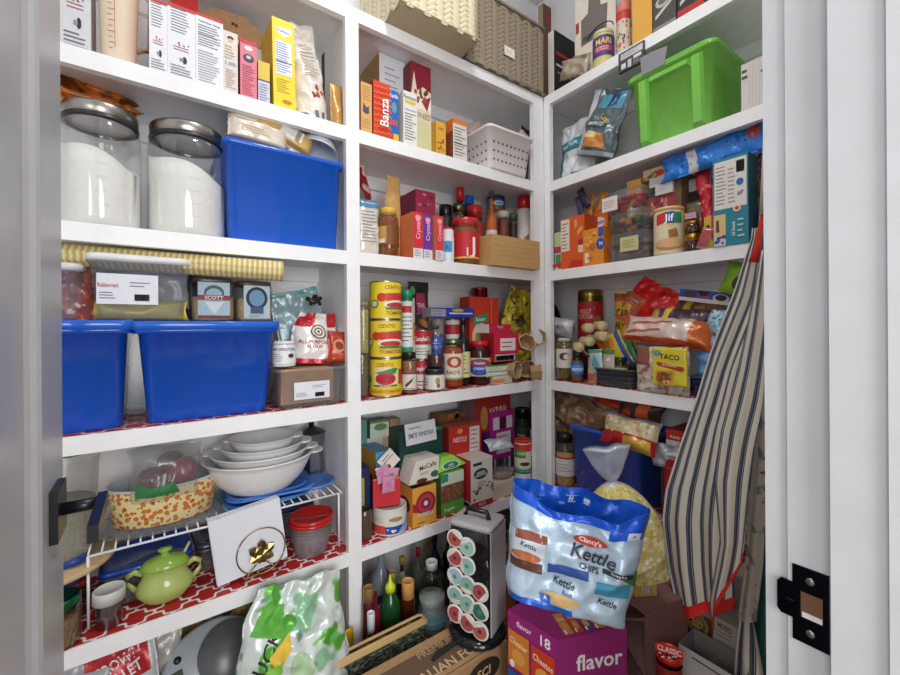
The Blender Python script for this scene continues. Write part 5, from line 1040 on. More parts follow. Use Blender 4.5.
B('coffee_carton', 'tall white coffee carton with red side and green oval at the shelf edge', 'carton', 'L', 468, 490, 459, 'D', .0, .13, {'F': '#ddd6cc', 'L': '#c02430', 'T': '#d0c8bc'}, [('e', .45, .69, .36, .13, '#e9e6e0'), ('e', .45, .69, .33, .115, '#1f4f3c'), ('t', .45, .71, .05, 'GREEN', '#eef2ea', 4, .5), ('t', .45, .66, .04, 'MOUNTAIN', '#eef2ea', 4, .5), ('r', .1, .87, .5, .93, '#3a3030'), ('n', .3, .42, .8, .54, 3, '#77706a'), ('r', 0, 0, 1, .12, '#c02430'), ('t', .5, .06, .05, 'KCUP', '#f2e4e0', 3, .5), ('dots', .1, .18, .4, .4, 6, .08, .03, ['#6a4a3c', '#3a2c24']), ('dots', .7, .25, 1, .5, 5, .08, .03, ['#8a6a5c']), ('L', 'r', 0, 0, 1, .13, '#c9c9cc'), ('L', 'bar', .6, .02, .95, .11)])
B('cocoa_carton', 'red tea box with white panel resting behind the tall white carton', 'carton', 'L', 451, 484, 427, ROW['D']+.135, .075, .06, {'F': '#c42c28', 'L': '#8f2420', 'T': '#b56a4c'}, [('t', .33, .62, .13, 'NESTLE', '#f0d8cc', -2, .4), ('e', .33, .85, .08, .07, '#d8a23c'), ('r', .62, .2, .93, .92, '#e8dcd8'), ('n', .65, .25, .9, .88, 5, '#b08078'), ('r', 0, 0, 1, .16, '#b06a5a')])
B('cocoa_carton', 'mixed colour carton propping up the red tea box', 'carton', 'L', 452, 486, 465, 'D', .09, .09, '#6a4a3a', H=.134)
B('tea_carton', 'brown leaf patterned carton standing open behind the red tea box', 'carton', 'L', 441, 475, 413, ROW['D']+.11, .17, .06, {'F': '#77502f', 'T': '#7a5a3c'}, [('dots', .05, .1, .95, .95, 22, .08, .08, ['#8c3a34', '#a8703c', '#5a6a44', '#6a3a2c'])])
B('storage_carton', 'grey brown carton at the back under the leaf patterned one', 'carton', 'L', 440, 476, 470, 'D', .17, .08, '#574a44', H=.109)
B('tea_carton', 'magenta carton with white windows at the back', 'carton', 'L', 490, 514, 411, ROW['D']+.1, .12, .1, {'F': '#b01c84', 'L': '#7a3090', 'T': '#b8207c'}, [('r', .12, .62, .38, .88, '#e0d4dc'), ('r', .4, .62, .65, .88, '#40182c'), ('r', .67, .62, .92, .88, '#ddd0d8'), ('r', .25, .1, .85, .55, '#e0d8e0'), ('n', .3, .15, .8, .5, 5, '#8a4a7a'), ('L', 'e', .5, .75, .3, .12, '#6a5ac0')])
B('tea_carton', 'striped dark carton under the magenta one', 'carton', 'L', 486, 516, 455, 'D', .12, .1, {'F': '#4a3c54'}, [('r', .1 + .16*i, 0, .16 + .16*i, 1, ['#8a7aa8', '#c8c0d0', '#30303c', '#9c7ac0', '#d0c8d8'][i]) for i in range(5)], H=.099)
B('bar_carton', 'red carton lying flat on top of the magenta one', 'carton', 'L', 472, 508, 396, ROW['D']+.215, .14, .09, {'F': '#a02024', 'L': '#7a5a60'}, [('e', .25, .4, .1, .35, '#b58a3c'), ('t', .65, .5, .35, 'NATURAL', '#e8c8c0', 3, .5)])
G('magazine', 'glossy folded flyer draped over the boxes', 'flyer', 'L', 0, 0, 0, 'D', .06, .02, '#b9c4cc', [('p', [(.1, .2), (.6, .3), (.5, .8)], '#e0e4e8'), ('e', .75, .7, .12, .15, '#c8b060')], 'pillow', .008, center=(499, 444), W=.13, H=.05, pitch=-50, tilt=3)
B('snack_tray', 'cream rectangular tub at the shelf edge under the oval clear one', 'tub', 'L', 489, 516, 482, 'D', .01, .07, {'F': '#d5c8b0', 'T': '#c8bca4'}, [('n', .1, .3, .7, .8, 3, '#c0b298')])
zt = ROW['D'] + .052; p = hit('L', 503, 474, .045)
e = empty('deli_tub', 'low clear oval tub of pale crumbs on the cream tub', 'tub', Vector((p.x, p.y, bpy.data.objects['snack_tray']['top_z'] + .0008)))
MB().lathe([(0, 0), (.042, 0), (.046, .003), (.05, .022), (.05, .024)], '#d8d4cc:clear', n=32, sy=.6).build('tub_body', e); MB().lathe([(0, .002), (.04, .002), (.045, .016), (0, .018)], '#a08a70:food', n=32, sy=.6).build('contents', e); MB().lathe([(.052, .022), (.052, .03), (.045, .032), (0, .032)], '#c8c0b4:clear', n=32, sy=.6).build('lid', e)
V('creamer_tub', 'lower white tub with a green lid by the corner post', 'tub', 'L', 516, 533, 475, 'D', .01, 'drum', '#dfdfdc:plas', cap=(.82, 1.02, '#4a9468:plas'), lab=(.1, .75, '#e4e2dc', [('n', .0, .3, .2, .7, 4, '#8a8a8a')]), H=.072)
V('creamer_canister', 'white coffee creamer canister with a red top on the green lidded tub', 'canister', 'L', 516, 533, 438, ROW['D']+.0728, .014, 'drum', '#e4e0da:plas', cap=(.9, 1.0, '#c8301f:plas'), lab=(.05, .88, '#e4ddd2', [('r', .0, .68, 1, .98, '#cf3a20'), ('r', .12, .42, .62, .75, '#4a9440'), ('t', .5, .6, .12, 'COFFEE', '#f4f0e4', 0, .5), ('e', .6, .18, .2, .08, '#5a3420')]))
V('coffee_jar', 'dark jar with black lid behind the creamer canister', 'jar', 'L', 515, 530, 408, ROW['D'], .15, 'wide', '#2a3a34:gloss', cap=(.85, 1, '#191b1c:plas'), lab=(.3, .7, '#3c4a44', [('n', .2, .2, .8, .8, 3, '#c8d0c0')]))
V('coffee_jar', 'brown banded dark jar hard against the corner post', 'jar', 'L', 527, 541, 402, ROW['D'], .12, 'wide', '#3a2c28:gloss', cap=(.86, 1, '#8a6f54:plas'), lab=(.2, .6, '#c8c4cc', [('e', .5, .5, .3, .35, '#3a3a48'), ('e', .5, .5, .15, .2, '#d8d8e0')]))
# ============================================================ RIGHT WALL
# ---- top shelf
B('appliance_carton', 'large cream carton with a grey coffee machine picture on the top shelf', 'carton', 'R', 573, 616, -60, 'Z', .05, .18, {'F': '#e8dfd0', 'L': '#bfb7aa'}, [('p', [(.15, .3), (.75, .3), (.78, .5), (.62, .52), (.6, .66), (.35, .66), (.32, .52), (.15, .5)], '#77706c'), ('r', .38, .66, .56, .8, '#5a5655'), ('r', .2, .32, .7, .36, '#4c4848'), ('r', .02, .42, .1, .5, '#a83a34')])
V('spread_jar', 'yellow jar with purple label and wire handle at the shelf edge', 'jar', 'R', 590, 612, 36, 'Z', .004, 'drum', '#d9cc8c:plas', cap=(.88, 1.0, '#dcd2a4:plas'), lab=(.25, .82, '#4a3c80', [('t', .5, .7, .28, 'MARI', '#e8c860', 0, .5), ('r', .2, .2, .8, .5, '#b0486a'), ('n', .25, .25, .75, .45, 2, '#e8d8c0')]), capname='lid')
mb = MB(); c = hit('R', 601, 40, .03); mb.tube([c + Vector((-.02, .05*math.cos(a), .01 + .03*math.sin(a))) for a in [PI*k/10 for k in range(11)]], .0018, '#1d1d1f:metal'); o = mb.build('jar_handle'); j = bpy.data.objects['spread_jar']; o.parent = j; o.matrix_parent_inverse = (Matrix.Translation(j.location) @ Matrix.Rotation(j.rotation_euler.z, 4, 'Z')).inverted()
G('rolled_bag', 'crumpled clear plastic bag lying beside the black box on the top shelf', 'bag', 'R', 0, 0, 0, 'Z', .03, .05, '#b8a894', [], 'pillow', .016, center=(577, 66), W=.13, H=.07, tilt=14, yaw=0)
bands = [('r', 0, .08*i + .3, 1, .08*i + .38, c) for i, c in enumerate(['#c23a34', '#d07a6a', '#8fb6b4', '#e0a83c', '#3c9cb0', '#d8b04a', '#c86a3c', '#b83a3a'])]
V('patterned_tube', 'tall tin with rainbow striped bands over a dotted base', 'tin', 'R', 616, 631, -60, 'Z', .01, 'drum', '#b8a898', cap=(.97, 1, '#3a3434:plas'), lab=(0, .97, '#d2c2ac', bands + [('dots', 0, .02, 1, .28, 50, .035, .012, ['#2f2a28', '#b83a34', '#e0d4c0', '#3c6a7a'])]))
B('toy_carton', 'plain orange yellow carton beside the banded tin', 'carton', 'R', 632, 652, -40, 'Z', .008, .13, {'F': '#dfa94a', 'R': '#a87830'})
B('appliance_carton', 'dark grey carton with a chrome dish picture', 'carton', 'R', 653, 676, -50, 'Z', .004, .14, {'F': '#4c4644', 'R': '#36302e'}, [('e', .4, .35, .3, .07, '#b8b4ae'), ('e', .42, .36, .2, .045, '#6a6662'), ('p', [(.1, .15), (.9, .3), (.9, .34), (.1, .2)], '#c8c4bc'), ('r', 0, .0, 1, .05, '#8a8480')])
B('appliance_carton', 'black and red carton at the right end of the top shelf', 'carton', 'R', 677, 704, -70, 'Z', .008, .14, {'F': '#2a2626'}, [('r', 0, .0, 1, .1, '#b02c28'), ('p', [(.1, .15), (.9, .3), (.9, .4), (.1, .2)], '#c8b8b0')])
p, w, h = spot('R', 619, 645, 45, ROW['Z']-.085, -.0035)
mb = MB(); mb.box((-w/2, -.012, 0), (w/2, 0, h), '#47474b:plas'); mb.box((-w/2, -.012, h), (w/2, .05, h+.0012), '#3c3c40:plas')
prints(mb, Flat((-w/2, -.012, 0), (1,0,0), (0,0,1), w, h), [('r', .1, .6, .95, .92, '#cfd0d4'), ('r', .12, .1, .3, .38, '#d8d8dc'), ('r', .38, .05, .52, .45, '#c8c8cc'), ('r', .6, .35, .9, .52, '#d8d8dc'), ('n', .15, .65, .9, .9, 3, '#8a8a90'), ('n', .6, .08, .9, .3, 3, '#b8b8bc')])
o = mb.build('label_holder', None, p); orient(o, 'R'); o.location.z = SH['Z'] + .0012 - h; tag(o, 'grey card holder with white stickers hooked over the top shelf edge', 'label holder')
c = hit('R', 655, 62, -.004); mb = MB(); mb.prism([(-.035, -.03), (.035, -.03), (.045, .02), (.0, .028), (-.04, .028)], 0, .002, '#8a8a8e:plas', xf=Matrix(((1,0,0,0),(0,0,-1,0),(0,1,0,0),(0,0,0,1)))); o = mb.build('plastic_flap', None, c); orient(o, 'R', 0, 0); tag(o, 'grey translucent flap hanging beside the card holder', 'flap')
# ---- row A right
G('chip_bag', 'white and teal snack bag nearest the corner post', 'bag', 'R', 554, 588, 118, 'A', .03, .1, '#cfd3d6', [('r', .05, .48, .8, .54, '#2f7080'), ('t', .4, .6, .07, 'New York', '#e8f2f4', 0, .5), ('e', .38, .22, .22, .18, '#e4e6ea')], 'pouch', .014, reg=[('r', 0, .52, .9, .7, '#2f8a98'), ('r', 0, 0, .16, .6, '#2c7684'), ('r', .3, 0, 1, .08, '#3a8c9c')])
G('produce_bag', 'bag with orange and pale pieces at the back behind the teal one', 'bag', 'R', 576, 604, 112, 'A', .14, .08, '#b8aea4', [], 'pillow', .014, reg=[('noise', 6, .2, '#b06a3c'), ('noise', 5, .25, '#cfc8b8', 5)])
G('popcorn_bag', 'silver and dark grey popcorn bag slumped beside the green bin', 'bag', 'R', 0, 0, 0, 'A', .04, .09, '#5a666e', [('p', [(.5, .72), (.78, .75), (.78, .92), (.5, .9)], '#1f3c8a'), ('t', .64, .82, .05, 'Boom', '#e0e4ea', 90, .15), ('t', .62, .55, .07, 'Crisp', '#d8c84c', -25, .35), ('r', .2, .42, .75, .5, '#33505f'), ('t', .48, .46, .05, 'SMOKED', '#dfe4e8', 0, .45), ('p', [(.15, .12), (.8, .1), (.75, .32), (.35, .34)], '#c8853c'), ('e', .4, .3, .2, .05, '#e0c488')], 'pouch', .014, reg=[('r', 0, 0, .2, 1, '#c9cdd2'), ('r', .3, .7, .9, .95, '#4f97a8'), ('r', 0, 0, 1, .06, '#b0b8be')], center=(607, 122), W=.16, H=.225, tilt=22)
# green bin
p, w, h = spot('R', 630, 714, 64, 'A', -.005)
h = .23; e = empty('storage_bin', 'lime green plastic bin on the right shelf under the top shelf', 'bin', p); orient(e, 'R')
gm = '#79bf4e:gloss'; dp = .25
bin_mesh(w, dp, h, gm, .016, .86).build('bin_body', e)
mb = MB(); x = w/2; yy = lambda z: dp/2 - dp/2*(.86 + .13*z/h) - .001
def relief(x0, x1, z0, z1, d):
    vs = []
    for (a, b, c_) in ((x0, z0, 0), (x1, z0, 0), (x1, z1, 0), (x0, z1, 0), (x0+.006, z0+.006, -d), (x1-.006, z0+.006, -d), (x1-.006, z1-.006, -d), (x0+.006, z1-.006, -d)): vs.append((a, yy(b)+c_, b))
    mb.add(vs, [(4,5,6,7), (0,1,5,4), (1,2,6,5), (2,3,7,6), (3,0,4,7)], gm, False)
relief(-x*.78, -x*.5, .01, h-.02, .012); relief(x*.5, x*.78, .01, h-.02, .012); relief(-x*.5, x*.5, h-.045, h-.02, .012)
mb.build('corner_ribs', e)
mb = MB(); mb.tube(rrect(-x-.006, x+.006, -.006, dp+.006, .03, h-.002), .005, gm, 8, True); mb.build('rim', e)
p, w, h = spot('R', 741, 775, 58, 'A', .03)
o = carton_mesh(w, .18, h, '#cfc9c4:plas', [('r', .02, .82, .18, .88, '#4a4440'), ('r', .02, .7, .2, .76, '#4a4440'), ('r', .6, .7, .66, .75, '#4a4440')] + [('r', .25+.1*i, .03, .26+.1*i, .97, '#b8b0aa') for i in range(6)]).build('plastic_case', None, p); orient(o, 'R'); tag(o, 'pale ribbed plastic case with dark latches right of the green bin', 'case')
# ---- row B right
B('cookie_carton', 'narrow white carton with red and green print beside the corner post', 'carton', 'R', 556, 563, 232, 'B', .012, .12, {'F': '#dcd4c4'}, [('r', 0, .45, 1, .62, '#b8323c'), ('r', .1, .2, .9, .42, '#4f8a5c'), ('dots', 0, 0, 1, .2, 6, .3, .05, ['#b83a34']), ('r', 0, .62, 1, 1, '#b9c08a')])
B('blue_carton', 'blue sliver of a carton against the corner post', 'carton', 'R', 553, 556, 232, 'B', .04, .1, '#23468a')
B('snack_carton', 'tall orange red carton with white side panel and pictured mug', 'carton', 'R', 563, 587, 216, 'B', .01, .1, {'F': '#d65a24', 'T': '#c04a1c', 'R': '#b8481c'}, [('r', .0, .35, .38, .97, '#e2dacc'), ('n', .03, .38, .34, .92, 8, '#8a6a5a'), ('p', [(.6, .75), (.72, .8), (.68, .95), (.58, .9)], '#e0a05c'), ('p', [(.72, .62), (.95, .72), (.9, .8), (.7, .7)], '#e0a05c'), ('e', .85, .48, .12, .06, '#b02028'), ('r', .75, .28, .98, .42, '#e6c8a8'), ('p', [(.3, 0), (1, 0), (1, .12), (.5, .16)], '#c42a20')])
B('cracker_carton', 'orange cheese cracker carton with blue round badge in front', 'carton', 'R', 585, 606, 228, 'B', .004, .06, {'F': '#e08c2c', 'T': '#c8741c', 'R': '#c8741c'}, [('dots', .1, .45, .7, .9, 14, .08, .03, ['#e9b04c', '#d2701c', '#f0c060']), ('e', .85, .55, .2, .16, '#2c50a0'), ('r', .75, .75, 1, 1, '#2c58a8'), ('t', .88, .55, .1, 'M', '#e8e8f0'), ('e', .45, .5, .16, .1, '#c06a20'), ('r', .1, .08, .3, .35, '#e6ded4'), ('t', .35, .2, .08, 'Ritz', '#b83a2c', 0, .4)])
B('cracker_carton', 'orange carton with oval white logo standing behind the cheese cracker one', 'carton', 'R', 588, 606, 209, 'B', .08, .06, {'F': '#d9702c'}, [('e', .5, .78, .36, .09, '#e6d8d2'), ('t', .5, .78, .08, 'Lance', '#7a3a5a', 8, .6)])
B('storage_carton', 'flat brown carton at the back holding up the candy tray', 'carton', 'R', 572, 640, 218, 'B', .13, .13, '#5c3d2a:card')
p, w, h = spot('R', 589, 639, 190, ROW['B']+.165, .12)
z0 = bpy.data.objects['storage_carton.003']['top_z'] if 'storage_carton.003' in bpy.data.objects else ROW['B']+.15
mb = carton_mesh(w, .1, .05, {'F': '#4c2c22', 'T': '#5a3a2c'}, [('r', .03 + .24*i, .2, .2 + .24*i, .8, '#8a5c3c') for i in range(4)] + [('t', .12 + .24*i, .45, .3, 'BAR', '#d0b088') for i in range(4)] + [('r', 0, .86, 1, 1, '#a07a58')]); 
o = mb.build('candy_tray', None, p); o.location.z = ROW['B']+.167; orient(o, 'R', 0, 0); tag(o, 'long brown candy bar display carton just under the shelf', 'carton')
B('bar_carton', 'small mustard carton with grey word in front of the candy tray', 'carton', 'R', 627, 641, 180, ROW['B']+.125, .06, .05, {'F': '#d39a34', 'T': '#c88c28'}, [('t', .5, .4, .3, 'bars', '#6a6a6a', 0, .7), ('p', [(.2, .2), (.8, .3), (.8, .5), (.2, .4)], '#e0d8cc')])
for k, (x, y, c, lb) in enumerate(((584, 198, '#1f2438', 'dark navy snack stick poking up behind the orange carton'), (580, 209, '#4a4060', 'purple grey snack stick low behind the orange carton'), (590, 208, '#b8762c', 'amber snack stick beside the navy one'), (599, 203, '#c0822f', 'second amber snack stick nearer the clamshell'))):
    G('snack_stick', lb, 'packet', 'R', 0, 0, 0, 'B', .05 + .015*k, .018, c, [], 'pillow', .005, center=(x, y), W=.03, H=.085, tilt=-28 + 18*k, yaw=4*k)
def clamshell(x0, x1, yt, zb_, inset, cont, label, lab_=None, dep=.11):
    p, w, h = spot('R', x0, x1, yt, zb_, inset); e = empty('clamshell_tub', label, 'tub', p, 0, 'clear bakery clamshells'); orient(e, 'R'); x = w/2
    mb = MB(); mb.loft([rrect(-x*.88, x*.88, .01, dep-.01, .02, 0), rrect(-x, x, 0, dep, .025, h*.55), rrect(-x-.004, x+.004, -.004, dep+.004, .025, h*.56), rrect(-x-.004, x+.004, -.004, dep+.004, .025, h*.6), rrect(-x*.96, x*.96, .004, dep-.004, .025, h*.62), rrect(-x*.9, x*.9, .01, dep-.01, .02, h)], M('#dcdcda:clear'), True, True); mb.build('tub_body', e)
    mb = MB(); rs = random.Random(int(x0)); 
    for i in range(34):
        cx, cy, cz = rs.uniform(-x*.74, x*.74), rs.uniform(.024, dep-.025), rs.uniform(.016, h*.72); r = rs.uniform(.011, .015)
        mb.lathe([(0, -r*.7), (r*.8, -r*.5), (r, 0), (r*.8, r*.5), (0, r*.7)], M(cont[i % len(cont)], 'matte'), n=8, c=(cx, cy), xf=Matrix.Translation((0, 0, cz)))
    mb.build('contents', e)['kind'] = 'stuff'
    if lab_: mb = MB(); prints(mb, Flat((x*lab_[0], -.0055, h*lab_[1]), (1,0,0), (0,0,1), x*lab_[2], h*lab_[3]), lab_[4]); mb.build('label', e)
    return p.z + h
z = clamshell(607, 650, 231, 'B', .004, ['#4c3020', '#6a4630', '#7c5638'], 'clear clamshell of dark brown cookies with pale yellow label, lowest of three', (-.22, .3, .85, .5, [('r', 0, 0, 1, 1, '#c3be86'), ('n', .15, .2, .85, .8, 4, '#6a6a48')]))
z = clamshell(606, 649, 210, z+.001, .01, ['#3c6a34', '#c0702c', '#2a2420', '#5a3424'], 'clear clamshell with green and dark pieces, middle of three')
z = clamshell(605, 646, 187, z+.001, .014, ['#a81424', '#b8202c', '#98101c'], 'clear clamshell of bright red candies with white label, topmost', (-.95, .12, .8, .62, [('r', 0, 0, 1, 1, '#e0d6d0'), ('n', .1, .2, .9, .8, 4, '#8a7a74')]))
V('peanut_butter_tub', 'big cream peanut butter tub with red blue and green logo', 'tub', 'R', 650, 681, 210, 'B', .003, 'drum', '#d9c08c:plas', cap=(.93, 1.04, '#dcb878:plas'), lab=(.03, .9, '#dccfae', [('p', [(.2, .68), (.42, .72), (.42, .98), (.2, .94)], '#c42c2c'), ('r', .42, .7, .62, .98, '#2c4aa0'), ('r', .62, .7, .8, .96, '#2f8a5c'), ('t', .5, .84, .17, 'Jif', '#f4f4f0', 0, .5), ('p', [(.42, .7), (.62, .7), (.52, .6)], '#e0c040'), ('e', .5, .2, .34, .13, '#b98454'), ('e', .5, .24, .34, .11, '#d8a878'), ('p', [(.5, .35), (.7, .38), (.66, .58), (.48, .54)], '#9a6438'), ('r', .84, 0, 1, 1, '#d8b840')]))
B('storage_carton', 'brown carton behind the peanut butter tub carrying the slim white cartons', 'carton', 'R', 642, 680, 215, 'B', .12, .1, {'F': '#5a3a2c'}, [('dots', .1, .6, .9, .95, 12, .06, .06, ['#a83434', '#c8a08c'])])
zt = bpy.data.objects['storage_carton.004']['top_z'] if 'storage_carton.004' in bpy.data.objects else ROW['B'] + .16
z = B('bar_carton', 'dark red speckled carton low in the pile behind the tub', 'carton', 'R', 646, 674, 196, ROW['B']+.135, .06, .05, {'F': '#8c3434', 'T': '#5a2824'}, [('dots', .05, .1, .95, .9, 16, .05, .15, ['#c06a6a', '#5a1c1c', '#b8a090'])])
z = B('bar_carton', 'lower slim white carton turned sideways in the pile', 'carton', 'R', 655, 673, 186, z+.001, .05, .07, {'F': '#c4bcb8', 'T': '#8a7a74'}, [('n', .1, .3, .8, .7, 2, '#a8a09c')], H=.032)
z = B('bar_carton', 'upper slim white carton nearer the brown bars', 'carton', 'R', 645, 669, 176, z+.001, .05, .07, {'F': '#c9c2be', 'T': '#8a7a74'}, [('n', .1, .3, .8, .7, 2, '#a8a09c')], H=.03)
z = B('bar_carton', 'cream carton with red fruit picture topmost of the pile', 'carton', 'R', 641, 668, 166, z+.001, .055, .06, {'F': '#c9b48c', 'T': '#a8906c'}, [('e', .65, .4, .16, .3, '#b83a2c'), ('dots', .05, .1, .5, .6, 8, .08, .15, ['#6a4a34', '#8a6a4c'])], H=.034)
B('divider_card', 'upright brown cardboard sheet beside the slim white cartons', 'card', 'R', 674, 681, 170, 'B', .05, .1, '#6e5236:card')
B('dark_carton', 'dark maroon open carton with white packet on top', 'carton', 'R', 682, 702, 178, 'B', .1, .1, {'F': '#33201e'}, [('r', 0, .84, .85, 1, '#cfc8c4')])
G('granola_bag', 'brown and green produce bag in the dark gap', 'bag', 'R', 684, 708, 198, ROW['B']+.05, .05, .05, '#6a5a48', [], 'pillow', .01, reg=[('noise', 6, .1, '#8a6a44'), ('noise', 7, .2, '#4a5a3c', 3)])
G('chip_bag', 'red snack bag squeezed behind the teal carton', 'bag', 'R', 699, 716, 163, ROW['B']+.06, .04, .04, '#b8202c', [('dots', .1, .2, .9, .8, 8, .1, .03, ['#d86a6a'])], 'pillow', .008, tilt=-8)
for k, (yt, zz, lb) in enumerate(((231, None, 'lower gold topped glass jar beside the peanut butter tub'), (216, 1, 'upper gold topped glass jar stacked on the lower one'))):
    z = V('gold_lid_jar', lb, 'jar', 'R', 684, 702, yt, 'B' if not zz else z+.0008, .006, [(0, 0), (.85, 0), (.95, .06), (1, .2), (1, .55), (.9, .7), (.84, .75)], '#6a3a20:glass', cap=(.62, .92, '#c8a040:metal'), cont=(.55, '#6a3018'), group='gold lidded jars', H=(.052, .04)[k])
B('candy_packet', 'pink wrapped block on top of the gold lidded jars', 'packet', 'R', 685, 696, 206, z+.001, .0, .05, {'F': '#b88aa0', 'T': '#d0a0bc', 'R': '#9a6a84'}, H=.017, yaw=14)
B('snack_carton', 'small yellow carton with a red end panel by the teal carton', 'carton', 'R', 698, 712, 216, 'B', .03, .06, {'F': '#d4b03c'}, [('r', .55, .3, 1, 1, '#c42228'), ('t', .78, .65, .3, 'bar', '#e8d8c8', 90, .4), ('e', .3, .6, .2, .15, '#3a3428')])
G('candy_cane_bag', 'red and clear candy cane packet leaning before the yellow carton', 'packet', 'R', 0, 0, 0, 'B', .006, .014, '#b8888a', [('p', [(.0, .1*i), (1, .1*i+.08), (1, .1*i+.13), (0, .1*i+.05)], '#c02830') for i in range(1, 9)], 'pillow', .004, center=(708, 238), W=.03, H=.06, tilt=20)
o = B('granola_carton', 'large teal carton with white nutrition panel at the right end', 'carton', 'R', 713, 749, 156, 'B', -.003, .07, {'F': '#1f7f92', 'L': '#2c8a5c', 'R': '#14505c', 'T': '#1c6c7c'},
  [('r', .05, .42, .96, .965, '#dcd8cf'), ('n', .09, .46, .4, .92, 11, '#77736c'), ('n', .44, .46, .66, .88, 9, '#8a867e'), ('bar', .68, .8, .9, .93), ('e', .78, .69, .1, .04, '#2460a8'), ('dots', .74, .52, .88, .6, 6, .03, .012, ['#77736c']), ('r', .04, .12, .38, .36, '#d8b878'), ('p', [(.1, .16), (.2, .16), (.18, .3), (.1, .3)], '#5a3c24'), ('r', .04, 0, .38, .12, '#c9c4d0'), ('dots', .1, .02, .36, .12, 8, .05, .02, ['#38488a', '#5a4a7a']), ('e', .7, .4, .11, .04, '#e0d0b8'), ('e', .7, .4, .06, .022, '#c0402c'), ('t', .6, .18, .09, 'Lil Snack', '#e0ecec', 90, .22), ('n', .72, .06, .92, .3, 4, '#bcd4d4')])
G('paper_plate_pack', 'bright blue patterned pack with white band on top of the teal carton', 'pack', 'R', 0, 0, 0, 'B', .05, .05, '#2f80dc', [('p', [(.3, .0), (.4, .0), (.38, 1), (.28, 1)], '#d4d2cc'), ('dots', .05, .1, .9, .9, 40, .012, .05, ['#4f9ae0', '#17509c', '#6ab0ea']), ('e', .9, .7, .05, .25, '#c8401c')], 'pillow', .01, center=(710, 153), W=.29, H=.078, tilt=-3, pitch=-8)
G('dark_snack_bag', 'navy and brown snack bag right of the teal carton', 'bag', 'R', 750, 764, 150, 'B', .03, .06, '#25304c', [], 'pouch', .01, reg=[('noise', 6, .2, '#8a3a24'), ('noise', 5, .2, '#54483c', 4)])
# ---- row C right
o = MB().lathe([(0, 0), (.075, 0), (.085, .004), (.09, .018), (.086, .018), (.08, .006), (0, .005)], '#1c1d1f:gloss', n=48).build('baking_pan', None, hit('R', 545, 318, .2)); o.rotation_euler = (0, PI/2+.15, PI); tag(o, 'round black pan leaning in the corner of the right shelves', 'pan')
G('snack_bag', 'grey white packet lying at the left by the corner post', 'packet', 'R', 0, 0, 0, 'C', .05, .05, '#b0b0b8', [('t', .45, .5, .2, 'K', '#7a1c34')], 'pillow', .014, center=(563, 330), W=.1, H=.07, tilt=10)
B('stock_carton', 'dark carton hidden behind the shaker bottle', 'carton', 'R', 556, 575, 350, 'C', .09, .05, '#3a3430')
V('cocoa_tin', 'red cocoa tin with a gold lid and mug picture', 'tin', 'R', 576, 602, 290, ROW['C']+.09, .12, 'drum', '#9c8a4a:metal', cap=(.82, 1.0, '#a08e48:metal'), lab=(0, .82, '#b0202a', [('t', .35, .82, .08, 'HOLLY', '#e0b8a8', 0, .35), ('t', .35, .72, .08, 'COCOA', '#e0b8a8', 0, .4), ('e', .72, .6, .14, .14, '#a87c3c'), ('e', .55, .2, .3, .2, '#d8c8ac'), ('e', .55, .16, .22, .13, '#1f1816'), ('dots', .05, .3, .95, .95, 12, .015, .015, ['#e0b0a8'])]))
B('storage_carton', 'black carton under the cocoa tin and the cork tubes', 'carton', 'R', 566, 610, 345, 'C', .1, .12, '#26221f:card', H=.089)
tubes = ((586, 328, .075, 'uppermost left pale wafer roll in the pile'), (598, 336, .07, 'speckled pale wafer roll at the right of the pile'), (583, 341, .065, 'middle pale wafer roll in the pile'), (574, 348, .06, 'lowest left pale wafer roll in the pile'), (595, 326, .095, 'back wafer roll behind the uppermost one'))
for k, (x, y, ins, lb) in enumerate(tubes):
    e = MB().lathe([(0, 0), (.009, 0), (.014, .001), (.0175, 0), (.018, .002), (.018, .065), (.016, .068), (0, .068)], '#cbb88c:food', n=20); e.add([(.0095*math.cos(a*.5), .0095*math.sin(a*.5), -.0004) for a in range(13)], [tuple(range(12, -1, -1))], '#c08a68')
    o = e.build('wafer_roll', None, hit('R', x, y, ins)); o.rotation_euler = (PI/2, 0, -PI/2 + .8 + .12*(k % 3)); tag(o, lb, 'wafer roll', 'pale wafer rolls in a pile')
V('seasoning_shaker', 'clear shaker of green herbs with a white label', 'shaker', 'R', 554, 571, 338, 'C', .012, 'wide', '#d8d0bc:glass', cap=(.92, .8, '#c8c2b4:plas'), lab=(.3, .75, '#d8d2c8', [('e', .5, .6, .22, .2, '#5a3a2c'), ('e', .58, .58, .13, .14, '#d8d2c8')]), cont=(.88, '#7a6a34'), bodyname='shaker_body')
V('spice_jar', 'jar with blue label and black top beside the herb shaker', 'jar', 'R', 571, 584, 352, 'C', .01, 'jar', '#b89c84:glass', cap=(.82, .85, '#222225:plas'), lab=(.25, .65, '#2f60b0', [('e', .5, .5, .4, .35, '#5a8ad0'), ('t', .5, .5, .3, 'morton', '#e8eef4', 0, .7)]), cont=(.7, '#9a6c4c'))
G('rice_packet', 'small cream and red packet left of the grey bin', 'packet', 'R', 584, 593, 358, 'C', .012, .025, '#d0b898', [('r', .2, .1, .9, .4, '#b85a3c')], 'pouch', .005)
def ribbin(x0, x1, yt, col, label, dep=.12):
    p, w, h = spot('R', x0, x1, yt, 'C', -.006); e = empty('small_bin', label, 'bin', p); orient(e, 'R'); bin_mesh(w, dep, h, col, .006, .86).build('bin_body', e)
    mb = MB()
    for k in (.3, .55, .8):
        kk = .86 + .13*k; x = w/2*kk + .001; y0 = dep/2 - dep/2*kk - .001; mb.tube(rrect(-x, x, y0, dep-y0, .02, h*k), .0018, col.split(':')[0] + ':gloss', 6, True)
    mb.build('ribs', e); return p
ribbin(592, 632, 369, '#45484c', 'small dark grey ribbed bin of seasoning packets at the shelf edge')
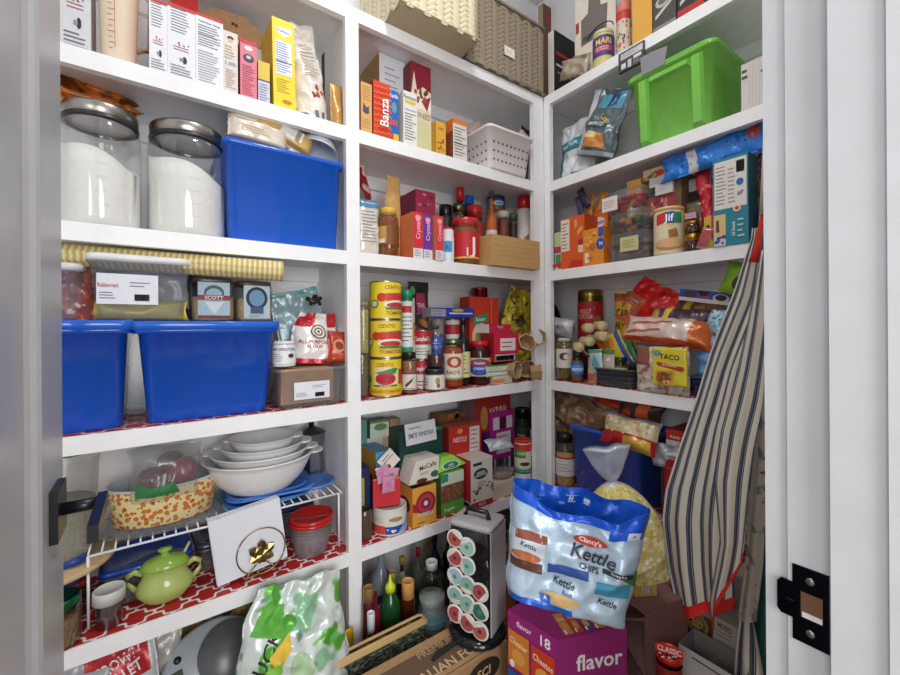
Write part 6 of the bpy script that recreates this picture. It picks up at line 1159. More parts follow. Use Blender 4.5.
G('herb_packet', 'teal and white seasoning packet standing at the left in the grey bin', 'packet', 'R', 0, 0, 0, 'C', .02, .012, '#b8ccd0', [('r', 0, .85, 1, 1, '#4f8a5c'), ('p', [(.2, .3), (.8, .3), (.5, .8)], '#4f9cb0')], 'pillow', .004, center=(596, 361), W=.055, H=.085, tilt=-6)
G('herb_packet', 'green topped pink packet standing in the middle of the grey bin', 'packet', 'R', 0, 0, 0, 'C', .025, .012, '#cbb8b0', [('r', 0, .8, 1, 1, '#3f7a3c'), ('p', [(.3, .5), (.7, .5), (.6, .75)], '#e0dcd4')], 'pillow', .004, center=(607, 361), W=.05, H=.08)
V('curry_jar', 'short yellow jar with black green lid inside the grey bin', 'jar', 'R', 611, 626, 357, ROW['C']+.012, .02, 'jar', '#cabf84:glass', cap=(.7, .9, '#25301f:plas'), lab=(.1, .6, '#c8c088', [('n', .1, .2, .9, .8, 3, '#5a6a3c')]))
G('chip_bag', 'bright yellow packet with a blue stripe leaning out of the grey bin', 'packet', 'R', 0, 0, 0, 'C', .06, .02, '#e0c834', [('p', [(.72, 0), (.95, 0), (.95, 1), (.72, 1)], '#2448a0'), ('e', .35, .75, .25, .15, '#e08030')], 'pillow', .006, center=(616, 350), W=.075, H=.125, tilt=-28)
G('gravy_packet', 'orange packet behind the bright yellow one', 'packet', 'R', 0, 0, 0, 'C', .08, .02, '#dd7a2c', [], 'pillow', .006, center=(606, 346), W=.07, H=.1, tilt=-40)
G('gravy_packet', 'green packet edge right of the blue striped one', 'packet', 'R', 0, 0, 0, 'C', .07, .02, '#2f7a58', [], 'pillow', .005, center=(628, 350), W=.045, H=.11, tilt=-20)
G('cheese_puff_bag', 'tall yellow bag with dark letters and snack puffs', 'bag', 'R', 608, 630, 291, ROW['C']+.035, .1, .05, '#dbae3a', [('r', 0, .88, 1, .92, '#c0502c'), ('t', .4, .72, .12, 'CAB', '#2a2420', -6, .6), ('t', .35, .58, .08, 'FRY', '#2a2420', -6, .5), ('dots', .3, .1, .8, .5, 12, .12, .04, ['#e8c870', '#d8983c']), ('p', [(.5, .05), (1, .05), (1, .3), (.6, .3)], '#b83424')], 'pouch', .008, reg=[('r', 0, .9, 1, 1, '#7a6030')])
B('storage_carton', 'low dark carton propping up the bags at the back', 'carton', 'R', 600, 715, 372, 'C', .12, .14, '#4a3a34:card', H=.034)
G('chip_bag', 'shiny red snack bag with orange edge leaning under the shelf', 'bag', 'R', 0, 0, 0, 'C', .13, .06, '#d4201c', [], 'fold', .012, reg=[('z', .42, -.5, '#d8803c')] and [('noise', 3, .35, '#8a1218'), ('r', 0, .0, .35, .55, '#c9c2c0'), ('r', .0, .0, .42, .62, '#c8643c')], center=(651, 307), W=.2, H=.175, tilt=32)
G('bread_bag', 'orange and white striped bread bag lying across the middle', 'bag', 'R', 0, 0, 0, 'C', .05, .08, '#d9c8bc', [('p', [(.05, .2), (.5, .35), (.5, .42), (.05, .3)], '#c2502a'), ('p', [(.1, .55), (.6, .7), (.6, .76), (.1, .64)], '#c2502a'), ('p', [(.3, .05), (.75, .1), (.75, .16), (.3, .12)], '#c2502a')], 'pillow', .01, reg=[('r', .8, 0, 1, 1, '#c8662c'), ('r', 0, 0, 1, .13, '#c04a24')], center=(667, 332), W=.28, H=.09, tilt=6, pitch=-25)
G('bread_bag', 'purple and yellow bread bag lying on the orange striped one', 'bag', 'R', 0, 0, 0, 'C', .08, .07, '#4c3c4c', [('p', [(.2, .15), (.3, .15), (.42, .9), (.3, .9)], '#e0c040'), ('e', .75, .35, .12, .16, '#c8b03c')], 'pillow', .01, reg=[('r', 0, 0, .16, 1, '#c8a04a'), ('noise', 5, .25, '#6a5464')], center=(678, 322), W=.2, H=.085, tilt=7, pitch=-25)
G('bun_bag', 'clear bag of brown buns at the back right', 'bag', 'R', 0, 0, 0, 'C', .14, .08, '#7c5630', [('p', [(0, .3), (.12, .2), (.3, .9), (.2, 1)], '#d8b840')], 'pillow', .014, reg=[('noise', 6, .1, '#9c7444'), ('noise', 8, .25, '#54381e', 3)], center=(705, 314), W=.2, H=.1, tilt=6)
o = carton_mesh(.16, .05, .036, {'F': '#1f50b0', 'T': '#2c60c0', 'R': '#b06a3c', 'U': '#cfcfd0'}, [('r', 0, 0, 1, .32, '#d9d9da'), ('e', .2, .6, .12, .3, '#5a3a2c'), ('e', .75, .5, .14, .36, '#d8d4cc'), ('e', .75, .55, .1, .25, '#2a2228'), ('t', .45, .52, .26, 'OREO', '#d04a54', -3, .3), ('p', [(.33, 1), (.55, 1), (.5, .55), (.38, .55)], '#241e22')]).build('cookie_box', None, hit('R', 704, 303, .1)); orient(o, 'R', 0, 10); tag(o, 'blue and white cookie box tilted on the bags beneath the shelf', 'box')
G('juice_pouch', 'lime green pouch partly behind the striped apron', 'pouch', 'R', 0, 0, 0, 'C', .05, .04, '#7fb02a', [('e', .5, .4, .15, .2, '#2a3a1c')], 'pillow', .008, center=(741, 280), W=.09, H=.09, tilt=20)
# taco packet bag, navy bin
G('seasoning_bag', 'clear zip bag full of seasoning sachets at the shelf edge', 'bag', 'R', 634, 687, 347, 'C', -.002, .035, '#bcaea4', [], 'brick', .008, reg=[('noise', 6, .1, '#d5ccc4'), ('noise', 7, .25, '#9c6a54', 4), ('r', 0, .6, .3, 1, '#8c5844')])
p, w, h = spot('R', 652, 687, 348, ROW['C']+.035, -.022)
G('taco_packet', 'yellow taco seasoning packet with black letters in the zip bag', 'packet', 'R', 652, 687, 348, ROW['C']+.03, -.02, .008, '#e0cc38', [('e', .16, .85, .12, .08, '#6a9a8c'), ('t', .52, .76, .13, 'TACO', '#1e1c18', -2, .6), ('p', [(.12, .62), (.9, .52), (.95, .44), (.85, .4), (.15, .52)], '#a83028'), ('t', .5, .54, .05, 'SEASONING', '#e8d0a0', -4, .5), ('r', .1, .02, .62, .4, '#c8983c'), ('e', .35, .2, .22, .16, '#7a4420'), ('dots', .15, .05, .58, .36, 14, .05, .04, ['#b8642c', '#6a8a3c', '#d8b04c', '#a03020'])], 'brick', .0035)
ribbin(689, 716, 377, '#2c3a5e', 'small navy ribbed bin partly hidden by the striped apron')
G('blue_glove_bag', 'crumpled light blue bag stuffed into the navy bin', 'bag', 'R', 691, 718, 347, ROW['C']+.03, .02, .06, '#6f9fd0', [], 'fold', .018)
G('candy_bag', 'pale blue bag with red tip above the crumpled blue one', 'bag', 'R', 0, 0, 0, 'C', .05, .04, '#9cc0dc', [('e', .5, .1, .4, .1, '#b83450')], 'pillow', .012, reg=[('noise', 7, .25, '#4f7a5c')], center=(716, 333), W=.06, H=.13, tilt=12)
# ---- row D right
V('nut_jar', 'clear jar of nuts with black cap and red banded label', 'jar', 'R', 555, 576, 433, 'D', .022, 'shaker', '#ded8cc:glass', cap=(.84, .8, '#1a1b1c:plas'), lab=(.22, .58, '#dcdad6', [('r', -.5, .9, 1.5, 1.0, '#c42a2c'), ('n', .2, .2, .8, .7, 3, '#a8a4a0')]), cont=(.62, '#cfa878'))
e, p, w, h = BIN('storage_bin', 'deep blue bin behind the clear popcorn bag on the lowest right shelf', 'bin', 'R', 571, 640, 432, 'D', .02, .25, '#2456c4', taper=.93)
zb = p.z + h
G('paper_bag', 'crumpled brown paper bag with dark print in the corner above the blue bin', 'bag', 'R', 0, 0, 0, 'D', .1, .12, '#8c6c54', [('t', .35, .3, .1, 'KRAFT 12', '#3a2c22', -18, .35)], 'pillow', .025, reg=[('noise', 3, .25, '#a88a6c')], center=(578, 418), W=.26, H=.16, tilt=14)
G('chip_bag', 'orange and silver chip bag just under the shelf', 'bag', 'R', 0, 0, 0, 'D', .14, .05, '#8a7a74', [], 'pillow', .014, reg=[('r', 0, .6, 1, 1, '#c8482a'), ('r', 0, 0, 1, .2, '#5a4a44')], center=(612, 408), W=.17, H=.08, tilt=10)
G('pretzel_bag', 'dark bag with orange patches right of the silver one', 'bag', 'R', 0, 0, 0, 'D', .1, .06, '#4a3430', [('p', [(.5, .3), (.8, .4), (.75, .95), (.5, .9)], '#d8642c'), ('p', [(.1, .3), (.4, .3), (.3, .6)], '#b83c24')], 'pillow', .014, center=(640, 411), W=.16, H=.1, tilt=10)
G('popcorn_bag', 'clear and red bag of pale puffs lying on the blue bin rim', 'bag', 'R', 0, 0, 0, 'D', .03, .08, '#b8242c', [('dots', .08, .42, .92, .85, 60, .03, .07, ['#d8cc9c', '#c8b47c', '#e0d8b8', '#b89c64'])], 'pillow', .01, reg=[('r', 0, .42, 1, .85, '#cdbf94'), ('r', 0, .85, 1, 1, '#9aa6b4'), ('r', .5, 0, .95, .35, '#cfa83c')], center=(630, 433), W=.2, H=.11, tilt=3, pitch=-25)
B('carton_stand', 'dark carton behind the red snack bag under the barcode carton', 'carton', 'R', 660, 705, 452, 'D', .08, .12, '#4a3c38:card')
z = bpy.data.objects['carton_stand']['top_z']
B('oatmeal_carton', 'red and white carton with a barcode end resting above the red bag', 'carton', 'R', 664, 694, 432, z+.001, .05, .13, {'F': '#d6d0cc', 'T': '#9a3a34', 'L': '#8c2c28'}, [('r', 0, .5, 1, 1, '#c22c2c'), ('t', .5, .68, .13, 'Ready Serve', '#e8dcd8', 0, .7), ('n', .08, .1, .3, .45, 3, '#b09aa0'), ('bar', .42, .05, .78, .44)])
G('clear_bag', 'clear plastic bag with white tissue on the red snack bag', 'bag', 'R', 0, 0, 0, 'D', .04, .04, '#a8a8b0', [('e', .6, .5, .25, .25, '#d0d0d6')], 'pillow', .016, center=(672, 458), W=.14, H=.07, tilt=-6)
G('jerky_bag', 'deep red snack pouch with cream label beside the blue bin', 'bag', 'R', 657, 692, 465, 'D', .01, .08, '#a51f1c', [('r', .25, .45, .62, .62, '#d8c29c'), ('t', .42, .53, .07, 'FREEZE', '#3a2c20', -6, .3), ('p', [(.3, .75), (.9, .7), (.9, .76), (.3, .8)], '#c8523c')], 'pouch', .012)
# ============================================================ APRONS (hanging at the right)
def stripe_nodes(N, L, p):
    tc = N.new('ShaderNodeTexCoord'); sp = N.new('ShaderNodeSeparateXYZ'); L.new(tc.outputs['UV'], sp.inputs[0])
    u = mth(N, L, 'FRACT', mth(N, L, 'MULTIPLY', sp.outputs[0], 1)); 
    a = mth(N, L, 'ABSOLUTE', mth(N, L, 'SUBTRACT', u, .35)); b = mth(N, L, 'ABSOLUTE', mth(N, L, 'SUBTRACT', u, .52)); c = mth(N, L, 'ABSOLUTE', mth(N, L, 'SUBTRACT', u, .2))
    d = mth(N, L, 'MINIMUM', a, mth(N, L, 'ADD', mth(N, L, 'MINIMUM', b, c), .055))
    base = ramp2(N, L, d, '#3c4358', '#d9d2c2', None, .085, .115)
    mr = N.new('ShaderNodeMath'); mr.operation = 'LESS_THAN'; mr.inputs[1].default_value = .03; L.new(sp.outputs[1], mr.inputs[0])
    mx = N.new('ShaderNodeMix'); mx.data_type = 'RGBA'; L.new(mr.outputs[0], mx.inputs[0]); L.new(base, mx.inputs[6]); mx.inputs[7].default_value = lin('#cf2622'); L.new(mx.outputs[2], p.inputs['Base Color'])
STR = custom('ticking_stripe_cloth', stripe_nodes, .9)
def rose_nodes(N, L, p):
    tc = N.new('ShaderNodeTexCoord'); v = N.new('ShaderNodeTexNoise'); v.inputs['Scale'].default_value = 22; L.new(tc.outputs['Object'], v.inputs['Vector'])
    b1 = ramp2(N, L, v.outputs[0], '#b9b3a6', '#7a7a78', None, .60, .64)
    v2 = N.new('ShaderNodeTexNoise'); v2.inputs['Scale'].default_value = 30; mp = N.new('ShaderNodeMapping'); mp.inputs['Location'].default_value = (3, 2, 1); L.new(tc.outputs['Object'], mp.inputs[0]); L.new(mp.outputs[0], v2.inputs['Vector'])
    mr = N.new('ShaderNodeMapRange'); mr.inputs[1].default_value = .66; mr.inputs[2].default_value = .68; L.new(v2.outputs[0], mr.inputs[0]); mx = N.new('ShaderNodeMix'); mx.data_type = 'RGBA'; L.new(mr.outputs[0], mx.inputs[0]); L.new(b1, mx.inputs[6]); mx.inputs[7].default_value = lin('#a83a3c'); L.new(mx.outputs[2], p.inputs['Base Color'])
ROSE = custom('printed_grey_cloth', rose_nodes, .9)
def interp(pts, y):
    pts = sorted(pts, key=lambda q: q[1])
    if y <= pts[0][1]: return pts[0][0]
    for (xa, ya), (xb, yb) in zip(pts, pts[1:]):
        if ya <= y <= yb: return xa + (xb-xa)*(y-ya)/(yb-ya)
    return pts[-1][0]
def drape(mb, X, Lp, Rp, yt, ybL, ybR, m, folds, amp, ucount, u0=0, nu=40, nv=40, th=.003, seed=0, ph=0):
    """a hanging cloth panel: real folds in depth, both faces and a hem thickness"""
    vs = []; uv = []
    for j in range(nv+1):
        v = j/nv
        for i in range(nu+1):
            u = i/nu; yb = ybL + (ybR-ybL)*u; y = yt + (yb-yt)*v
            xl, xr = interp(Lp, y), interp(Rp, y); x = xl + (xr-xl)*u
            p = hit('R', x, y, X - D2)
            d = amp*(.35 + .65*v)*(math.sin(2*PI*folds*u + ph + .8*v) + .3*noise.noise(Vector((u*5, v*3, seed)))) - .03*v
            vs.append((p.x + d, p.y, p.z)); uv.append((u0 + u*ucount*(.6 + .4*v), 1 - v))
    k = (nu+1)*(nv+1); vs += [(x+th, y, z) for x, y, z in vs]; uv += uv
    fs = []
    for j in range(nv):
        for i in range(nu):
            a = j*(nu+1)+i; fs.append((a, a+nu+1, a+nu+2, a+1)); fs.append((a+k, a+1+k, a+nu+2+k, a+nu+1+k))
    for j in range(nv):
        for i in (0, nu): a = j*(nu+1)+i; fs.append((a, a+k, a+nu+1+k, a+nu+1))
    for i in range(nu):
        for j in (0, nv): a = j*(nu+1)+i; fs.append((a, a+1, a+1+k, a+k))
    if mb.uv is None: mb.uv = []
    mb.uv += uv; mb.add(vs, fs, m, True)
mb = MB()
drape(mb, 1.19, [(752, 235), (735, 290), (712, 350), (697, 400), (680, 450), (668, 490), (665, 520), (671, 565), (682, 612)], [(766, 235), (768, 300), (745, 370), (735, 430), (733, 500), (735, 560), (738, 610)], 228, 614, 606, STR, 2.2, .012, 6.5, 0)
drape(mb, 1.135, [(763, 235), (752, 300), (738, 370), (722, 430), (716, 480), (722, 540), (712, 600), (716, 632)], [(769, 235), (769, 330), (765, 400), (757, 450), (752, 510), (748, 560), (741, 590)], 250, 632, 556, STR, 1.3, .012, 3.4, .35, seed=4, ph=1)
ap = mb.build('striped_apron'); tag(ap, 'cream and navy striped apron with red hem hanging at the right', 'apron')
mb = MB(); mb.add([], [], '#c82a24:cloth')
top = [hit('R', x, y, 1.15-D2) for x, y in ((766, 140), (764, 180), (762, 215), (757, 250), (754, 262))]
mb.tube(top[2:], [.003, .008, .012], '#c32a24:cloth', 8); mb.tube(top[:3], .006, '#b8ab98:cloth', 8); mb.tube([hit('R', x, y, 1.17-D2) for x, y in ((767, 140), (763, 190), (760, 240))], .005, '#cdc5b4:cloth', 8); o = mb.build('apron_strap', ap)
mb = MB(); drape(mb, 1.215, [(758, 270), (755, 350), (757, 420), (751, 500), (748, 560), (742, 610)], [(775, 270), (775, 350), (772, 420), (768, 500), (766, 560), (760, 615)], 270, 616, 618, ROSE, 1.2, .008, 1, nu=20, nv=30, seed=9)
tag(mb.build('printed_apron'), 'grey apron with small red rose prints behind the striped one', 'apron')
TEAL = M('#1f5752:cloth')
mb = MB(); drape(mb, 1.24, [(762, 400), (756, 520), (753, 600), (750, 690)], [(800, 400), (800, 690)], 380, 700, 700, TEAL, 2, .008, 1, nu=20, nv=20, seed=5)
tag(mb.build('teal_apron'), 'dark teal cloth hanging closest to the door jamb', 'apron')
mb = MB(); drape(mb, 1.2, [(741, 612), (737, 650), (736, 700)], [(751, 612), (764, 660), (772, 700)], 610, 705, 705, STR, 1.5, .01, 2.5, nu=20, nv=16, seed=6)
tag(mb.build('striped_towel'), 'lower end of a striped navy cloth below the rose printed apron', 'towel')
mb = MB(); hk = top[0]; mb.tube([(1.20, .150, 1.52), (1.20, .17, 1.52), (1.19, .2, 1.50), (1.18, .22, 1.52)], .004, '#8a8a8c:metal'); mb.box((1.18, .1485, 1.49), (1.22, .153, 1.55), '#8a8a8c:metal')
tag(mb.build('wall_hook'), 'metal wall hook by the jamb holding the aprons', 'hook')
# ============================================================ FLOOR LEVEL
def at_d(x, y, depth): d = ray(x, y); return EYE + d * (depth / FPX)
# bottom left: bags, scale
B('storage_carton', 'plain brown moving carton on the floor under the left bay', 'carton', 'L', -20, 330, 740, 'F', .06, .2, '#a98a66:card', H=.24)
zf = .2418
G('granola_bag', 'clear bag with a red band and white words under the lowest shelf', 'bag', 'L', 0, 0, 0, 'F', .05, .07, '#c8ccd0', [('t', .5, .72, .11, 'GROWN', '#ece4e2', 12, .6), ('t', .5, .58, .11, '+MILLET', '#ece4e2', 12, .6), ('t', .5, .33, .08, 'blend', '#2f74b8', 8, .4)], 'pouch', .01, reg=[('r', .1, .5, .9, .88, '#b01e26')], center=(128, 678), W=.14, H=.2, tilt=-6, pitch=-12)
G('clear_bag', 'clear crumpled bag at the far left under the lowest shelf', 'bag', 'L', 0, 0, 0, 'F', .06, .07, '#a9b0b4', [], 'pouch', .018, center=(92, 690), W=.12, H=.18)
G('oat_bag', 'clear bag of oats with blue splash beside the kitchen scale', 'bag', 'L', 0, 0, 0, 'F', .1, .07, '#b9b6b0', [('dots', .1, .1, .9, .6, 40, .03, .03, ['#c8ac7c', '#b89868', '#d8c8a4']), ('p', [(.2, .1), (.8, .2), (.5, .5)], '#2f74c0')], 'pouch', .012, center=(150, 676), W=.12, H=.18, tilt=4)
c = hit('L', 212, 662, .07)
e = empty('kitchen_scale', 'grey oval kitchen scale with dark round plate leaning under the shelf', 'scale', c); R3 = Matrix.Rotation(.9, 3, 'X') @ Matrix.Rotation(.15, 3, 'Z'); e.rotation_euler = R3.to_euler()
MB().lathe([(0, 0), (.1, 0), (.108, .006), (.108, .018), (.1, .024), (0, .024)], '#a4aab0:plas', n=48, sy=.82).build('scale_body', e)
o = MB().lathe([(0, .024), (.05, .024), (.05, .028), (.066, .03), (.068, .034), (.066, .037), (0, .037)], '#56585a:plas', n=44).build('weighing_plate', e); o.location = (.036, 0, 0)
q = MB(); q.box((-.085, -.032, .024), (-.06, .02, .0252), '#31382f:gloss'); q.build('display', e)
for yy_, nm in ((-.05, 'a'), (.04, 'b')): MB().lathe([(0, .024), (.008, .024), (.008, .0262), (0, .0265)], '#232426:plas', n=14, c=(-.066, yy_)).build('button', e)
G('straw_bag', 'bag of tangled golden straw behind the kitchen scale', 'bag', 'L', 0, 0, 0, 'F', .17, .08, '#8a7444', [], 'pillow', .02, reg=[('noise', 9, .1, '#b89c5c'), ('noise', 7, .25, '#5a4a2c', 3)], center=(222, 626), W=.2, H=.13, tilt=8)
G('salad_bag', 'big crinkled clear bag with green leaves and bold black words', 'bag', 'L', 0, 0, 0, 'F', -.10, .14, '#d0dad4', [('t', .2, .62, .1, 'LUCK', '#1c1e1c', 62, .3), ('t', .1, .4, .13, 'UI', '#eef0ea', 60, .3), ('p', [(.05, .75), (.2, .9), (.36, .88), (.36, .7), (.2, .72)], '#5aa83a'), ('p', [(.22, .62), (.4, .72), (.42, .62), (.3, .55)], '#e0b838'), ('p', [(.12, .32), (.3, .42), (.34, .6), (.2, .56)], '#7ab83c'), ('p', [(.1, .3), (.22, .28), (.3, .42), (.2, .45)], '#d8b040'), ('p', [(.42, .05), (.62, .0), (.95, .3), (.9, .36), (.5, .24)], '#52b034'), ('t', .66, .26, .06, 'EARTH', '#e8f4e0', 28, .3), ('t', .62, .1, .1, 'AMZ', '#1d1f1c', 32, .4), ('e', .5, .52, .1, .08, '#a8c49a')], 'fold', .017, reg=[('noise', 4, .2, '#8fc09a'), ('noise', 5, .3, '#7d9088', 6), ('noise', 4, .3, '#5aa83c', 9)], center=(296, 664), W=.28, H=.35, tilt=6, pitch=-12)
G('chip_bag', 'yellow and red packet poking out behind the salad bag', 'bag', 'L', 0, 0, 0, 'F', -.02, .04, '#d8a828', [('p', [(0, .6), (.6, 1), (.3, 1), (0, .8)], '#b83424')], 'pouch', .008, center=(338, 660), W=.09, H=.14)
# woven tray with grey green grass weave
def weave_nodes(N, L, p):
    tc = N.new('ShaderNodeTexCoord'); mp = N.new('ShaderNodeMapping'); mp.inputs['Rotation'].default_value = (0, .7, 0); mp.inputs['Scale'].default_value = (1, 1, 3.5); L.new(tc.outputs['Object'], mp.inputs[0])
    v = N.new('ShaderNodeTexVoronoi'); v.inputs['Scale'].default_value = 75; L.new(mp.outputs[0], v.inputs['Vector'])
    c1 = ramp2(N, L, v.outputs['Distance'], '#8f9c80', '#2c3830', None, .1, .6); v2 = N.new('ShaderNodeTexNoise'); v2.inputs['Scale'].default_value = 60; L.new(tc.outputs['Object'], v2.inputs['Vector'])
    mr = N.new('ShaderNodeMapRange'); mr.inputs[1].default_value = .58; mr.inputs[2].default_value = .64; L.new(v2.outputs[0], mr.inputs[0]); mx = N.new('ShaderNodeMix'); mx.data_type = 'RGBA'; L.new(mr.outputs[0], mx.inputs[0]); L.new(c1, mx.inputs[6]); mx.inputs[7].default_value = lin('#a9ab88'); L.new(mx.outputs[2], p.inputs['Base Color'])
    b = N.new('ShaderNodeBump'); b.inputs['Strength'].default_value = .8; b.inputs['Distance'].default_value = .01; L.new(v.outputs['Distance'], b.inputs['Height']); L.new(b.outputs[0], p.inputs['Normal'])
GW = custom('dried_grass_weave', weave_nodes, .85)
zb = .32; a = atz(333, 662, zb); b = atz(424, 619, zb)
bx0, bx1, by0, by1 = .345, b.x, .972, .999; z0 = .0008
e = empty('woven_planter', 'long box basket covered in grey green dried grass with a straw rim', 'basket', Vector(((bx0+bx1)/2, by0, z0)))
w = bx1-bx0; x = w/2; dp = by1-by0; h = zb - z0
q = MB(); q.loft([rrect(-x*.99, x*.99, .004, dp-.004, .008, 0, 1), rrect(-x, x, 0, dp, .008, h, 1), rrect(-x+.006, x-.006, .006, dp-.006, .006, h, 1), rrect(-x+.006, x-.006, .006, dp-.006, .006, .01, 1)], GW, True, True, False); q.build('basket_body', e)
q = MB()
for k in range(3): q.tube([(px, py + .001*math.sin(px*200+k), pz + .004*k) for px, py, pz in rrect(-x-.003+.003*k, x+.003-.003*k, -.003+.003*k, dp+.003-.003*k, .01, h, 2)], .0042, '#c3a26c:wood', 6, True)
q.build('straw_rim', e)
# long cardboard box
zb = .32; X1 = .75; X0 = .30; Y0, Y1 = .785, .915; w = X1-X0
p = Vector(((X0+X1)/2, Y0, .0008)); h = zb
cm = carton_mesh(w, Y1-Y0, h, {'F': '#9c7a54', 'T': '#b08c62', 'L': '#a8865c', 'R': '#8c6c48'},  # same cardboard, front and sides painted darker than the top as shade
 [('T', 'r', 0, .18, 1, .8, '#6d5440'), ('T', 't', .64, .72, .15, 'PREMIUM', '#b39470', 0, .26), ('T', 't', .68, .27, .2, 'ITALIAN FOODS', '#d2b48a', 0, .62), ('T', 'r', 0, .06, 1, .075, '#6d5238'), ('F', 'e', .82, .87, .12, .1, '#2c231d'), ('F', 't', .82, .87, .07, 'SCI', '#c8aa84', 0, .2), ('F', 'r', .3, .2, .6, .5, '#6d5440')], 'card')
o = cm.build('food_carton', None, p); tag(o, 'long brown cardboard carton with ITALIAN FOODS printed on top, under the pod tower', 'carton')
q = MB(); q.tube([(.03, .062, h+.002), (.05, .068, h+.004), (.10, .072, h+.0045), (.13, .07, h+.002)], [.004, .007, .006, .004], '#1e1f22:cloth'); q.build('hand_hole', o)
# pod tower
cpt = atz(480, 634, zb + .002)
e = empty('pod_tower', 'black and silver coffee pod tower standing on the cardboard carton', 'pod holder', Vector((.712, .86, zb+.0015)), 0)
e.rotation_euler = (0, 0, math.radians(-66))
# local -y faces the camera-left pod face
MB().lathe([(0, 0), (.074, 0), (.078, .004), (.078, .01), (.07, .018), (.05, .022), (0, .022)], '#17181b:gloss', n=48).build('turntable_base', e)
Hh = .275; q = MB(); q.loft([rrect(-.058, .058, -.05, .05, .012, .02), rrect(-.058, .058, -.05, .05, .012, .02+Hh)], M('#1c1e24:gloss'), True, True); q.build('tower_core', e)
q = MB(); q.box((.0585, -.045, .03), (.062, .05, .02+Hh), '#b4b0b2:plas'); q.box((-.062, -.045, .03), (-.0585, .05, .02+Hh), '#b4b0b2:plas'); q.loft([rrect(-.062, .062, -.05, .052, .014, .0205+Hh), rrect(-.062, .062, -.05, .052, .014, .03+Hh), rrect(-.056, .056, -.044, .046, .012, .034+Hh)], M('#b4b0b2:plas'), True, True); q.build('silver_panels', e)
q = MB(); q.tube([(-.035, 0, .034+Hh), (-.03, 0, .052+Hh), (.03, 0, .052+Hh), (.035, 0, .034+Hh)], .007, '#1c1d20:plas'); q.build('top_handle', e)
cols = [['#b2524c', '#a84850', '#9fb8c4', '#8fb0a8', '#a84a50'], ['#9cc4b8', '#8fbcb4', '#86b0a6', '#8cb4aa', '#a84c54'], [None, None, '#a8484a', '#2f6a5e', '#b05c56']]
names = {'#b2': 'red', '#a8': 'red', '#9f': 'pale blue', '#8f': 'mint', '#9c': 'mint', '#86': 'mint', '#8c': 'mint', '#2f': 'dark green', '#b0': 'rust red'}
EM = e.matrix_basis.copy(); EM = Matrix.Translation(e.location) @ Matrix.Rotation(math.radians(-66), 4, 'Z')
ordn = ['topmost', 'second', 'third', 'fourth', 'lowest']; cn = ['left', 'middle', 'right']
for ci in range(3):
    for ri in range(5):
        x = (-.036, 0, .036)[ci]; z = .02 + Hh - .028 - ri*.0495 - (.012 if ci == 1 else .02 if ci == 2 else 0)
        R4 = Matrix.Translation((x, -.05, z)) @ Matrix.Rotation(PI/2, 4, 'X')
        if cols[ci][ri] is None:
            q = MB(); q.lathe([(.0225, .0), (.0245, .001), (.0225, .003), (.019, .0005), (0, .0004)], '#08090b:plas', n=28, xf=R4); q.build('pod_slot', e); continue
        q = MB(); q.lathe([(0, .0), (.02, .0), (.0225, .008), (.0245, .009), (.0245, .0105), (.023, .0112), (.0, .0112)], '#dedcd6:plas', n=28, xf=R4)
        c_ = cols[ci][ri]; n_ = 20
        q.add([R4 @ Vector((.0195*math.cos(2*PI*i/n_), .0195*math.sin(2*PI*i/n_), .0117)) for i in range(n_)], [tuple(range(n_))], c_)
        a0 = ri*1.3 + ci; q.add([R4 @ Vector((.0192*math.cos(a0 + i*.25), .0192*math.sin(a0 + i*.25), .012)) for i in range(9)], [tuple(range(9))], '#d8d0c4' if ri % 2 else '#e4ded4')
        n2 = 6; q.add([R4 @ Vector((.006*math.cos(a0+2+i), .006*math.sin(a0+2+i), .0123)) for i in range(6)], [tuple(range(6))], '#6a2a2c' if c_[1] in 'ab' else '#4f8a7c')
        o = q.build('coffee_pod', None); o.matrix_world = EM; 
        tag(o, '%s %s lidded coffee pod in the %s column of the pod tower' % (ordn[ri], names[c_[:3]], cn[ci]), 'coffee pod', 'coffee pods in the tower')
# bottles on the floor of the middle bay
FZ = .0008
def FV(name, label, cat, x0, x1, yt, inset, prof, body, H=None, wall='L', zb=FZ, **k): return V(name, label, cat, wall, x0, x1, yt, zb, inset, prof, body, **k)
MB().box((.49, D1+.024, .0008), (.95, D1+.24, .16), '#8a6f54:card').build('storage_carton') ; o = [x for x in COL.objects if x.name.startswith('storage_carton')][-1]; tag(o, 'low closed carton on the floor holding the rear bottles', 'carton')
MB().box((.49, .99, .0008), (.80, D1-.006, .19), '#7a6048:card').build('storage_carton'); o = [x for x in COL.objects if x.name.startswith('storage_carton')][-1]; tag(o, 'low carton on the floor holding the front bottles', 'carton')
BZ, FB = .1612, .1912
V('liquor_bottle', 'tall grey shouldered bottle with navy label and white ring', 'bottle', 'L', 371, 394, 545, BZ, .04, 'wine', '#7c828c:gloss', cap=(.9, .38, '#8a8c94:plas'), lab=(.2, .52, '#1e2a52', [('e', .62, .5, .25, .3, '#c8ccd8'), ('e', .62, .5, .16, .2, '#1e2a52')]))
V('lime_juice_bottle', 'dark green squeeze bottle with yellow green pointed tip', 'bottle', 'L', 378, 400, 575, FB, .02 - .06, 'squeeze', '#1d4a28:gloss', cap=(.78, .5, '#c8dc2c:plas', 'cone'))
V('vinegar_bottle', 'small dark red bottle with brown cork cap beside the post', 'bottle', 'L', 363, 376, 588, FB, -.05, 'jar', '#5a1a24:gloss', cap=(.82, .9, '#8a6a3c:plas'))
V('clear_bottle', 'clear bottle with a round white cap low beside the bay post', 'bottle', 'L', 364, 376, 611, FB, -.07, 'bottle', '#cfcfca:glass', cap=(.7, .7, '#dcdde2:plas'))
V('wine_bottle', 'dark red bottle between the cork capped one and the green squeeze bottle', 'bottle', 'L', 371, 381, 590, FB, -.02, 'wine', '#7a1c2c:gloss')
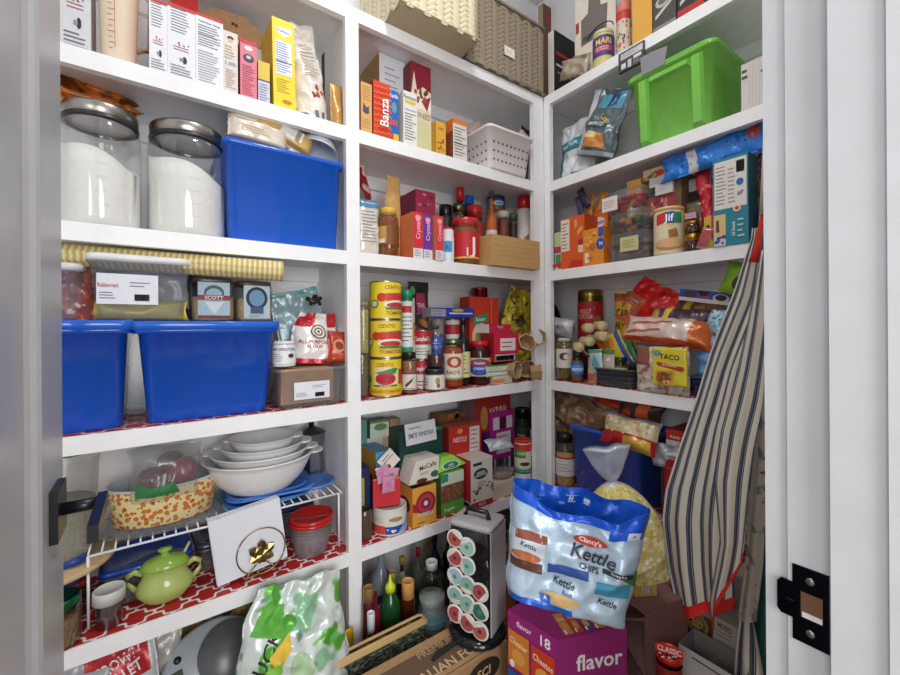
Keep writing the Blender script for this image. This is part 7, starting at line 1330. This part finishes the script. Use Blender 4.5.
V('extract_bottle', 'amber bottle with a peach cap right of the green squeeze bottle', 'bottle', 'L', 397, 412, 582, FB, -.045, 'shaker', '#4a1c10:gloss', cap=(.68, .88, '#d89c5c:plas'), lab=(.1, .4, '#d0c2a8', []))
V('syrup_bottle', 'brown bottle with cork top and pale green neck label', 'bottle', 'L', 396, 408, 556, BZ, .06, 'wine', '#3c1c14:gloss', cap=(.9, .5, '#9c8040:plas'), lab=(.66, .8, '#b8c49c', []))
V('oil_bottle', 'small bottle with golden cap and grey green label', 'bottle', 'L', 387, 398, 572, BZ, .02, 'bottle', '#a8a884:gloss', cap=(.86, .6, '#a8904c:plas'))
V('dark_bottle', 'dark bottle behind the syrup bottle in the back row', 'bottle', 'L', 407, 417, 574, BZ, .08, 'bottle', '#262c34:gloss')
V('water_bottle', 'clear plastic bottle with white cap and pale blue label', 'bottle', 'L', 417, 446, 561, FB-.0, -.055, 'jug', '#e4ecee:glass', cap=(.9, .42, '#dcdce4:plas'), lab=(.12, .3, '#7ab8d0', [('r', 0, .4, 1, .6, '#a8d4e0')]), cont=(.5, '#b8bcb8'))
for k, (x0, x1, yt, ins, body, cap_, lb) in enumerate((
  (412, 424, 548, .1, '#5a6a5c', '#b01c2c', 'pale bottle with a dark red cap in the back row'), (424, 436, 536, .16, '#6a6a2c', '#8a8440', 'olive yellow topped bottle at the back of the row'),
  (430, 443, 534, .12, '#141a30', '#1a2038', 'navy black bottle just left of the pod tower'), (440, 453, 532, .1, '#2a1c14', '#2a2420', 'brown black bottle whose neck shows left of the pod tower'),
  (446, 458, 540, .06, '#182018', '#6a8a2c', 'black bottle with a lime tip beside the pod tower'), (436, 448, 560, .04, '#22261f', '#3a3a34', 'short dark bottle below the others beside the pod tower'))):
    V('wine_bottle', lb, 'bottle', 'L', x0, x1, yt, BZ, ins, 'wine', body + ':gloss', cap=(.88, .45, cap_ + ':plas'))
V('wine_bottle', 'green wine bottle with dark neck right of the pod tower', 'bottle', 'L', 514, 530, 508, FZ, .06, 'wine', '#1d3018:gloss', cap=(.82, .42, '#1d1c1a:plas'), lab=(.2, .48, '#c8a48c', [('r', 0, .0, 1, .4, '#b0502c')]))
G('wrapped_vase', 'grey brown gift wrapped bottle with gathered neck', 'gift', 'L', 500, 518, 503, .30, .12, .08, '#6e675c', [], 'tied', .01)
B('storage_carton', 'tall plain carton in the corner holding the wrapped bottle', 'carton', 'L', 497, 512, 560, 'F', .1, .1, '#77706a:card', H=.299)
V('soda_can', 'teal and silver can between the pod tower and the wine bottle', 'can', 'L', 507, 516, 555, .30, .03, 'tin', '#3c6a6c:plas')
B('storage_carton', 'narrow brown carton under the teal can', 'carton', 'L', 504, 516, 590, 'F', .024, .07, '#8a5c3c:card', H=.299)
V('sauce_bottle', 'orange labelled small bottle right beside the pod tower', 'bottle', 'L', 500, 510, 566, 'F', -.05, 'bottle', '#a85a2c:gloss', cap=(.86, .5, '#d8c8b0:plas'))
# variety snack box and kettle chips bag
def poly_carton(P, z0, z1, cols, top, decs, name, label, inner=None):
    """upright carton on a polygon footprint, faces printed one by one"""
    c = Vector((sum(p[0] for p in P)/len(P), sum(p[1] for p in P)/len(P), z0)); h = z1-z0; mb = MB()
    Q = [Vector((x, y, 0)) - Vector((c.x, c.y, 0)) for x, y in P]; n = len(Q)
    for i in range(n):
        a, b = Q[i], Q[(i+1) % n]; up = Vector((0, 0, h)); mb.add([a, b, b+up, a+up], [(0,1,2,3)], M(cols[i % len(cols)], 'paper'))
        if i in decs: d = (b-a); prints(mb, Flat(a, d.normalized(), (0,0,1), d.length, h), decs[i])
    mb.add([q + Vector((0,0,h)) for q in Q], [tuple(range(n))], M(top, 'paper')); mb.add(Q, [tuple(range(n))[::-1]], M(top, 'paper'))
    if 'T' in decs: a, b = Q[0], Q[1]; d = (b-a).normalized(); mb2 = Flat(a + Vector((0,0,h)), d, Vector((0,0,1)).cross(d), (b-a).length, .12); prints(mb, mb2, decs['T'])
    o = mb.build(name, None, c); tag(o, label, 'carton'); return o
def minibag(u, v, w_, h_, c, word): return [('r', u, v, u+w_, v+h_, c), ('e', u+w_/2, v+h_*.35, w_*.32, h_*.2, '#e0a04a'), ('t', u+w_/2, v+h_*.72, h_*.16, word, '#f0e0c0', -6, w_*.85), ('e', u+w_*.2, v+h_*.1, w_*.12, h_*.1, '#f0f0f0')]
df = [('t', .6, .87, .075, 'flavor', '#eee4ea', 0, .8), ('t', .6, .74, .075, 'mix', '#eee4ea', 0, .5)]
dl = [('r', 0, .91, 1, 1, '#9a2078'), ('t', .35, .955, .028, 'flavor', '#f0e4ec', 0, .4), ('t', .78, .95, .05, '18', '#f6f0f4', 0, .25)] + minibag(.5, .7, .46, .2, '#cf3c1c', 'Cheetos') + minibag(.02, .72, .44, .19, '#d8802c', 'Chester') + minibag(.02, .5, .44, .2, '#1f58b0', 'Ruffles') + minibag(.5, .48, .46, .2, '#d86a24', 'Doritos')
dt = [('r', 0, 0, 1, 1, '#a02478')]
for k, (c_, wd) in enumerate((('#d8913c', 'Chester'), ('#d0401f', 'Cheetos'), ('#2450a8', 'Ruffles'), ('#c8763c', 'Fritos'))): dt += minibag(.14 + .15*k, .08, .13, .55, c_, wd)
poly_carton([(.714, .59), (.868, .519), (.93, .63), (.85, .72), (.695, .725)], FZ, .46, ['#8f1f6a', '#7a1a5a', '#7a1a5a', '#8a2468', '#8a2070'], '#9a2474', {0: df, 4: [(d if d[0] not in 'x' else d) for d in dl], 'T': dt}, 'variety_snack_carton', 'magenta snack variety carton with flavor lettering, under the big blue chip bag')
kb = [('p', [(.02, .60), (.28, .66), (.3, .42), (.04, .34)], '#cdd9e4'), ('p', [(.06, .62), (.3, .64), (.3, .56), (.06, .54)], '#8c4a34'), ('t', .17, .5, .045, 'Kettle', '#2c2a2e', -8, .2), ('e', .15, .4, .12, .04, '#b86a3c'), ('p', [(.02, .36), (.28, .36), (.28, .28), (.02, .28)], '#5c3828'),
      ('p', [(.32, .4), (.62, .42), (.62, .34), (.32, .32)], '#2f4f9c'), ('t', .46, .26, .06, 'Kettle', '#22242c', -4, .26), ('t', .5, .19, .03, 'Ranch', '#2f50a8', -4, .14), ('e', .46, .12, .15, .05, '#d8b67c'),
      ('p', [(.68, .36), (.93, .38), (.93, .27), (.68, .25)], '#3a8fae'), ('t', .8, .2, .05, 'Kettle', '#22242c', -2, .22), ('p', [(.86, .42), (1, .5), (.97, .36)], '#3f7a34'),
      ('t', .64, .56, .12, 'Kettle', '#3a3c44', -6, .42), ('t', .62, .45, .05, 'CHIPS', '#2e3036', -5, .17), ('p', [(.72, .475), (.94, .465), (.94, .425), (.72, .435)], '#26282c'), ('t', .83, .452, .02, 'Variety Pack', '#d8d8d8', -3, .19),
      ('e', .6, .69, .12, .05, '#b8402c'), ('t', .6, .69, .045, "Clancy's", '#f0e4dc', -6, .2), ('r', .3, .06, .38, .13, '#2a6ac8'), ('t', .34, .1, .04, 'A', '#e8eef8'),
      ('p', [(.84, .84), (.93, .83), (.93, .76), (.84, .77)], '#dce4f0'), ('t', .885, .8, .03, 'A', '#1f5cc4')]
kc = at_d(571, 549, .88)
G('chips_multipack_bag', 'big blue and pale blue multipack chip bag standing on the magenta carton', 'bag', 'L', 0, 0, 0, 'F', 0, .15, '#b9cfe2', kb, 'open', .013, yaw=-50, tilt=8, pitch=-14, world=kc + Vector((0, 0, .004)), W=.292, H=.225, back='#1a58cc',
  inner=[('r', .02, .5, .98, 1, '#1a5cd0:foil'), ('p', [(.42, .93), (.62, .93), (.62, .86), (.42, .86)], '#c8d0d8'), ('dots', .2, .6, .5, .9, 9, .04, .02, ['#6aa8e8', '#b8d4f0'])], reg=[('r', 0, .87, 1, 1, '#1757d0'), ('r', .72, .76, 1, .9, '#1757d0'), ('r', 0, 0, .55, .05, '#2160c8')])
pc = at_d(618, 512, 1.07)
G('popcorn_bag', 'tied clear bag full of yellow popcorn behind the blue chip bag', 'bag', 'R', 0, 0, 0, 'F', 0, .13, '#b4bccb', [('dots', .03, .02, .97, .7, 420, .03, .016, ['#f0e8be', '#cfae48', '#e6d894', '#dcc668', '#f4efd8'])], 'tied', .008, yaw=38, tilt=-10, world=pc, W=.2, H=.34, reg=[('r', 0, 0, 1, .72, '#dfd285')])
# mauve divided crate with yellow carton
th = math.radians(-12); ex = Vector((math.cos(th), math.sin(th), 0)); ey = Vector((-math.sin(th), math.cos(th), 0)); O_ = Vector((1.03, .55, FZ)); w_, d_, h_ = .16, .24, .40
e = empty('divided_crate', 'mauve cardboard bottle crate with crossed dividers beside the snack carton', 'crate', O_, th)
q = MB(); mv = '#7d5652:card'; t = .005; dk = '#4c3733:card'
q.box((0, 0, 0), (w_, t, h_), mv); q.box((0, d_-t, 0), (w_, d_, h_), mv); q.box((w_-t, t, 0), (w_, d_-t, h_), mv); q.box((0, t, 0), (w_-t, d_-t, t), mv); q.box((0, t, h_-t), (w_-t, d_-t, h_), '#8c625e:card'); q.build('crate_body', e)
q = MB()
def slat(y0, z0, y1, z1, x1=w_-.01):
    n_ = Vector((0, -(z1-z0), y1-y0)).normalized()*.003; A_, B_ = Vector((.001, y0, z0)), Vector((.001, y1, z1)); X_ = Vector((x1, 0, 0))
    q.add([A_-n_, B_-n_, B_+n_, A_+n_, A_-n_+X_, B_-n_+X_, B_+n_+X_, A_+n_+X_], [(0,1,2,3), (7,6,5,4), (0,4,5,1), (1,5,6,2), (2,6,7,3), (3,7,4,0)], '#8f6a64:card')
slat(t+.002, h_-.02, d_-t-.002, h_-.16); slat(t+.002, h_-.16, d_-t-.002, h_-.02); slat(t, h_*.5, d_-t, h_*.45); slat(t+.002, .02, d_-t-.002, h_*.44); q.build('dividers', e)
e = [x for x in COL.objects if x.name.startswith('divided_crate')][0]
o = carton_mesh(.062, .075, .085, {'F': '#c8a83c', 'L': '#d9bd4c', 'R': '#a8842c', 'T': '#c8a848'}, [('L', 'r', .1, .45, .85, .95, '#c8c0cc'), ('L', 'dots', .15, .5, .8, .9, 8, .07, .07, ['#4a4490', '#7a70b0']), ('L', 'n', .1, .1, .9, .38, 3, '#a8862c'), ('F', 'bar', .3, .08, .75, .3)]).build('tea_carton', None, O_ + ex*.055 + ey*.06 + Vector((0, 0, .4012))); o.rotation_euler = (0, 0, th - .35); tag(o, 'yellow carton with purple printed label standing on the mauve crate', 'carton')
# open white carton, cookie carton, red can lid
p, w, h = spot('R', 678, 742, 657, 'F', -.125)
o = carton_mesh(w, .09, .30, {'F': '#c9c5c0', 'T': '#d8d4ce', 'R': '#b0aca6'}, [('p', [(.22, .94), (.24, .955), (.95, .945), (.95, .93)], '#5c5854'), ('t', .55, .75, .06, 'fresh', '#77726c', 0, .4)], openf='#8f8a84').build('mailing_box', None, p); orient(o, 'R'); tag(o, 'open white corrugated box at the lower right in front of the cookie cartons', 'box')
B('cookie_carton', 'brown carton with a big round chocolate cookie picture', 'carton', 'R', 684, 712, 604, 'F', -.02, .1, {'F': '#5c4438', 'L': '#4a382e', 'T': '#6a5244'}, [('r', 0, .93, 1, 1, '#a8988a'), ('r', .02, .82, .75, .93, '#8c8078'), ('e', .5, .84, .4, .085, '#b08c54'), ('e', .5, .84, .3, .062, '#8a6838'), ('e', .5, .84, .22, .045, '#c09c60'), ('dots', .25, .79, .75, .89, 14, .03, .008, ['#4a2c1c', '#2c1c14']), ('r', .2, .66, .7, .74, '#a8786a')])
B('cookie_carton', 'second brown cookie carton edge left of the round cookie one', 'carton', 'R', 672, 683, 608, 'F', -.02, .1, {'F': '#6a5040'}, [('e', .5, .84, .6, .07, '#a98850'), ('e', .5, .84, .4, .045, '#7c5c34')])
B('cracker_carton', 'off white carton with dark red oval seal under the printed apron', 'carton', 'R', 713, 738, 622, 'F', -.03, .12, {'F': '#c8c2b6', 'T': '#b8b2a6', 'R': '#a8a296'}, [('t', .5, .95, .04, 'MIXED', '#8f3a3c', -6, .6), ('n', .1, .86, .9, .92, 2, '#8a847a'), ('e', .5, .76, .38, .065, '#7c1c28'), ('n', .3, .73, .7, .79, 3, '#c89a9a'), ('p', [(.4, .6), (.8, .6), (.7, .65), (.5, .66)], '#2a2624')])
V('snack_canister', 'round tub with a bright red and white lettered lid at the bottom edge', 'tub', 'R', 656, 684, 655, 'F', -.29, 'drum', '#8c2a24', cap=(.96, 1.02, '#c8281f:plas'), H=.36)
o = [x for x in COL.objects if x.name.startswith('snack_canister')][0]; ld = [c_ for c_ in o.children if c_.name.startswith('lid')][0]
q = MB(); prints(q, Flat((-.03, -.03, .3605), (1,0,0), (0,1,0), .06, .06), [('p', [(.0, .3), (1, .3), (1, .75), (0, .75)], '#d0302a'), ('t', .5, .52, .3, 'CLASSIC', '#f0e4e0', 0, .85), ('dots', .1, .0, .9, .28, 14, .05, .05, ['#e0d4c8', '#2c2422'])]); q.build('lid_print', o)
# small settling moves so that neighbours rest beside each other (metres)
SETTLE = {
 'cereal_carton.001': (0.012, 0.0, 0.0),
 'cereal_carton.002': (0.0095, 0.0, 0.0),
 'cereal_carton.003': (0.0, 0.0109, 0.0),
 'cereal_carton.004': (0.005, 0.0, 0.0),
 'sweetener_carton': (-0.0085, 0.0, 0.0),
 'flour_bag': (-0.0021, 0.0, 0.0),
 'phone_case_carton': (0.012, 0.0, 0.0),
 'bread_bag': (-0.012, 0.0, 0.0),
 'cracker_sleeve': (0.0, 0.0, 0.0036),
 'cracker_sleeve.001': (0.0, 0.012, -0.0057),
 'cracker_box': (0.0, 0.012, -0.012),
 'cracker_sleeve.002': (0.0, 0.012, 0.0),
 'plastic_bowl': (0.0, 0.0, -0.0091),
 'baking_packet': (-0.0023, 0.0, 0.0),
 'acrylic_sheet': (0.0, 0.012, 0.0),
 'clear_storage_box': (0.0, 0.0, 0.0009),
 'yellow_packet': (0.0, 0.0, 0.0104),
 'plastic_bag': (-0.0027, 0.0, 0.0),
 'tissue_box': (0.0, 0.0, 0.0009),
 'oat_canister.001': (-0.0027, 0.0, 0.0),
 'clear_storage_box.002': (0.0104, 0.0, 0.0),
 'zip_bag': (0.0024, 0.012, 0.0),
 'flour_bag.001': (0.0, 0.012, 0.0),
 'dried_fruit_bag': (-0.012, 0.0, 0.0),
 'pasta_bag': (0.012, 0.0, 0.0),
 'cereal_keeper': (-0.009, 0.0, 0.012),
 'food_container': (-0.0053, 0.012, 0.0),
 'food_container.001': (0.0, 0.012, 0.0),
 'wire_shelf_rack': (0.0053, 0.0, 0.0),
 'oval_tin': (0.009, 0.0, 0.0),
 'red_onion': (-0.012, 0.0, 0.0),
 'red_onion.002': (0.0, 0.012, 0.0),
 'produce_bag': (-0.012, 0.0, 0.0),
 'container_lid': (0.0, 0.0092, 0.0),
 'container_lid.001': (-0.0037, 0.0067, 0.0),
 'container_lid.002': (0.0, 0.0, 0.0074),
 'container_lid.003': (0.0, 0.0, 0.0068),
 'mixing_bowl': (0.0084, 0.0, 0.0052),
 'mixing_bowl.001': (0.0084, 0.0, 0.0052),
 'mixing_bowl.002': (0.0084, 0.0, 0.0052),
 'mixing_bowl.003': (0.0084, 0.0, 0.0052),
 'container_lid.004': (0.0, 0.0, 0.012),
 'moka_pot': (-0.0061, 0.0, 0.012),
 'food_container.002': (-0.0018, 0.0, 0.0),
 'food_container.003': (0.0018, 0.0, 0.0),
 'lidded_tureen': (0.0, -0.012, 0.0),
 'container_lid.006': (0.0, 0.0, 0.0024),
 'tea_packet': (0.012, 0.0, 0.0),
 'spice_jar': (0.0, -0.012, 0.0),
 'game_box.001': (-0.012, 0.0, 0.0),
 'plain_carton': (0.012, 0.0, 0.0),
 'pasta_carton': (-0.0057, 0.0, 0.0),
 'pasta_carton.001': (-0.012, 0.0, 0.0),
 'pasta_carton.002': (-0.0065, 0.0, 0.0),
 'snack_pouch': (-0.012, 0.0, 0.0),
 'cracker_carton': (0.012, 0.0, 0.0),
 'coffee_bag': (0.0, 0.012, 0.0),
 'kraft_pouch': (0.0, 0.012, 0.0),
 'tea_carton': (0.0023, 0.012, 0.0),
 'drink_carton.001': (-0.0023, 0.0, 0.0),
 'drink_carton.002': (0.0, -0.012, 0.0),
 'dark_jar': (0.0, 0.012, 0.0),
 'sauce_bottle': (0.0, 0.012, 0.0),
 'pickle_jar': (0.0, 0.012, 0.0),
 'spice_bottle': (0.0, 0.0116, 0.0),
 'peanut_butter_jar': (-0.0067, 0.0, 0.0),
 'hot_sauce_bottle': (0.0067, 0.0, 0.0),
 'wooden_box': (-0.0066, 0.0, 0.0),
 'pasta_jar': (0.0, 0.012, 0.0),
 'snack_carton': (-0.0081, 0.0, 0.0),
 'trail_mix_pouch': (0.0066, 0.012, 0.0),
 'soup_can': (0.0, 0.0051, 0.0),
 'soup_can.001': (0.0015, 0.0051, 0.0),
 'chocolate_box': (-0.012, 0.0, 0.0),
 'pasta_sauce_jar': (-0.0031, 0.0, 0.0),
 'balsamic_bottle': (-0.0038, 0.0, 0.0),
 'olive_bottle': (0.0, 0.012, 0.0),
 'cherry_jar': (-0.012, 0.0, 0.0),
 'pepper_can': (0.0, 0.0, 0.0044),
 'soup_carton': (-0.012, 0.012, 0.0),
 'tuna_carton': (0.0, 0.0045, 0.0),
 'tea_carton.001': (0.012, 0.0, 0.0),
 'tea_carton.002': (-0.012, 0.0, 0.0),
 'tea_carton.003': (-0.012, 0.0, 0.0),
 'pudding_carton': (0.012, 0.0, 0.0109),
 'pudding_carton.001': (0.012, 0.0, 0.0107),
 'pudding_carton.002': (0.0, 0.0, 0.0105),
 'chip_bag': (0.012, 0.012, 0.0),
 'kraft_baking_cup': (-0.0113, 0.0, 0.0),
 'kraft_baking_cup.001': (-0.002, 0.012, 0.0),
 'kraft_baking_cup.003': (-0.0081, 0.0, 0.0),
 'kraft_baking_cup.004': (0.012, 0.0, 0.0),
 'vanilla_bottle': (-0.0041, 0.0, 0.0),
 'sweetener_canister': (0.0096, 0.0, 0.0),
 'packet_holder': (0.0, 0.012, 0.0),
 'storage_tin': (-0.0067, 0.0, 0.0),
 'tissue_carton': (0.0, 0.012, 0.0),
 'royal_blue_box': (0.0, 0.012, 0.0),
 'tea_carton.004': (0.0023, 0.012, 0.0),
 'tea_carton.006': (0.0, 0.0032, 0.0),
 'storage_carton': (-0.0023, 0.0, 0.0),
 'tea_chest': (0.0, -0.012, 0.0004),
 'sugar_carton': (0.0, 0.012, 0.0),
 'price_tag': (0.0, 0.012, 0.0),
 'coffee_carton': (0.0012, 0.0, 0.0),
 'coffee_carton.001': (-0.012, 0.0, 0.0),
 'tea_carton.007': (0.012, 0.0, 0.0),
 'coffee_carton.002': (-0.012, 0.0, 0.0),
 'coffee_carton.003': (0.012, 0.0, 0.0),
 'cocoa_carton': (-0.0017, 0.012, 0.0054),
 'cocoa_carton.001': (0.0, -0.0015, 0.0),
 'tea_carton.008': (0.0, 0.012, 0.0),
 'bar_carton.001': (0.0034, -0.012, 0.0),
 'snack_tray': (0.0075, 0.0, 0.0),
 'creamer_tub': (-0.012, 0.0, 0.0),
 'creamer_canister': (-0.012, 0.0, 0.0),
 'coffee_jar.001': (0.012, 0.0, 0.0),
 'appliance_carton': (0.012, 0.0, 0.0),
 'spread_jar': (0.0, -0.0109, 0.0),
 'rolled_bag': (0.0, 0.0109, 0.0),
 'label_holder': (0.0075, 0.0, -0.012),
 'plastic_flap': (-0.012, 0.0, 0.0),
 'popcorn_bag': (0.0, 0.0117, 0.0),
 'cookie_carton': (0.0, 0.0068, 0.0),
 'snack_carton.002': (0.0, 0.0104, 0.0),
 'cracker_carton.001': (0.0, 0.0086, 0.0),
 'cracker_carton.002': (0.012, 0.0, 0.0),
 'storage_carton.002': (0.0025, 0.0, 0.0),
 'candy_tray': (0.012, 0.0, 0.0),
 'snack_stick.001': (0.0, 0.0, 0.0055),
 'snack_stick.002': (0.0, 0.0, 0.0069),
 'snack_stick.003': (0.0044, 0.0, 0.0),
 'clamshell_tub': (0.0, 0.0066, 0.0),
 'clamshell_tub.001': (0.0, 0.0022, 0.0),
 'clamshell_tub.002': (0.0, 0.012, 0.0),
 'peanut_butter_tub': (0.0, -0.012, 0.0),
 'storage_carton.003': (0.0052, 0.0, 0.0),
 'bar_carton.003': (0.0, -0.0063, 0.0),
 'bar_carton.005': (0.012, -0.0079, 0.0),
 'bar_carton.006': (0.012, 0.0, 0.0),
 'divider_card': (0.012, 0.003, 0.0),
 'dark_carton': (0.0113, -0.012, 0.0),
 'granola_bag': (0.012, 0.0104, 0.0),
 'chip_bag.003': (0.012, 0.0, 0.0),
 'snack_carton.003': (0.012, -0.0104, 0.0),
 'candy_cane_bag': (0.0, 0.0081, 0.0),
 'granola_carton': (0.0, 0.001, 0.0),
 'paper_plate_pack': (0.0, 0.0, -0.0063),
 'dark_snack_bag': (0.0, -0.0091, 0.0),
 'baking_pan': (0.012, 0.0, 0.0),
 'snack_bag.002': (0.0, 0.0, 0.012),
 'cocoa_tin': (0.012, 0.0, 0.0),
 'storage_carton.004': (0.012, 0.006, 0.0),
 'wafer_roll.003': (0.0, -0.012, 0.0057),
 'wafer_roll.004': (0.012, 0.0, 0.0),
 'seasoning_shaker': (0.0, -0.0107, 0.0),
 'rice_packet': (0.012, 0.0, 0.0),
 'small_bin': (0.0059, -0.0008, 0.0),
 'herb_packet.001': (0.0093, 0.0, 0.0),
 'curry_jar': (0.012, 0.0, 0.0),
 'chip_bag.004': (0.012, 0.0, 0.0),
 'gravy_packet': (0.012, 0.0, 0.0),
 'gravy_packet.001': (0.012, 0.0, 0.0),
 'cheese_puff_bag': (0.012, -0.0052, 0.0),
 'chip_bag.005': (0.012, 0.012, 0.0),
 'bread_bag.002': (0.012, 0.0, 0.0),
 'bun_bag': (0.012, -0.012, 0.0),
 'cookie_box': (0.0, -0.0038, 0.0),
 'candy_bag.001': (0.012, 0.0, 0.0),
 'carton_stand': (0.0069, 0.0, 0.0),
 'oatmeal_carton': (0.012, 0.0, 0.0),
 'clear_bag': (0.012, 0.0, 0.0),
 'granola_bag.001': (-0.012, 0.0, 0.0),
 'oat_bag': (0.0, 0.0, 0.0064),
 'salad_bag': (0.0, 0.012, 0.0),
 'storage_carton.008': (0.0, 0.0098, 0.0),
 'liquor_bottle': (0.0, 0.012, 0.0),
 'lime_juice_bottle': (0.0037, 0.0, 0.0),
 'vinegar_bottle': (0.0, 0.0064, 0.0),
 'clear_bottle': (0.0, -0.0064, 0.0),
 'extract_bottle': (0.012, 0.0, 0.0),
 'wine_bottle.002': (0.0, 0.006, 0.0),
 'wine_bottle.003': (-0.0087, 0.0, 0.0),
 'wine_bottle.004': (0.0087, 0.0, 0.0),
 'divided_crate': (0.0, 0.012, 0.0),
 'mailing_box': (-0.012, -0.0068, 0.0),
}
for k_, v_ in SETTLE.items():
    if k_ in bpy.data.objects: bpy.data.objects[k_].location = bpy.data.objects[k_].location + Vector(v_)
